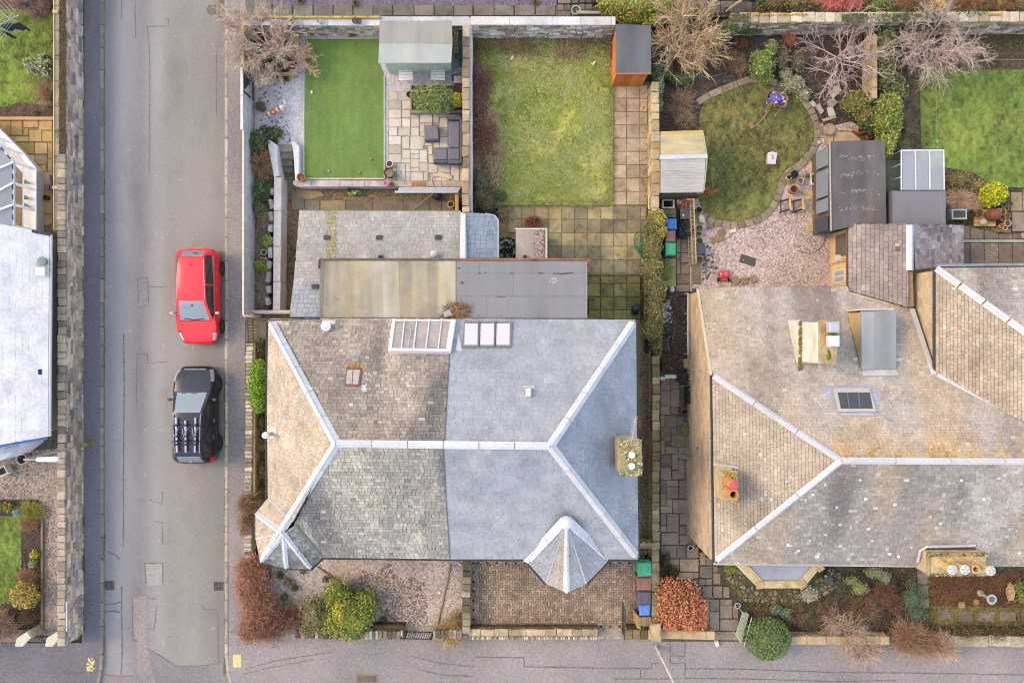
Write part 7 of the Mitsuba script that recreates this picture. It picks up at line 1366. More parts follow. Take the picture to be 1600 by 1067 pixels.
ground('side_path',[(997,495),(1018,495),(1019,870),(999,870)],.115,'gravel',(140,112,96),.6)
sd=ground('side_strip',[(994,500),(1003,500),(1003,870),(996,870)],.13,'soil',(110,96,64),.5)
flags(sd,[(995,505+24*i,1003.5,528.5+24*i) for i in range(14)],.16,[(136,122,80),(124,110,74),(146,130,90)],amp=.5,gap=.8)
m=MB().pbox(1014.3,548,1016.3,990,.1,.3,C(176,154,116),.3);one(m,'path_edging','thin timber strip along the side path below the wall','edging',mat='wood')
m=MB().pbox(1007,530,1013,552,.13,.16,C(36,32,32),.3);one(m,'drain_cover','dark square drain cover on the side path','drain')
ds=ground('alley_soil',[(1034,456),(1080,456),(1090,582),(1034,582)],.14,'soil',(82,64,58),.55)
al=ground('alley_ground',[(1031,580),(1092,580),(1090,900),(1170,1002),(1031,1002)],.12,'soil',(104,92,80),.45)
AC=[(160,142,130),(148,133,124),(170,152,136),(138,126,118),(174,156,134)]
fl=[(1032,590,1048,610),(1048,590,1062,608),(1032,610,1048,634),(1048,608,1062,636),(1032,634,1047,648),(1047,636,1060,648),(1032,648,1039,668),(1039,649,1058,668),(1058,650,1080,679),(1032,668,1048,688),(1048,668,1058,679),(1049,679,1080,698),(1032,688,1039,709),(1040,698,1060,709),(1060,698,1080,718),(1032,709,1050,729),(1050,709,1060,734),(1060,718,1070,738),(1070,720,1080,740),(1032,729,1049,750),(1050,735,1070,749),(1070,740,1080,750),(1032,750,1041,770),(1041,750,1060,760),(1061,750,1081,779),(1041,760,1060,779),(1032,770,1041,790),(1032,790,1051,802),(1041,779,1051,790),(1051,780,1082,802),(1032,802,1041,820),(1042,802,1061,831),(1062,802,1083,820),(1032,821,1041,831),(1033,832,1061,851),(1062,821,1083,836),(1062,836,1080,851),(1033,852,1057,872),(1057,852,1072,872),(1073,852,1092,872),(1043,873,1061,883),(1062,873,1092,893),(1093,862,1103,883),(1048,883,1061,893),(1103,870,1113,883),(1083,894,1092,903),(1093,884,1113,903),(1114,884,1122,894),(1060,894,1083,905),(1092,904,1103,914),(1103,904,1113,914),(1114,895,1126,913),(1098,915,1113,934),(1114,915,1129,934),(1130,916,1140,934),(1100,935,1109,955),(1109,936,1124,955),(1125,936,1144,946),(1125,946,1144,966),(1108,955,1124,985),(1125,967,1154,985),(1145,945,1154,966),(1096,986,1156,1000),(1086,955,1108,986)]
flags(al,fl,.15,AC,amp=.35,gap=1.0)
m=MB();litter(m,Q([(1036,460),(1078,460),(1084,580),(1036,580)],.15),.145,420,.03,[(150,116,92),(110,84,66),(196,160,120)]);put(m,'leaf_litter',None,kind='stuff',label='dead leaves over the dark soil strip',cat='litter')
m=MB()
for i in range(46):m.leaves(P(1042+U(-5,6),U(469,505),.2+U(0,.25))[None],.12,[C(206,206,214),C(226,224,226),C(150,176,170),C(176,170,186)],.8)
one(m,'plastic_bags','crumpled white and pale green plastic under the hedge','plastic bags')
for x,y,r,c,lab in ((1037,535,.32,(44,42,50),'dark crumpled sack at the hedge foot beside soil'),(1040,515,.24,(60,62,68),'smaller dark sack above the other'),):m=MB();blob(m,P(x,y,.3),(r,r*1.6,.3),C(c),x,.7,.3,4,1.0);one(m,'refuse_sack',lab,'sack',mat='gloss')
bush('small_plant','little yellow green plant beside the dark sacks','plant',[(1042,527,5,4,.4)],.14,[(160,160,70),(110,120,50)],90,.05)
m=MB();rough_stone(m,P(1050,452,.3),(.2,.24,.2),.3,C(214,220,236),.2);one(m,'bottle','pale blue plastic bottle by the mossy slab','bottle')
k=thing('low_screen','white and green stepped low screen across the alley','screen')
for i in range(7):m=MB().pbox(1032+i*3.6,586+(3 if i<2 else 0),1035.4+i*3.6,591.5+(2 if i<2 else 0),.12,.7,C(214,226,216),.15,.01);put(m,'panel',k)
for i in range(4):m=MB().pbox(1071+i*3.4,586.5,1074+i*3.4,593,.12,.7,C((206,226,214) if i%2 else (130,170,156)),.15,.01);put(m,'panel',k)
m=MB();blob(m,P(1066,590,.45),(.3,.22,.42),C(62,58,66),8,.7,.3,4,1.0);one(m,'covered_bicycle','bulky item under a dark cover between white screens','covered item')
m=MB().tube([P(1057,582,.5),P(1060,594,.3),P(1068,586,.9),P(1075,590,.6)],.02,C(176,120,100));one(m,'hose_loop','pinkish loop of hose over the dark cover','hose')
m=MB().pbox(1075,604,1089,631,.12,.85,C(44,42,46),.2,.03);one(m,'water_butt','black rectangular tub against the house wall','tub')
m=MB();t=np.linspace(0,2*np.pi,17);c=P(1082,608,.9);m.tube(np.c_[c[0]+.12*np.cos(t),c[1]+.12*np.sin(t),np.full(17,.9)],.018,C(150,146,144),.1,5);one(m,'metal_ring','grey ring resting on the black tub','ring')
m=MB().pbox(1079,631,1089.5,638,.12,.7,C(214,216,222),.15,.02);one(m,'white_box','small white box below the black tub','box')
m=MB().pbox(1088,606,1093,624,.12,1.5,C(206,220,236),.1,.02);one(m,'wall_cabinet','pale blue meter cabinet on the house wall','cabinet')
pot('terracotta_pot','empty terracotta pot on the alley flags',1070,643,5,.15,.3,(196,140,108),(30,24,24))
m=MB().tube([P(1063,604,.2),P(1078,602,.6)],.015,C(196,200,206));one(m,'tap_pipe','thin grey pipe lying near the black tub','pipe')
bush('potted_fern','feathery green plant on the alley flags','plant',[(1072,669,10.5,12,.6)],.15,[(130,140,84),(104,118,64),(156,162,108)],620,.045,asp=.25)
m=MB().tube([P(1066,708,.3),P(1082,713,1.2),P(1092,720,1.4)],.025,C(120,118,122),.2,5);one(m,'hose_bracket','thin grey bracket leaning on the house wall','bracket')
m=MB().leaves(P(1074,722,.18)[None],.06,[C(150,180,226)],3);one(m,'plastic_scrap','tiny pale blue cap on the alley flags','litter')
for x,y,r,c,s,lab in ((1079,856,4.2,(110,100,100),(40,34,34),'white rimmed pot on the alley flags, larger of the pair'),(1087,853,3.6,(110,100,96),(50,42,40),'white rimmed pot on the alley flags, smaller of the pair')):pot('flower_pot',lab,x,y,r,.15,.26,c,s,rimc=(226,216,210))
twiggy('dried_plant','dried straw plant leaning on the house corner','plant',[(1084,836,10,12,.7)],.14,[(196,166,130),(166,138,106)],150,.007)
pot('flower_pot','pale lavender rimmed pot at the path edge by bench',1153,946,4.2,.14,.28,(150,140,150),(84,84,106),rimc=(226,220,232))
k=thing('timber_gate','weathered boarded side gate between house and alley wall','gate')
for i in range(5):m=MB().pbox(1000+i*4,853,1003.7+i*4,856,.1,1.5,C(190,168,120,k=U(.85,1.1)),.4);put(m,'board',k,'wood');m=MB().pbox(999.5+i*4,849-(2 if i%2 else 0),1003.2+i*4,853,1.2,1.55,C(176,152,104,k=U(.85,1.1)),.4);put(m,'board',k,'wood')
m=MB().pbox(999,851,1019,855,1.48,1.55,C(120,84,62),.4);put(m,'top_rail',k)
# ---------------------------------------------------------------- the house to the east
vil=thing('slate_villa','large stone house with buff weathered slate roofs and chimneys','house')
qN=Plane((1092,452,2.3),(1113,585,4.3),(1315,720,6.1));qW=Plane((1113,585,4.3),(1117,878,4.3),(1315,720,6.1));qS=Plane((1117,879,4.3),(1315,720,6.1),(1600,722,6.1))
zW=4.3;qX=Plane((1462,417,zW),(1462,584,zW),(1600,516,5.4));qY=Plane((1462,417,zW),(1750,413,zW),(1600,516,5.4))
v_n=weather((198,187,178),(154,143,137),(220,209,199),.07,.52,.5,.6,.13,51,.01,tint=((214,176,122),lambda a,b:.5*np.clip((b-6.1)/1.3,0,1)*np.clip((nz(a*2.6,b*.4,5.,s=7)-.38)*5,0,1)+.35*np.clip((nz(a*.35,b*.12,8.,s=9)-.5)*6,0,1)));v_w=weather((202,186,166),(168,153,138),(218,202,180),.06,.45,.45,.3,.7,53,.008)
v_s=weather((168,161,158),(126,118,119),(196,190,184),.09,.54,.48,.45,.2,55,.02,tint=((190,170,140),lambda a,b:.5*np.clip((nz(a*.5,b*.2,8.,s=19)-.55)*6,0,1)));v_x=weather((198,178,156),(164,147,130),(212,194,170),.09,.5,.4,.25,.8,57,.01);v_y=weather((190,181,174),(160,150,143),(204,195,184),.09,.5,.4,.5,.3,59,.01)
SW_,GA,GP=.17,.125,.05
vr=roof(vil,[(qN,[(1092,450.5),(1325,448),(1326,456),(1418,481),(1428,483),(1462,585),(1600,660),(1720,720),(1315,719.5),(1113,585)],SW_,GA,v_n,GP),(qW,[(1113,586),(1315,720),(1117,878)],SW_,GA,v_w,GP),
                (qS,[(1315,721),(1740,722),(1740,886),(1117,879)],SW_,GA,v_s,GP),(qX,[(1462,416),(1600,516),(1740,617),(1740,730),(1600,659),(1462,584)],SW_,GA,v_x,GP),(qY,[(1462,416),(1740,413),(1740,617),(1600,516)],SW_,GA,v_y,GP)],(84,76,68))
WALLC=(210,186,158)
m=MB();xw,xe=P(1083,0,0)[0]+.02,30.;yn,ys=qN.at(1092,452)[1]-.1,qS.at(1117,879)[1]+.12;yh=qN.at(1113,585)[1]
m.slab([(xw,ys),(xe,ys),(xe,yn),(xw,yn)],0,2.15,C(WALLC),.4);m.slab([(xw+.01,ys+.01),(xe,ys+.01),(xe,yh-.2),(xw+.01,yh-.2)],2.1,4.2,C(WALLC),.4);put(m,'wall',vil,'stone')
m=MB().plate([(xw-.03,yn,0),(xw-.03,yn,2.3),(xw-.03,yh,4.22),(xw-.03,ys,4.22),(xw-.03,ys,0)],.3,C(WALLC),.5);put(m,'gable_wall',vil,'stone')
m=MB()
for i in range(16):
    z=.25+i*.25;ya=yn if z<2.2 else yn+(yh-yn)*(z-2.25)/2.0
    m.tube([(xw-.034,ya-.05,z),(xw-.034,ys,z)],.012,C(170,140,112),.4,4)
put(m,'bed_joint',vil,'stone',kind='stuff')
m=MB().plate([qN.at(1092,451,.04),qN.at(1113,585,.04),qN.at(1109.5,585,.04),qN.at(1088.5,451,.04)],.08,C(232,214,186),.2);put(m,'skew_coping',vil,'stone')
def wwin(y0_,y1_,z0_,z1_,frame=(232,226,218),glass='dark_glass'):
    k=key('window',vil);x=xw-.06;Y0,Y1=y0_,y1_
    m=MB().plate([(x,Y0,z0_),(x,Y0,z1_),(x,Y1,z1_),(x,Y1,z0_)],.06,C(frame),.1);put(m,'frame',k)
    m=MB().plate([(x-.01,Y0-.08,z0_+.08),(x-.01,Y0-.08,z1_-.08),(x-.01,Y1+.08,z1_-.08),(x-.01,Y1+.08,z0_+.08)],.01,C(40,40,44));put(m,'pane',k,glass)
    m=MB().box((x-.04,(Y0+Y1)/2,z0_-.1),(.22,abs(Y1-Y0)+.3,.1),C(222,206,180),.3);put(m,'sill',k,'stone');return k
wwin(1.75,.2,.9,2.0);wwin(-1.65,-2.45,1.6,3.2,(222,200,170))
for i,(bx,by,lab) in enumerate(((1075,557,0),(1073,576,0))):
    b=P(bx,by,0);m=MB().tube([b,[b[0]-.0,b[1],3.9 if i else 3.6]],.055,C(196,186,172),.4,8);put(m,'downpipe',vil)
m=MB().tube([(xw-.08,-1.1,.3),(xw-.08,-1.1,3.2),(xw-.08,-1.45,3.3)],.035,C(222,216,210),.2,6);put(m,'waste_pipe',vil);m=MB().box((xw-.12,-.55,2.3),(.16,.16,.22),C(84,88,100));put(m,'hopper',vil)
m=MB().tube([(xw-.08,-1.75,2.2),(xw-.08,-2.9,2.1)],.035,C(206,190,176),.2,6);put(m,'waste_pipe',vil)
k=thing('wall_lamp','small lamp bracket on the buff house wall over the alley','lamp');c=np.array([xw,P(0,712,2)[1]+.3,2.2]);m=MB().tube([c,c+[-.3,.05,.02]],.02,C(206,214,220));put(m,'arm',k);m=MB().lathe(c+[-.32,.05,-.05],[(.04,0),(.07,.08),(0,.12)],C(110,90,76),.2,10);put(m,'shade',k)
k=thing('handrail','long pale metal handrail beside the dark alley soil','handrail');a,b=P(1075,458,.9),P(1075,553,.9);m=MB().tube([a,b],.04,C(206,210,220),.1,6);put(m,'rail',k)
for t in (0,.33,.66,1):q=a+(b-a)*t;m=MB().tube([q,(q[0],q[1],.1)],.025,C(190,196,206));put(m,'post',k)
m=MB();rough_stone(m,P(1072,568,.3),(.24,.4,.24),0,C(206,190,116),.5);one(m,'yellow_stone','yellow lichened stone at the foot of the downpipes','stone',mat='stone')
VC=(238,238,246)
R0,R1=(qN.at(1315,720,.06)+qS.at(1315,720,.06))/2,qS.at(1740,722,.06)
capline(vr,R0,R1,.25,VC,seg=2.2);capline(vr,qW.at(1115,587,.06),R0,.25,VC,seg=2.0,base='hip_cap');capline(vr,qW.at(1120,876,.06),R0,.25,VC,seg=2.4,base='hip_cap')
for i in range(6):a=np.array(qX.at(1463,418,.07));b=np.array(qX.at(1740,617,.07));m=None
capline(vr,a,b,.28,(240,238,244),seg=1.15,base='hip_cap',gap=.03,roll=.05)
capline(vr,qN.at(1464,586,.05),qN.at(1720,719,.05),.2,(228,228,236),seg=1.9,base='valley_lining',roll=.01,h=.01)
m=MB().plate([qN.at(1421,481,.06),qN.at(1429,482,.06),qN.at(1463,584,.06),qN.at(1456,586,.06)],.03,C(226,222,222),.2);put(m,'lead_flashing',vr,'satin')
GD=(70,66,72)
for pts in ([qN.at(1082,452.5),qN.at(1325,449)],[qW.at(1111.5,586),qW.at(1115.5,879)],[qX.at(1460.5,417),qX.at(1460.5,584)]):m=MB().tube([p-[0,0,.05] for p in pts],.06,C(GD),.2,6);put(m,'gutter',vil)
for a,b in ((1115,1435),(1540,1740)):m=MB().tube([qS.at(a,880.5)-[0,0,.05],qS.at(b,880.5+(b-1115)*.011)-[0,0,.05]],.06,C(196,192,190),.2,6);put(m,'gutter',vil)
m=MB().tube([qY.at(1462,414.8)-[0,0,.03],qY.at(1740,411.8)-[0,0,.03]],.06,C(150,152,162),.2,6);put(m,'gutter',vil)
m=MB().tube([qY.at(1466,417.5,.02),qY.at(1740,415,.02)],.03,C(64,74,80),.2,4);put(m,'gutter_shadow_board',vil)  # dark strip just inside the wing gutter
# walls of the rear wing
CR=(232,210,176)
xv=P(1462,0,zW)[0]+.1;ya,yb=qX.at(1462,418)[1]-.1,qX.at(1462,584)[1]
m=MB().slab([(xv+.02,yb),(30,yb),(30,ya),(xv+.02,ya)],0,zW-.08,C(CR),.4);put(m,'wing_wall',vil,'stone')
m=MB().plate([(xv,ya,0),(xv,yb,0),(xv,yb,zW-.05),(xv,ya,zW-.05)],.1,C(CR),.5);put(m,'wing_gable',vil,'stone')
m=MB().slab(Q([(1415,424),(1425,424),(1427,479),(1416,481)],2.9),2.0,2.95,C(176,146,116),.4);put(m,'parapet',vil,'stone')
# rear outhouse
la=Plane((1325,350,2.15),(1325,455,2.15),(1419,350,3.05));lb=Plane((1427,350,3.05),(1427,415,3.05),(1505,352,2.55))
v_l=weather((170,157,152),(152,138,134),(186,170,160),.09,.5,.4,.7,.6,61,.015,(196,190,196));v_l2=weather((150,142,150),(124,116,124),(176,168,176),.20,.5,.4,.9,.9,63,.04)
lr=roof(vil,[(la,[(1325,350),(1419,350),(1419,479),(1415,479),(1326,454)],.23,.17,v_l),(lb,[(1427,350),(1505,352),(1505,413),(1430,422)],.19,.14,v_l2)],(90,80,78))
capline(lr,P(1423,351,3.12),P(1423,423,3.12),.3,(222,226,238),seg=1.3)
m=MB();c=la.at(1402,386);m.plate([la.at(*q,lift=.05) for q in rect(1399,380,1405.5,391.5)],.08,C(120,104,92),.3);put(m,'roof_vent',lr);m=MB().plate([la.at(*q,lift=.055) for q in rect(1399,380,1405.5,385)],.02,C(206,184,160),.2);put(m,'roof_vent',lr)
m=MB().tube([la.at(1324,350),la.at(1324,452)],.05,C(120,66,54),.4,6);put(m,'gutter',vil,label='reddish brown gutter along the outhouse roof')
m=MB().plate([qN.at(1326,456.5,.05),qN.at(1418,481.5,.05),qN.at(1418,484.5,.05),qN.at(1326,459,.05)],.04,C(214,196,166),.3);put(m,'valley_fillet',lr)
xo=P(1325,0,2.15)[0]+.08;y1o,y0o=P(0,352,2.15)[1]-.1,P(0,449,2.15)[1]+.05
m=MB().slab([(xo,y0o),(xv,y0o),(xv+2,y0o+1.2),(xv+2,y1o),(xo,y1o)],0,2.1,C(238,202,152),.3);put(m,'outhouse_wall',vil,'stone')
k=key('window',vil);Y0,Y1=P(0,366,1.4)[1],P(0,400,1.4)[1];m=MB().plate([(xo-.03,Y0,.75),(xo-.03,Y1,.75),(xo-.03,Y1,1.75),(xo-.03,Y0,1.75)],.05,C(104,98,92),.2);put(m,'frame',k)
for i in range(7):z=.8+i*.135;m=MB().plate([(xo-.05,Y0-.04,z),(xo-.05,Y1+.04,z),(xo-.035,Y1+.04,z+.12),(xo-.035,Y0-.04,z+.12)],.01,C(112,106,100),.1);put(m,'shutter_slat',k)
k=key('door',vil);Y0,Y1=P(0,421,1.2)[1],P(0,442,1.2)[1];m=MB().plate([(xo-.03,Y0,.45),(xo-.03,Y1,.45),(xo-.03,Y1,1.75),(xo-.03,Y0,1.75)],.05,C(236,230,224),.1);put(m,'leaf',k)
for i in range(2):m=MB();ym=Y0+(Y1-Y0)*(.12+.44*i);m.plate([(xo-.045,ym,.7),(xo-.045,ym+(Y1-Y0)*.32,.7),(xo-.045,ym+(Y1-Y0)*.32,1.6),(xo-.045,ym,1.6)],.01,C(180,186,196),.1);put(m,'pane',k,'gloss')
m=MB().tube([(xo-.05,P(0,410,1)[1],.3),(xo-.05,P(0,410,1)[1],1.9),(xo-.3,P(0,408,1)[1],1.95)],.03,C(226,200,166),.2,6);put(m,'downpipe',vil);m=MB().box((xo-.1,P(0,404,1)[1],1.1),(.2,.25,.22),C(240,236,230),.1);put(m,'wall_box',vil)
# chimneys
CHB=(252,242,226)
k=chimney(vil,'tall pale chimney with two squat pots and mossy cap',[(1280,501),(1308.5,502),(1308.5,570.5),(1280,568.5)],3.0,6.0,CHB,(206,184,140),capz=.1,moss=[(134,136,44),(110,112,40),(160,150,60)],nmoss=0,ledge=(4.25,1.0))
c0,c1=P(1281,502,6.0),P(1308,570,6.0)
m=MB();t=scatter([(c0[0]+.3,c0[1]),(c1[0],c0[1]),(c1[0],c1[1]),(c0[0]+.28,c1[1])],620);t=t[meshkit.fbm(np.c_[t*2.6,np.zeros(len(t))],3,9)>.46];m.leaves(np.c_[t,np.full(len(t),6.02)],.05,[C(134,136,44),C(110,112,40),C(160,150,60)],1.4,.7)
xl=P(1252,0,4.25)[0]-.05;t=np.c_[U(xl-.05,xl+.06,160),U(c1[1]-.3,c0[1]+.05,160)];m.leaves(np.c_[t,np.full(160,4.27)],.05,[C(150,140,50),C(120,116,44)],1.4,.7);put(m,'moss',k,kind='stuff')
m=MB();p=[qN.at(1231,500,.05),qN.at(1250,500,.05),qN.at(1256,567,.05),qN.at(1245,567,.05)];m.plate(p,.05,C(240,232,224),.15);put(m,'lead_skirt',k,'satin')
for y,cc,cw in ((511.5,(206,150,90),(196,198,210)),(533,(222,160,100),(236,236,240))):
    kk=key('chimney_pot',k);b=P(1293,y,6.0);m=MB().lathe(b,[(.17,0),(.15,.3),(.17,.32),(.17,.36)],C(cc),.4,12);put(m,'pot',kk);m=MB().box(b+[0,0,.36],(.4,.4,.3),C(cw),.1,0,.06);put(m,'cowl',kk,'satin')
k=chimney(vil,'short chimney on the hip slope with terracotta pots',[(1128,736),(1152,736.5),(1152.5,783),(1129,783)],3.6,5.45,(214,190,146),(196,170,130),ledge=(4.75,1.06))
xl=P(1126,0,4.75)[0];t=np.c_[U(xl-.04,xl+.1,90),U(P(0,782,4.75)[1],P(0,735,4.75)[1],90)];m=MB().leaves(np.c_[t,np.full(90,4.78)],.05,[C(226,176,40),C(206,154,50)],1.5,.7)
t=np.c_[U(P(1130,0,5.45)[0],P(1150,0,5.45)[0],50),U(P(0,750,5.45)[1],P(0,738,5.45)[1],50)];m.leaves(np.c_[t,np.full(50,5.47)],.05,[C(226,176,40),C(190,150,70)],1.5,.7);put(m,'lichen',k,kind='stuff')
m=MB().plate([qW.at(1115,723,.05),qW.at(1154,729,.05),qW.at(1154,732,.05),qW.at(1115,729,.05)],.05,C(206,208,206),.2);put(m,'lead_flashing',k,'satin');m=MB().plate([qW.at(1116,732,.06),qW.at(1121,732,.06),qW.at(1121,776,.06),qW.at(1116,776,.06)],.05,C(232,222,206),.2);put(m,'lead_flashing',k,'satin')
for x,y,cap_ in ((1138,752,(206,96,104)),(1137.5,766.5,None)):
    kk=key('chimney_pot',k);b=P(x,y,5.45);m=MB().lathe(b,[(.19,0),(.19,.12),(.15,.16),(.14,.6),(.18,.64),(.18,.76),(.13,.76),(.12,.3)],C(226,158,96),.35,14);put(m,'pot',kk)
    m=MB().lathe(b+[0,0,.77],[(.18,0),(.18,.04),(0,.07)],C(cap_),.2,14) if cap_ else m.lathe(b,[(.12,.45),(0,.45)],C(30,24,22),.1,14);put(m,'cap' if cap_ else 'flue',kk)
k=chimney(vil,'wide front chimney carrying a row of four tall pots',[(1450,863),(1545,863.5),(1545,900),(1450,900)],3.0,5.15,(228,206,166),(176,162,124),capz=.14,moss=[(110,104,62),(84,78,50),(206,186,110)],nmoss=260)
m=MB().slab(Q([(1456,870),(1541,870),(1541,895),(1456,895)],5.2),5.1,5.2,C(206,186,142),.6,.02);put(m,'flaunching',k,'stone')
m=MB().plate([qS.at(1436,858,.05),qS.at(1524,853,.05),qS.at(1526,862,.05),qS.at(1440,864,.05)],.05,C(112,92,92),.3);put(m,'back_gutter',k);m=MB().tube([qS.at(1434,878,.08),qS.at(1438,860,.08),qS.at(1448,854,.08),qS.at(1524,852,.08)],.06,C(214,214,222),.2,6);put(m,'lead_flashing',k,'satin')
for i,(x,y) in enumerate(((1465,878),(1484,878),(1502,878),(1523,879.5))):
    kk=key('chimney_pot',k);b=P(x,y,5.2);m=MB().lathe(b,[(.17,0),(.17,.1),(.13,.14),(.125,.8),(.155,.84),(.155,.95),(.11,.95),(.1,.4)],C((238,200,140) if i!=2 else (220,176,128)),.3,14);put(m,'pot',kk)
    if i!=2:
        m=MB().lathe(b+[0,0,.97],[(.17,0),(.19,.03),(.15,.08),(0,.11)],C(220,220,226),.2,16)
        for j in range(5):a=j*1.26;m.tube([b+[.05*math.cos(a),.05*math.sin(a),1.08],b+[.16*math.cos(a+.4),.16*math.sin(a+.4),1.05]],.012,C(150,152,160),.1,4)
        put(m,'cap',kk,'satin')
    else:m=MB().lathe(b,[(.1,.6),(0,.6)],C(34,28,26),.1,14);put(m,'flue',kk)
# dormer, skylight, odd slates
k=key('dormer',vil);note(k,'box dormer with grey lead flat roof');zd=4.32
m=MB().slab(Q([(1345.5,486),(1400.5,485),(1400.5,577),(1346,577)],zd),zd-.1,zd,C(158,162,168),.25,.02);put(m,'lead_roof',k,'felt')
m=MB().slab(Q([(1346.5,488),(1366.5,488),(1366.5,577),(1347,577)],zd+.012),zd-.05,zd+.012,C(172,172,174),.25,.006);put(m,'lead_sheet',k,'felt')
q4=Q([(1347,488),(1399,487),(1399,574),(1347,574)],zd);m=MB().slab([np.array(x) for x in q4],2.5,zd-.1,C(214,178,130),.3);put(m,'cheek',k,'stone')
m=MB().plate([(q4[0][0]-.02,q4[0][1]+.08,2.9),(q4[1][0],q4[1][1]+.08,2.9),(q4[1][0],q4[1][1]+.08,zd-.15),(q4[0][0]-.02,q4[0][1]+.08,zd-.15)],.06,C(232,230,226),.1);put(m,'window',k)
m=MB().plate([qN.at(1348,574,.06),qN.at(1398,574,.06),qN.at(1406,586,.06),qN.at(1348,587,.06)],.05,C(216,212,210),.25);put(m,'lead_apron',k,'satin');m=MB().plate([qN.at(1323,486,.05),qN.at(1345,484,.05),qN.at(1345,489,.05),qN.at(1324,491,.05)],.05,C(240,226,206),.1);put(m,'lead_apron',k,'satin')
m=MB().tube([qN.at(1325,492,.04),qN.at(1345,573,.04)],.04,C(120,112,104),.2,4);put(m,'soaker',k)
for x,y in ((1337,561),(1404,562)):m=MB().plate([qN.at(*q,lift=.05) for q in rect(x-4,y-2.5,x+4,y+2.5)],.03,C(232,228,224));put(m,'lead_tab',k)
k=key('roof_light',vil);note(k,'framed skylight with dark glass')
m=MB().plate([qN.at(*q,lift=.035) for q in ((1281,604),(1300,604),(1303,601),(1358,601),(1380,612),(1372,640),(1381,650),(1312,650),(1300,630))],.02,C(182,178,192),.3);put(m,'flashing',k)
m=MB().plate([qN.at(*q,lift=.12) for q in ((1302,606),(1358,606),(1370,643),(1311,643))],.12,C(206,202,196),.1);put(m,'frame',k)
m=MB().plate([qN.at(*q,lift=.13) for q in ((1309,613),(1359,613),(1364,638),(1314,638))],.01,C(60,58,56),.3);put(m,'pane',k,'dark_glass')
for x in (1324,1341):m=MB().tube([qN.at(x,613,.135),qN.at(x+3,638,.135)],.02,C(128,124,120));put(m,'glazing_bar',k)
m=MB().plate([qN.at(*q,lift=.07) for q in ((1312,645),(1366,645),(1366,648.5),(1312,648.5))],.04,C(200,200,210),.1);put(m,'sill',k)
m=MB()
for pl,x,y in [(qW,1187,690.5),(qW,1188,710),(qW,1236,745),(qW,1229,752),(qN,1480,497),(qX,1490,451),(qX,1488,487)]+[(qS,U(1200,1600),U(745,870)) for _ in range(34)]:
    w,h=U(2,3),U(1.6,2.4);m.plate([pl.at(*q,lift=.045) for q in rect(x-w,y-h,x+w,y+h)],.015,C([(236,230,222),(214,208,204),(206,200,206)][rng.integers(3)]),.2)
put(m,'replacement_slate',vr,kind='stuff')
m=MB()
for _ in range(240):
    x=U(1318,1600);h=abs(rng.normal())*13; 
    if nz(x*.03,3.)<.46:continue
    m.leaves(qN.at(x,714-h,.05)[None],.04,[C(206,160,70),C(190,146,80),C(214,180,110)],3)
put(m,'ochre_lichen',vr,kind='stuff')
# bay window flat roof, south
k=key('bay_window',vil);note(k,'bay window with grey lead roof in stone parapet');zb=2.9
ob=[(1143,872),(1185,919),(1256,919),(1294,872)];ib=[(1160,872),(1193,907),(1249,907),(1279,872)]
m=MB().slab(Q(ib,zb-.06),0,zb-.06,C(176,180,200),.2);put(m,'lead_roof',k,'felt')
for i in range(3):m=MB().slab(Q([ob[i],ob[i+1],ib[i+1],ib[i]],zb),0,zb,C((216,200,160) if i!=1 else (210,192,146)),.5,.02);put(m,'parapet',k,'stone')
m=MB();c=P(1281,886,zb);rough_stone(m,c,(.3,.3,.12),.5,C(206,184,140));rough_stone(m,P(1253,913,zb),(.34,.3,.1),.7,C(196,172,128));rough_stone(m,P(1187,913,zb),(.3,.3,.1),.2,C(206,182,136));put(m,'corner_stone',k,'stone')

# front garden of the eastern house
ground('dark_bed',[(1090,880),(1700,880),(1700,1000),(1160,1000),(1120,940)],.125,'soil',(80,70,54),.75)
cz=ground('crazy_paving',[(1118,885),(1330,885),(1318,915),(1280,940),(1200,948),(1158,945)],.13,'soil',(84,80,52),.6)
r2=np.random.default_rng(5);from scipy.spatial import Voronoi
sp_=r2.uniform([1110,880],[1335,950],(330,2));vo=Voronoi(sp_);reg=Polygon([(1122,888),(1150,884),(1185,920),(1258,920),(1300,884),(1328,888),(1316,912),(1280,938),(1200,946),(1160,942)]);bay=Polygon(ob)
for ri in vo.point_region:
    rg=vo.regions[ri]
    if-1 in rg or len(rg)<3:continue
    g=Polygon(vo.vertices[rg]).intersection(reg).difference(bay).buffer(-.9)
    if g.is_empty or g.geom_type!='Polygon' or g.area<14:continue
    g=g.simplify(.8);m=MB().slab(Q(list(g.exterior.coords)[:-1],.17),.1,.165+U(-.006,.008),C([(150,134,112),(132,120,98),(164,146,124)][r2.integers(3)],k=U(.85,1.12)),.5,.008);put(m,'flagstone',cz,'slab')
bush('strappy_plant','bright green strappy plant at the bay window corner','plant',[(1141,886,10,9,.5)],.13,[(126,156,50),(100,132,44),(150,170,70)],420,.06,asp=.15)
m=MB().lathe(P(1289,901,.13),[(.16,0),(.2,.35),(.2,.4),(.15,.43),(0,.44)],C(92,94,90),.2,18);m2=MB();m2.lathe(P(1290,899.5,.57),[(.05,0),(.05,.02),(0,.025)],C(214,206,190),.1,10);k=thing('garden_pot','dark lidded pot with pale centre by the bay window','pot');put(m,'body',k);put(m2,'knob',k)
m=MB();t=np.linspace(0,5,20);c=P(1297,895,.2);m.tube(np.c_[c[0]+.25*np.cos(t),c[1]+.25*np.sin(t),np.full(20,.2)],.025,C(50,48,46),.2,5);one(m,'hose','dark hose curled behind the lidded pot','hose')
bush('silver_plant','silvery grey plant at the crazy paving edge','plant',[(1265,928,15,12,.4)],.13,[(176,172,156),(146,144,130),(200,194,180)],420,.045)
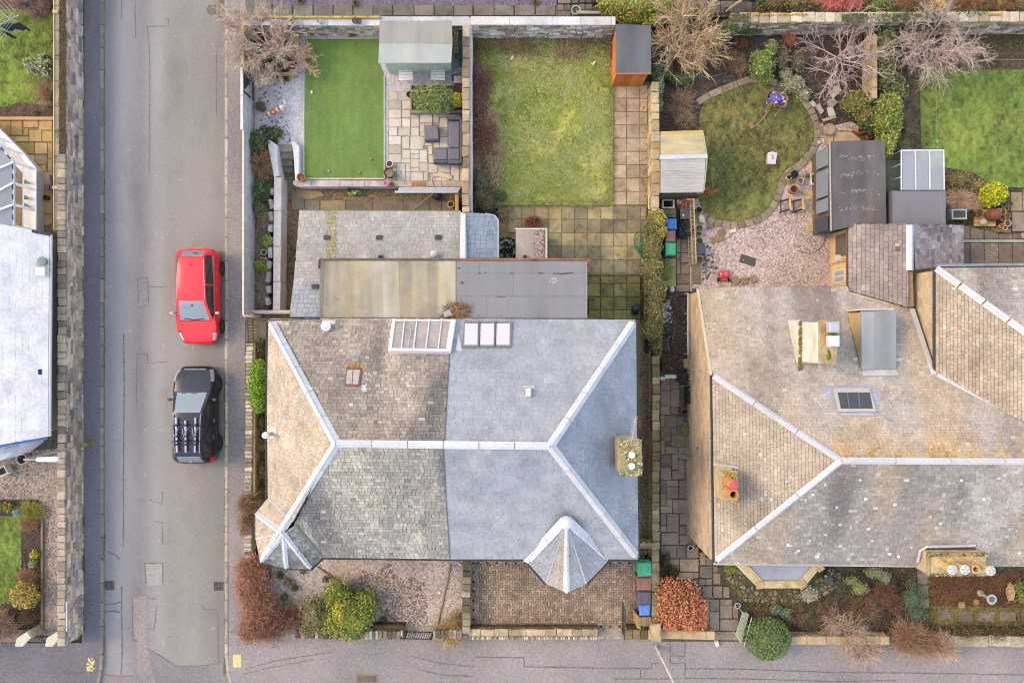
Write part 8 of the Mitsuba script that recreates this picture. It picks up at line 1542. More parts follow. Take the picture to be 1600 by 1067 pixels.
bush('lavender_bush','pale grey green feathery bush under the gutter','bush',[(1366,893,16,10,.7),(1382,900,10,12,.6)],.13,[(150,156,122),(124,132,100),(172,176,144)],900,.045,asp=.25)
bush('yellow_green_bush','yellow green feathery bush in the front bed','bush',[(1343,918,14,12,.6),(1330,906,12,8,.5)],.13,[(150,154,96),(124,128,74),(172,172,116)],760,.045,asp=.25)
bush('dark_rosemary','dark blue green bush beside the mossy path','bush',[(1424,935,18,22,.9),(1432,956,16,14,.8),(1425,912,10,12,.7)],.13,[(84,104,78),(64,82,62),(110,128,98)],2000,.045,asp=.25)
twiggy('red_brown_shrub','red brown stemmed shrub between the feathery bushes','shrub',[(1378,922,20,16,.6),(1395,940,16,12,.5)],.13,[(120,88,72),(100,72,58),(140,106,88)],460,.007,core=(92,62,48))
twiggy('bare_shrub','pale pinkish bare shrub spreading over the front wall','shrub',[(1320,985,34,30,1.0),(1345,1008,34,28,.9),(1300,966,22,16,.8)],.13,[(196,174,156),(176,152,134),(212,192,174),(158,136,120)],900,.007)
twiggy('bare_shrub','sparse dark twigged shrub in the front bed','shrub',[(1345,950,26,18,.6),(1290,948,18,12,.5)],.13,[(130,102,84),(104,82,68),(166,134,110)],360,.007)
twiggy('brown_hedge','rounded brown clipped hedge bush on the front wall','hedge bush',[(1412,990,30,26,1.1),(1432,998,24,20,1.0)],.13,[(164,128,106),(142,108,88),(182,148,124)],1100,.008,core=(136,92,70))
twiggy('brown_hedge','smaller paler hedge bush at the end of the brown one','hedge bush',[(1466,1002,17,20,1.0)],.13,[(196,168,148),(176,146,126),(212,186,166)],480,.008,core=(170,130,104))
bush('blue_plant','blue green euphorbia like plant in the dark bed','plant',[(1212,952,12,8,.4),(1228,958,10,10,.4)],.13,[(116,136,110),(92,112,90),(140,156,130)],420,.05)
twiggy('dead_plant','few bent dead stems in the dark bed by the green ball','dead plant',[(1245,960,20,14,.4),(1190,950,16,10,.35)],.13,[(150,124,96),(110,90,72)],120,.006)
bush('round_shrub','large clipped round dark green shrub overhanging the pavement','shrub',[(1200,998,36,33,1.5)],.13,[(96,120,66),(78,102,56),(120,142,84),(140,156,104)],4200,.05,lump=.18)
k=thing('garden_bench','pale green grey slatted bench beside the round shrub','bench')
a0,a1,b0_,b1_=[np.array(P(*q,.5)) for q in ((1160,956),(1170,960),(1149.5,990),(1158.5,1004))]
for i in range(7):
    s=i/6.6;e=(i+.72)/6.6;m=MB().plate([a0*(1-s)+a1*s,a0*(1-e)+a1*e,b0_*(1-e)+b1_*e,b0_*(1-s)+b1_*s],.025,C(190,206,186),.15);put(m,'slat',k,'satin')
for p,q in ((a0,a1),(b0_,b1_)):
    m=MB().tube([p-[0,0,.04],q-[0,0,.04]],.03,C(206,216,200),.1,4);put(m,'rail',k)
    for r_ in (p,q):m=MB().tube([r_-[0,0,.02],(r_[0],r_[1],.12)],.025,C(200,212,196),.1,4);put(m,'leg',k)
m=MB().tube([a1+[.02,0,.35],b1_+[.02,0,.35]],.03,C(200,214,196),.1,4);put(m,'back_rail',k)
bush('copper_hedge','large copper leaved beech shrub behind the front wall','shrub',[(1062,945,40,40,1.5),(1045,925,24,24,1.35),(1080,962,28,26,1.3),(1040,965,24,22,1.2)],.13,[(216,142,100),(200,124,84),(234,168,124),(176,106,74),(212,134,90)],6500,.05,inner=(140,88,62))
bush('ivy','dark ivy creeping between alley wall and flags','ivy',[(1040,876,9,14,.5),(1052,892,9,9,.4)],.13,[(56,62,40),(74,84,52),(44,46,34)],420,.04)
FWc=[(206,184,146),(190,168,132),(176,154,122),(216,196,160)]
stone_wall('stone_wall','front garden wall with smooth coping below the copper shrub',P(1030,991,.9)[:2],P(1117,993,.9)[:2],.3,.1,.78,FWc,course=.2,length=.45,face=(1,-1),cope=True,cope_w=.8,cope_col=[(196,174,140),(206,186,150)],cope_h=.12,cope_rough=False)
k=thing('gate_pier','tall weathered stone gate pier between the two front gardens','pier');m=MB().pbox(1018,974,1032,1001,0,1.15,C(196,170,130),.5,.04);put(m,'shaft',k,'stone');m=MB().slab(Q([(1017,976),(1033,974),(1033.5,1002),(1019,1002)],1.25),1.15,1.27,C(212,188,148),.5,.05);put(m,'cap',k,'stone')
m=MB().box(P(1119,1003,.12),(.14,.24,.22),C(236,240,244),.1,.2,.02);one(m,'white_marker','small white marker at the end of the coped front wall','marker')
stone_wall('stone_wall','low front wall half hidden by the bare shrub',P(1232,1000.5,.75)[:2],P(1390,1000.5,.75)[:2],.3,.1,.65,FWc,course=.18,length=.5,face=(1,-1),cope=True,cope_w=.7,cope_col=[(190,164,130),(206,180,146),(176,150,120)],cope_h=.1)
stone_wall('stone_wall','low stepped front wall before the dark hedge',P(1480,1002,.75)[:2],P(1700,1003,.75)[:2],.4,.1,.62,FWc,course=.18,length=.6,face=(1,-1),cope=True,cope_w=.9,cope_col=[(206,190,166),(216,204,184),(190,174,152)],cope_h=.1)
twiggy('dark_hedge','thin dark clipped hedge above the stepped front wall','hedge',[(1500,985,24,9,.7),(1545,986,28,9,.7),(1595,986,28,9,.7),(1650,986,28,9,.7)],.13,[(104,92,66),(80,72,52),(130,116,84)],1100,.007,core=(80,72,52),leafc=[(96,96,56),(120,112,70)],nleaf=1500,leaf=.03)
ps=ground('path_ground',[(1432,885),(1452,885),(1454,945),(1700,952),(1700,978),(1470,976),(1440,960)],.15,'soil',(112,104,50),.7)
flags(ps,[(1433,890,1450,912),(1433,913,1451,934),(1434,935,1452,950),(1497,954,1521,972),(1528,955,1553,971),(1562,955,1588,971),(1465,954,1490,970),(1596,955,1620,971)],.175,[(136,126,104),(124,116,92),(144,130,116)],amp=.6)
bd=ground('brown_bed',[(1453,895),(1700,895),(1700,950),(1455,944)],.16,'soil',(122,86,62),.75)
m=MB();blades(m,Q([(1455,897),(1640,897),(1640,950),(1457,943)],.2),.16,3600,.14,[(140,96,70),(116,80,58),(164,118,88)],.007,.8);put(m,'dead_ground_cover',None,kind='stuff',label='brown dead ground cover filling the front bed',cat='ground cover')
bush('straw_plant','pale straw stems at the edge of the brown bed','plant',[(1503,945,8,8,.3),(1526,940,6,6,.3),(1580,925,10,20,.3)],.16,[(206,172,130),(176,146,106)],220,.04,asp=.2)
bush('green_edge_plant','green plant at the far edge of the brown bed','plant',[(1598,932,8,10,.35),(1592,915,8,10,.3)],.16,[(130,150,70),(104,126,56)],260,.05)
k=thing('bird_bath','pale stone bird bath standing in the brown bed','bird bath');b=P(1531,926,.16);m=MB().lathe(b,[(.16,0),(.15,.06),(.07,.12),(.06,.7),(.1,.76)],C(196,200,186),.3,14);put(m,'pedestal',k,'stone');m=MB().lathe(b+[0,0,.76],[(.1,0),(.2,.07),(.22,.12),(.19,.12),(0,.07)],C(196,206,204),.2,18);put(m,'bowl',k,'stone');m=MB().lathe(b,[(.185,.865),(0,.866)],C(110,112,112),.2,18);put(m,'water',k,'gloss')
# ---------------------------------------------------------------- front and side of the middle house
fg_=ground('gravel_yard',[(383,500),(1000,500),(1000,998),(383,998)],.13,'gravel',(200,181,172),.46)
m=MB().slab(Q([(383,500),(424,500),(424,905),(383,905)],.135),.05,.135,C(96,84,62),.7);put(m,'side_bed',fg_,'soil')
m=MB().slab(Q([(430,880),(500,880),(640,980),(440,985)],.134),.05,.134,C(196,184,176),.5);put(m,'pale_gravel',fg_,'gravel')
m=MB().slab(Q([(706,880),(728,880),(722,950),(706,985),(684,985)],.134),.05,.134,C(200,184,176),.5);put(m,'pale_gravel',fg_,'gravel')
m=MB();litter(m,Q([(560,880),(700,880),(680,985),(600,960),(560,930)],.14),.135,2600,.035,[(130,106,92),(110,92,74),(150,128,108)],clump=.9);put(m,'moss_tint',fg_,kind='stuff')
k=thing('timber_edging','thin timber edging dividing the front gravel areas','edging')
for pts in ([(496,885),(530,908),(560,930),(600,955),(632,980)],[(704,880),(700,905),(692,940),(684,975)],[(728,875),(726,910),(724,945),(721,960)]):
    for a,b in zip(pts,pts[1:]):m=MB().tube([P(*a,.16),P(*b,.16)],.045,C(150,126,106),.5,4);put(m,'board',k,'wood')
for x,y,r,c,lab in ((438,899,6,(84,88,52),'dark little plant nearest the russet hedge'),(450,909,6.5,(130,116,84),'dry olive little plant in the pale gravel'),(460,918,5.5,(88,96,58),'small dark green plant below the dry olive one'),(444,933,6.5,(92,104,60),'dark green plant closest to the hedge side'),(473,892,4.5,(130,112,70),'ochre tuft beneath the corner bay'),(599,968,6,(84,88,66),'lone dark plant by the timber edging end'),(508,905,5,(150,130,110),'withered tuft above the green shrub')):bush('small_plant',lab,'plant',[(x,y,r,r,.25)],.135,[c,tuple(int(v*.8) for v in c),tuple(min(255,int(v*1.2)) for v in c)],170,.04)
m=MB().leaves(P(713,886,.2)[None]+rng.normal(size=(14,3))*[.14,.12,.05],.09,[C(190,206,206),C(170,186,184)],1.5);one(m,'plastic_litter','crumpled clear plastic on the narrow gravel strip','litter')
for x,y,lab in ((687,925,'white scrap beside the gravel edging'),(746.5,979.5,'white scrap at the corner of the brick drive')):m=MB().leaves(P(x,y,.16)[None]+rng.normal(size=(3,3))*.02,.07,[C(240,238,234)],3);one(m,'paper_scrap',lab,'litter')
# hedge and shrubs
HB=[(190,138,112),(164,114,92),(206,158,130),(140,98,80)]
twiggy('russet_hedge','long russet beech hedge at the street corner','hedge',[(402,885,26,30,1.5),(404,915,28,26,1.5),(412,942,28,24,1.4),(408,965,26,24,1.35)],.13,HB,1900,.008,core=(130,92,74),leafc=[(190,136,106),(166,114,88),(144,98,76)],nleaf=2400,leaf=.035)
twiggy('dark_russet_hedge','darker russet hedge bottom along the front pavement','hedge',[(400,978,20,18,1.1),(430,974,22,20,1.1),(448,962,20,22,1.0),(470,960,14,18,.8)],.13,[(150,106,88),(126,88,72),(172,128,106),(110,78,66)],1300,.008,core=(106,76,64),leafc=[(156,110,88),(126,88,72)],nleaf=1400,leaf=.035)
twiggy('grey_brown_shrub','grey brown twiggy shrub beside the corner bay roof','shrub',[(396,782,18,19,1.3),(394,808,16,20,1.2),(390,826,12,10,.9)],.13,[(160,126,98),(132,102,80),(186,152,122)],900,.007,core=(110,86,68))
bush('olive_grey_shrub','olive grey leaved shrub beside the big green one','shrub',[(492,960,26,32,1.2),(480,980,18,16,.9),(503,985,14,14,.8)],.13,[(134,124,84),(112,104,68),(156,144,102),(120,120,74)],2600,.045)
bush('green_shrub','big green and gold variegated shrub in the front garden','shrub',[(528,928,22,24,1.3),(548,958,38,34,1.5),(520,970,20,22,1.2),(570,945,20,26,1.2),(545,985,26,16,1.0)],.13,[(112,134,56),(88,112,46),(140,156,76),(196,180,70),(126,146,66)],6400,.055)
bush('gold_patch_shrub','golden leaved top of the variegated shrub','shrub',[(534,952,14,20,1.75),(560,968,10,12,1.5)],.13,[(214,192,70),(190,172,66),(150,156,74)],700,.055)
twiggy('straw_grass','straw coloured grassy shrub beside the drive wall','shrub',[(705,985,22,18,.8),(712,968,14,14,.7)],.13,[(190,158,114),(164,132,92),(210,178,136),(140,124,80)],760,.007,droop=.3)
bush('lime_shrub','bright lime green clipped shrub along the street side','shrub',[(404,580,13,20,1.2),(402,604,14,20,1.2),(404,628,13,18,1.1)],.13,[(146,186,50),(118,160,40),(170,200,80),(96,136,40)],2800,.05,lump=.3)
bush('olive_plant','olive plants in shade by the side gate','plant',[(405,545,9,18,.5)],.14,[(100,96,50),(80,80,44),(124,116,66)],420,.05)
twiggy('yellow_grass','yellow green arching grass below the white flue','plant',[(409,694,9,10,.5)],.14,[(150,140,60),(124,118,50),(176,160,84)],190,.007,droop=.4)
bush('mossy_plant','mossy olive plants further along the side bed','plant',[(408,735,8,16,.4),(404,768,10,10,.4),(408,660,6,14,.4)],.14,[(110,106,54),(88,88,46),(130,120,70)],620,.045)
m=MB().pbox(392,826,399,851,.13,.9,C(76,88,48),.4,.1);one(m,'green_hedge_block','narrow dark green hedge gap beside the corner bay','hedge')
# street side wall, iron gate, front wall, gates
RW=[(206,190,166),(186,168,146),(160,144,126),(222,208,188),(130,116,104)]
kw=stone_wall('stone_wall','street side garden wall with toothed stone coping',P(389.5,536,.8)[:2],P(386.5,905,.8)[:2],.26,.1,.66,RW,course=.18,length=.34,face=(1,-1),cope=True,cope_w=.17,cope_col=[(216,204,186),(196,182,164),(176,160,144),(150,136,122)],cope_h=.14)
m=MB().pbox(394,537,399,775,.1,.72,C(176,158,120),.5,.02);one(m,'wall_ledge','sandy ledge running inside the toothed coping wall','ledge',mat='slab')
k=thing('iron_gate','dark iron side gate on the street by the fence end','gate');a,b=P(387,499,.95),P(388,534,.95)
for z in (.3,.95):m=MB().tube([(a[0],a[1],z),(b[0],b[1],z)],.02,C(70,66,76));put(m,'rail',k)
for i in range(9):q=a+(b-a)*i/8;m=MB().tube([(q[0],q[1],.15),(q[0],q[1],1.05)],.013,C(76,72,82),.1,5);put(m,'bar',k)
m=MB().pbox(385,497,420,533,.1,.135,C(150,138,122),.5);one(m,'gate_threshold','worn concrete threshold inside the iron side gate','threshold',mat='slab')
m=MB().slab(Q([(404,530),(420,530),(420,535),(404,535)],.3),.1,.3,C(110,84,62),.4,.02);one(m,'timber_edging','dark timber step at the end of the gate threshold','edging',mat='wood')
stone_wall('stone_wall','front wall with toothed coping under the front shrubs',P(460,992,.8)[:2],P(630,993,.8)[:2],.3,.1,.64,RW,course=.18,length=.34,face=(1,-1),cope=True,cope_w=.17,cope_col=[(206,194,178),(176,162,146),(140,126,114),(110,98,90)],cope_h=.13)
k=thing('brick_wall','low mossy brick wall behind the toothed front wall','wall');m=MB().pbox(583,977,632,985,.1,.6,C(84,68,46),.6);put(m,'core',k,'stone')
for j in range(3):
    for i in range(9):m=MB();rough_stone(m,P(586+i*5.3+(2.6 if j%2 else 0),977+0*j,.2+.15*j),(.15,.1,.13),0,C([(130,100,66),(110,90,56),(90,80,48)][rng.integers(3)]),.6,.06);put(m,'brick',k,'stone')
m=MB().pbox(633,978,682,983,.1,.16,C(190,172,152),.4,.01);one(m,'gate_sill','pale stone sill behind the railed path gate','sill',mat='slab')
k=thing('railed_gate','dark iron railed gate at the front path','gate');a,b=P(626,997,1.0),P(672,998,1.0)
for z in (.2,1.0):m=MB().tube([(a[0],a[1],z),(b[0],b[1],z)],.02,C(52,50,60));put(m,'rail',k)
for i in range(14):q=a+(b-a)*i/13;m=MB().tube([(q[0],q[1],.14),(q[0],q[1],1.08)],.013,C(56,54,62),.1,5);put(m,'bar',k)
for x in (632,674):m=MB();c=P(x,985,1);m.tube([P(x-6 if x<650 else x,999,1.05),(P(x,984,.2)[0],P(x,984,.2)[1],1.05)],.03,C(60,58,64));m.tube([(c[0],c[1]-.35,.1),(c[0],c[1]-.35,1.1)],.035,C(60,58,64));put(m,'post',k)
stone_wall('stone_wall','short stretch of toothed front wall by the straw shrub',P(676,992,.8)[:2],P(722,992,.8)[:2],.3,.1,.64,RW,course=.18,length=.34,face=(1,-1),cope=True,cope_w=.17,cope_col=[(206,194,178),(150,136,124),(120,106,98)],cope_h=.12)
stone_wall('stone_wall','mottled stone wall dividing the gravel and brick drive',P(729.5,876,.8)[:2],P(728.5,990,.8)[:2],.28,.1,.7,[(150,140,122),(120,112,96),(176,166,150)],course=.2,length=.4,face=(1,-1),cope=True,cope_w=.34,cope_col=[(136,126,104),(116,106,88),(170,158,136),(100,94,76)],cope_h=.12)
m=MB().tube([P(724,878,.6),P(722,998,.6)],.03,C(130,104,84),.4,4)
for i in range(6):q=P(724-i*.4,880+i*23,.6);m.tube([q,(q[0],q[1],.1)],.02,C(120,96,78),.4,4)
one(m,'timber_rail','thin dark timber rail beside the dividing wall','rail',mat='wood')
FRW=[(206,186,156),(176,156,128),(222,206,182),(150,132,110),(190,168,136)]
stone_wall('stone_wall','front drive wall with broad coping and pale stone row',P(733,990.5,.72)[:2],P(934,990.5,.72)[:2],.34,.1,.6,FRW,course=.17,length=.3,face=(1,-1),cope=True,cope_w=.62,cope_col=[(206,188,158),(190,172,144),(176,156,128)],cope_h=.1)
m=MB()
for i in range(52):rough_stone(m,P(735+i*3.85,996.2,.72),(.085,.14,.1),0,C([(222,210,190),(190,174,152),(150,134,118)][rng.integers(3)]),.4)
one(m,'stone_row','row of little pale stones along the front wall edge','stone row',mat='stone')
m=MB().pbox(736,979,933,984.5,.1,.5,C(110,92,66),.6,.02);one(m,'mossy_ledge','dark mossy ledge inside the front drive wall','ledge',mat='stone')
stone_wall('stone_wall','short front wall between the drive gate and tall pier',P(977,992,.75)[:2],P(1018,992,.75)[:2],.36,.1,.62,FRW,course=.17,length=.3,face=(1,-1),cope=True,cope_w=.3,cope_col=[(214,198,168),(150,132,100),(110,96,66)],cope_h=.1)
m=MB().pbox(979,978,1014,985.5,.1,.5,C(84,72,46),.6,.02);one(m,'mossy_ledge','dark mossy ledge beside the tall gate pier','ledge',mat='stone')
m=MB().pbox(934,982,976,994,.1,.15,C(176,160,146),.4,.01);one(m,'drive_threshold','pale concrete threshold in the drive opening','threshold',mat='slab')
k=thing('iron_gate','narrow dark iron drive gate standing open','gate');a,b=P(977,951,1.0),P(976,1000,1.0)
for z in (.2,1.0):m=MB().tube([(a[0],a[1],z),(b[0],b[1],z)],.018,C(66,64,68));put(m,'rail',k)
for i in range(12):q=a+(b-a)*i/11;m=MB().tube([(q[0],q[1],.15),(q[0],q[1],1.0+.12*math.sin(i/11*math.pi))],.012,C(70,68,72),.1,5);put(m,'bar',k)
# herringbone brick drive
DR=[(734,874),(1001,874),(1001,860),(1016,860),(1016,984),(734,984)]
dv=ground('driveway',DR,.135,'soil',(84,66,56),.5);m=MB();g=Polygon(Q(DR,.16));gb=g.buffer(-.12)
from shapely import prepare,contains_xy
prepare(g);prepare(gb);x0_,y0_,x1_,y1_=g.bounds;w=.105;bc=[C(178,156,138),C(164,143,126),C(188,166,146),C(172,146,134),C(156,136,118)]
def brick(cx,cy,hx,hy):
    if contains_xy(gb,cx,cy):m.box((cx,cy,.1),(hx,hy,.065+U(-.003,.003)),bc[rng.integers(5)]*U(.88,1.12),.35,0,.006,False)
nx,ny=int((x1_-x0_)/w)+2,int((y1_-y0_)/w)+2
m=MB()
for j in range(-1,ny):
    for i in range(-1,nx):
        X,Y=x0_+i*w,y0_+j*w;q=(i-j)%4
        if q==0:brick(X+w,Y+w/2,2*w-.013,w-.013)
        elif q==3:brick(X+w/2,Y,w-.013,2*w-.013) if False else brick(X+w/2,Y+w,w-.013,2*w-.013)
per=list(g.exterior.coords)
for a,b in zip(per,per[1:]):
    a,b=np.array(a),np.array(b);L=np.linalg.norm(b-a);d=(b-a)/L;nn=np.array([-d[1],d[0]]); 
    if not g.contains(Point(*((a+b)/2+nn*.05))):nn=-nn
    for i in range(int(L/.107)):c=a+d*(.0535+i*.107)+nn*.055;m.box((*c,.1),(.094,.1,.064),bc[rng.integers(5)]*U(.85,1.05),.35,math.atan2(d[1],d[0]),.006,False)
put(m,'brick',dv,'slab',kind='stuff')
m=MB();litter(m,Q(DR,.17),.168,260,.025,[(110,96,60),(90,80,56),(176,160,140)],clump=1.2);put(m,'moss',dv,kind='stuff')
bin_('green lidded bin at the corner of the brick drive',[(995.5,878),(1018.5,877),(1019,901),(996,902)],1.02,(76,190,138))
bin_('brown lidded bin between the green and charcoal bins',[(995,902.5),(1019,902),(1019,923),(995.5,923)],1.02,(162,114,96))
bin_('charcoal lidded bin between brown and blue bins',[(996,924),(1018.5,924),(1018.5,945),(996.5,945)],1.0,(96,92,110))
bin_('blue lidded bin lowest in the row on the brick drive',[(999,945.5),(1017,945),(1016.5,962),(999.5,962.5)],.98,(98,146,232))
m=MB().slab(Q([(991.5,954),(997,958),(999,978),(993,976)],.5),.14,.9,C(190,156,96),.4,.01);one(m,'timber_board','ochre timber board leaning by the blue bin','board',mat='wood')
k=thing('board_screen','weathered vertical board screen between bins and gate pier','screen')
for i in range(5):m=MB().pbox(998+i*4,964,1001.7+i*4,978,.14,1.0+U(-.03,.03),C(156,132,104,k=U(.85,1.12)),.5,.01);put(m,'board',k,'wood')
# ---------------------------------------------------------------- the two cars
from scipy.interpolate import PchipInterpolator as PI_
def car(label,cx,cy,face,paint,st,cab,glass,trim,roof_c=None,L=4.2,extras=None):
    """st: stations along the length (front 0 .. rear 1): x, roof/hood half width, top height, crown, belt half width, belt height, widest half width, sill half width; cab = (cowl, screen top, roof rear, rear glass base)"""
    k=thing('parked_car',label,'car');st=np.array(st,float);f=[PI_(st[:,0],st[:,i]) for i in range(1,st.shape[1])]
    xs=np.unique(np.concatenate([np.linspace(0,1,61),cab,np.linspace(0,.05,6),np.linspace(.95,1,6)]));n=len(xs)
    def section(x):
        wt,zt,cr,wb,zb,wm,ws=[float(g(x)) for g in f]
        zm=.42*zb+.58*.42
        return [(0,zt+cr),(.3*wt,zt+.94*cr),(.6*wt,zt+.7*cr),(.85*wt,zt+.36*cr),(wt,zt),(wt+(wb-wt)*.12,zt+(zb-zt)*.12),(wt+(wb-wt)*.5,zt+(zb-zt)*.47),(wt+(wb-wt)*.88,zt+(zb-zt)*.88),(wb,zb),(wb+(wm-wb)*.6,zb-.06),(wm,zm+.08),(wm*.995,zm-.1),(ws,.24),(ws-.06,.17)]
    S=np.array([section(x) for x in xs]);K=S.shape[1]
    def W(side): 
        g=np.zeros((n,K,3));g[:,:,0]=side*S[:,:,0];g[:,:,1]=(L*(.5-xs))[:,None];g[:,:,2]=S[:,:,1];return g
    ca,sa=math.cos(face),math.sin(face);TR=lambda v:np.stack([cx+v[...,0]*ca-v[...,1]*sa,cy+v[...,0]*sa+v[...,1]*ca,v[...,2]],-1)
    reg={}
    mid=(xs[:-1]+xs[1:])/2
    for i in range(n-1):
        for j in range(K-1):
            x=mid[i];r='body'
            if cab[0]<x<cab[1] and j<3:r='windscreen'
            elif cab[2]<x<cab[3] and j<3:r='rear_window'
            elif cab[0]+.035<x<cab[3]-.045 and j in (5,6):r='side_window' if not (glass[0]<x<glass[1]) else 'body'
            elif cab[0]+.03<x<cab[3]-.04 and j==7:r='window_trim'
            elif cab[1]<=x<=cab[2] and j<4:r='roof'
            elif x<cab[0] and x>.05 and j<4:r='bonnet'
            elif j==K-2:r='sill'
            reg.setdefault(r,[]).append((i,j))
    for r,cells in reg.items():
        for group,sides in ((r,(-1,1)),) if r not in ('side_window','window_trim') else ((r,(-1,)),(r,(1,))):
            m=MB();used_v={}
            for s in sides:
                g=W(s).reshape(-1,3);c=np.array(cells);q=np.stack([c[:,0]*K+c[:,1],(c[:,0]+1)*K+c[:,1],(c[:,0]+1)*K+c[:,1]+1,c[:,0]*K+c[:,1]+1],1)
                if s>0:q=q[:,::-1]
                ids,inv=np.unique(q,return_inverse=True);v=g[ids].copy()
                if r in ('windscreen','rear_window','side_window'):v[:,2]-=.004
                if s>0 and r not in ('side_window','window_trim','sill'):v[np.abs(v[:,0])<1e-9,0]=0
                m.add(TR(v),inv.reshape(q.shape),enc({'window_trim':C(trim),'roof':paint if roof_c is None else roof_c,'sill':C(40,38,40)}.get(r,paint),.03))
            vv,ff,uu=m.arrays()
            key0=np.round(vv*2000).astype(int);_,first,inv=np.unique(key0,axis=0,return_index=True,return_inverse=True);inv=inv.ravel()
            m=MB().add(vv[first],inv[ff],uu[first]);put(m,r,k,'car_glass' if r in ('windscreen','rear_window') else 'dark_glass' if r=='side_window' else 'metal' if r=='window_trim' else 'car_paint',True)
    for e,xx in ((0,0),(n-1,1)):
        g=np.concatenate([W(-1)[e][::-1],W(1)[e]]);m=MB().face(TR(g) if e else TR(g)[::-1],paint,.05);put(m,'bumper',k,'car_paint')
    for s in (-1,1):
        for x in extras['doors']:
            g=W(s)[int(np.argmin(np.abs(xs-x)))][7:13]+[s*.004,0,0];m=MB().tube(TR(g),.007,paint*.3,.05,4);put(m,'door_gap',k,'gloss')
    wm=float(f[5](.5));wr=.33
    for fx,nm in ((.185,'f'),(.80,'r')):
        for s in (-1,1):
            y=L*(.5-fx);x=s*(float(f[5](fx))-.085);kk=key('wheel',k);t=np.linspace(0,2*np.pi,25)[:-1]
            def ring(r,xo):return TR(np.stack([np.full(24,x+s*xo),y+r*np.cos(t),wr+r*np.sin(t)],-1))
            m=MB();prof=[(.2,.10),(.31,.115),(wr,.08),(wr,-.1)];rs=np.vstack([ring(a,b) for a,b in prof]);i=np.arange(24);j=(i+1)%24
            m.add(rs,np.vstack([np.stack([i+q*24,j+q*24,j+(q+1)*24,i+(q+1)*24],1) for q in range(3)]),enc(C(52,50,52),.2));put(m,'tyre',kk)
            m=MB();rs=np.vstack([ring(.21,.105),ring(.17,.085),ring(.03,.095)]);m.add(rs,np.vstack([np.stack([i+q*24,j+q*24,j+(q+1)*24,i+(q+1)*24],1) for q in range(2)]),enc(C(120,118,122),.1));m.face(ring(.035,.097),C(150,150,154));put(m,'rim',kk,'metal')
            for a in range(5):
                a_=a*2*np.pi/5;m=MB().tube([TR(np.array([x+s*.1,y,wr])),TR(np.array([x+s*.105,y+.19*math.cos(a_),wr+.19*math.sin(a_)]))],.024,C(160,160,164),.1,4);put(m,'spoke',kk,'metal')
            m=MB();tt=np.linspace(-.05,np.pi+.05,15);xo=float(f[5](fx));m.tube(TR(np.stack([np.full(15,s*(xo-.015)),y+.37*np.cos(tt),wr+.37*np.sin(tt)],-1)),.025,paint*.7 if paint.max()>.1 else C(44,42,44),.1,5);put(m,'wheel_arch',k)
    zb_c,wb_c=float(f[4](cab[0]+.08)),float(f[3](cab[0]+.08));y=L*(.5-cab[0]-.075)
    for s in (-1,1):
        m=MB();sp=trimesh.creation.icosphere(subdivisions=2,radius=1);v=sp.vertices*[.10,.07,.075]+[s*(wb_c+.14),y,zb_c+.09];m.add(TR(v),sp.faces if True else 0,enc(C(extras['mirror']),.05));put(m,'wing_mirror',k,'gloss',True)
        m=MB().tube([TR(np.array([s*(wb_c-.02),y,zb_c+.03])),TR(np.array([s*(wb_c+.08),y,zb_c+.07]))],.03,paint);put(m,'mirror_arm',k)
        for fx in extras['handles']:
            m=MB();wx=float(f[3](fx))+.035;zz=float(f[4](fx))-.1;yy=L*(.5-fx);m.tube([TR(np.array([s*(wx+.02),yy+.09,zz])),TR(np.array([s*(wx+.03),yy,zz])),TR(np.array([s*(wx+.02),yy-.09,zz]))],.016,paint*1.2 if paint.max()>.1 else C(150,150,160),.1,5);put(m,'door_handle',k,'gloss')
        def strip(pts,th,col,nm,mat='gloss'):
            v=TR(np.array([(s*a,L*(.5-b),c) for a,b,c in pts]));mm=MB();mm.face(v,C(col),.1);mm.face(v[::-1],C(col),.1);put(mm,nm,k,mat)
        def lamp(x0,x1,j0,j1,col,nm,mat='gloss',lift=.012):
            idx=[i for i in range(n) if x0-1e-6<=xs[i]<=x1+1e-6];g=W(s)[idx][:,j0:j1+1].copy();c0=g.mean((0,1))-[0,0,.5];g+=(g-np.array([0,g[...,1].mean(),.5]))/np.linalg.norm(g-np.array([0,g[...,1].mean(),.5]),axis=-1,keepdims=True)*lift
            a,b=g.shape[:2];v=TR(g.reshape(-1,3));I=np.array([(p*b+q,(p+1)*b+q,(p+1)*b+q+1,p*b+q+1) for p in range(a-1) for q in range(b-1)]);mm=MB();mm.add(v,I if s<0 else I[:,::-1],enc(C(col),.1));put(mm,nm,k,mat,True)
        for a in extras['lamps']:lamp(*a)
    for a in extras['lines']:      # thin strips over the shell: dark shut lines, scuttle, creases with painted highlights
        m=MB();pts=[]
        for x,t in a[0]:
            w_,z_,c_=float(f[0](x)),float(f[1](x)),float(f[2](x));pts.append(TR(np.array([t*w_,L*(.5-x),z_+c_*(1-t*t)+.006])))
        m.tube(pts,a[1],C(a[2]) if a[2] else paint*a[4],.05,4);put(m,a[3],k,'gloss')
    extras['more'](k,TR,f,L,paint)
    return k
red=np.array([.58,.020,.030]);blk=np.array([.010,.011,.022])
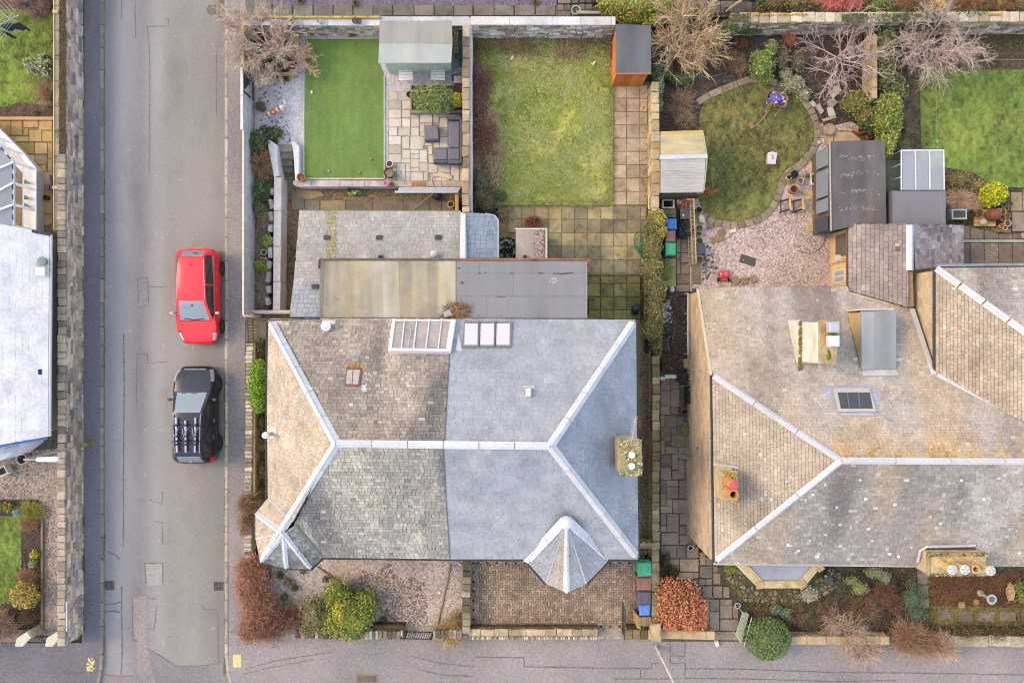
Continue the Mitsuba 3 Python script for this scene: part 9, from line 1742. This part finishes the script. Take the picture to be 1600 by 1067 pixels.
#        x    wt   zt   crown wb   zb   wm   ws
RED=[(0.0,.36,.46,.02,.44,.44,.48,.44),(.012,.46,.54,.02,.58,.50,.62,.58),(.04,.57,.64,.02,.70,.58,.74,.69),(.10,.65,.80,.04,.79,.72,.83,.78),(.17,.70,.90,.055,.86,.84,.90,.84),(.225,.74,.965,.06,.86,.92,.90,.84),(.25,.73,1.0,.05,.85,.94,.90,.84),(.325,.70,1.19,.05,.84,.955,.90,.84),(.44,.62,1.43,.045,.83,.97,.90,.84),(.60,.60,1.49,.04,.83,.99,.90,.84),(.78,.57,1.47,.035,.82,1.02,.91,.85),(.895,.53,1.40,.03,.80,1.05,.90,.84),(.925,.55,1.30,.03,.80,1.04,.89,.83),(.965,.58,1.03,.03,.72,.98,.79,.75),(.985,.54,.88,.02,.64,.80,.70,.66),(1.0,.44,.70,.02,.50,.62,.54,.50)]
def red_more(k,TR,f,L,paint):
    def q(x,t,l=.008):w_,z_,c_=float(f[0](x)),float(f[1](x)),float(f[2](x));return TR(np.array([t*w_,L*(.5-x),z_+c_*(1-t*t)+l]))
    m=MB();a=q(.80,0,.0);m.tube([a,a+[0,.16,.10]],[.03,.012],paint*.8,.05,5);put(m,'aerial_fin',k,'gloss')
    for s in (-1,1):
        m=MB().tube([q(x,s*.985,.008) for x in np.linspace(.47,.86,14)],.016,C(232,214,222),.05,5);put(m,'roof_rail',k,'metal')
    m=MB().plate([q(.4,-.12,.02),q(.4,.02,.02),q(.385,.0,.02),q(.385,-.1,.02)],.01,C(70,70,86));put(m,'sensor_housing',k,'gloss')
    m=MB().tube([q(.245,.15,.02),q(.252,-.2,.03),q(.258,-.55,.03)],.012,C(30,30,34),.1,4);put(m,'wiper',k)
    m=MB().tube([q(.246,.1,.02),q(.256,.3,.03),q(.263,.62,.03)],.012,C(30,30,34),.1,4);put(m,'wiper',k)
    m=MB().tube([q(.935,-.45,.02),q(.94,.0,.03)],.012,C(30,30,34),.1,4);put(m,'wiper',k)
    v=[TR(np.array([x,-L*.5-.012,z])) for x,z in ((-.26,.60),(.26,.60),(.26,.70),(-.26,.70))];m=MB().plate(v,.02,C(232,206,70),.05);put(m,'number_plate',k)
car('bright red compact hatchback parked at the kerb, bonnet towards the front street',-13.74,1.98,math.pi,red,RED,(.245,.44,.905,.965),(.60,.615),(226,206,212),L=4.17,
    extras=dict(mirror=(232,196,206),handles=(.56,.74),doors=(.40,.605,.79),lamps=[(.04,.125,5,9,(226,214,222),'headlight'),(.955,.985,7,9,(190,20,30),'tail_light')],lines=[([(.895,t) for t in np.linspace(-.95,.95,9)],.006,(120,16,24),'shut_line',1),([(.242,t) for t in np.linspace(-.98,.98,11)],.016,(34,32,40),'scuttle',1),([(.05+.18*u,-.55-.25*u) for u in np.linspace(0,1,8)],.008,None,'bonnet_crease',1.25),([(.05+.18*u,.55+.25*u) for u in np.linspace(0,1,8)],.008,None,'bonnet_crease',1.25)],more=red_more))
BLK=[(0.0,.40,.58,.02,.46,.54,.52,.48),(.012,.50,.66,.02,.60,.60,.64,.60),(.04,.62,.76,.02,.71,.68,.76,.71),(.09,.72,.90,.03,.80,.82,.86,.80),(.16,.76,.98,.05,.84,.92,.89,.83),(.23,.77,1.05,.055,.85,.99,.90,.84),(.262,.76,1.085,.05,.85,1.0,.90,.84),(.34,.72,1.29,.05,.84,1.02,.90,.84),(.455,.64,1.55,.045,.83,1.03,.90,.84),(.60,.62,1.60,.04,.83,1.04,.90,.84),(.78,.60,1.58,.035,.82,1.06,.91,.85),(.885,.57,1.52,.03,.81,1.09,.90,.84),(.92,.60,1.42,.03,.81,1.08,.89,.83),(.965,.62,1.12,.03,.74,1.0,.81,.76),(.985,.57,.95,.02,.66,.86,.73,.68),(1.0,.46,.74,.02,.52,.66,.57,.52)]
def blk_more(k,TR,f,L,paint):
    def q(x,t,l=.008):w_,z_,c_=float(f[0](x)),float(f[1](x)),float(f[2](x));return TR(np.array([t*w_,L*(.5-x),z_+c_*(1-t*t)+l]))
    for s in (-1,1):
        m=MB().tube([q(.47,s*.92,.02)]+[q(x,s*.92,.06) for x in np.linspace(.49,.84,10)]+[q(.86,s*.92,.02)],.024,C(214,206,226),.05,6);put(m,'roof_rail',k,'metal')
        m=MB().tube([q(.262,s*.3,.02),q(.267,s*.3-.3,.03)],.01,C(26,26,30),.1,4);put(m,'wiper',k)
    for x in (.585,.745):m=MB().tube([q(x,t,.11) for t in np.linspace(-.98,.98,9)],.026,C(40,38,50),.1,6);put(m,'crossbar',k,'gloss')
    for t in (-.68,-.02,.64):
        kk=key('cycle_carrier',k);m=MB().plate([q(x,t+d,.15) for x,d in ((.50+.03*(abs(t)<.1),-.07),(.50+.03*(abs(t)<.1),.07),(.85,.07),(.85,-.07))],.03,C(214,206,230),.1);put(m,'channel',kk,'metal')
        for x in (.575,.69,.735,.77):m=MB();a=q(x,t,.16);m.box(a,(.15,.07,.05),C(40,40,52),.1,0,.01);put(m,'clamp',kk,'gloss')
        for s in (-1,1):m=MB().tube([q(.60,t+s*.2,.12),q(.65,t+s*.1,.24),q(.69,t+s*.05,.2)],.02,C(206,206,222),.05,5);put(m,'support_arm',kk,'metal')
    m=MB().tube([q(.03,t,.01) for t in np.linspace(-.8,.8,9)],.03,C(206,200,222),.1,5);put(m,'chrome_strip',k,'metal')
    m=MB();c=q(.955,0,.01);m.box(c-[0,0,.02],(.12,.1,.03),C(176,180,150),.1);put(m,'badge',k,'metal')
car('dark navy black estate car with roof rack parked at the kerb',-13.84,-3.22,0,blk,BLK,(.258,.455,.90,.968),(.60,.615),(110,112,120),L=4.25,
    extras=dict(mirror=(84,84,100),handles=(.55,.72),doors=(.39,.6,.78),lamps=[(.03,.15,4,9,(190,186,204),'headlight'),(.905,.985,7,10,(226,30,50),'tail_light')],lines=[([(.885,t) for t in np.linspace(-.95,.95,9)],.006,(8,8,12),'shut_line',1),([(.254,t) for t in np.linspace(-.98,.98,11)],.014,(14,14,20),'scuttle',1),([(.05+.19*u,-.5-.1*u) for u in np.linspace(0,1,8)],.008,(70,70,92),'bonnet_crease',1),([(.05+.19*u,.5+.1*u) for u in np.linspace(0,1,8)],.008,(70,70,92),'bonnet_crease',1)],more=blk_more))
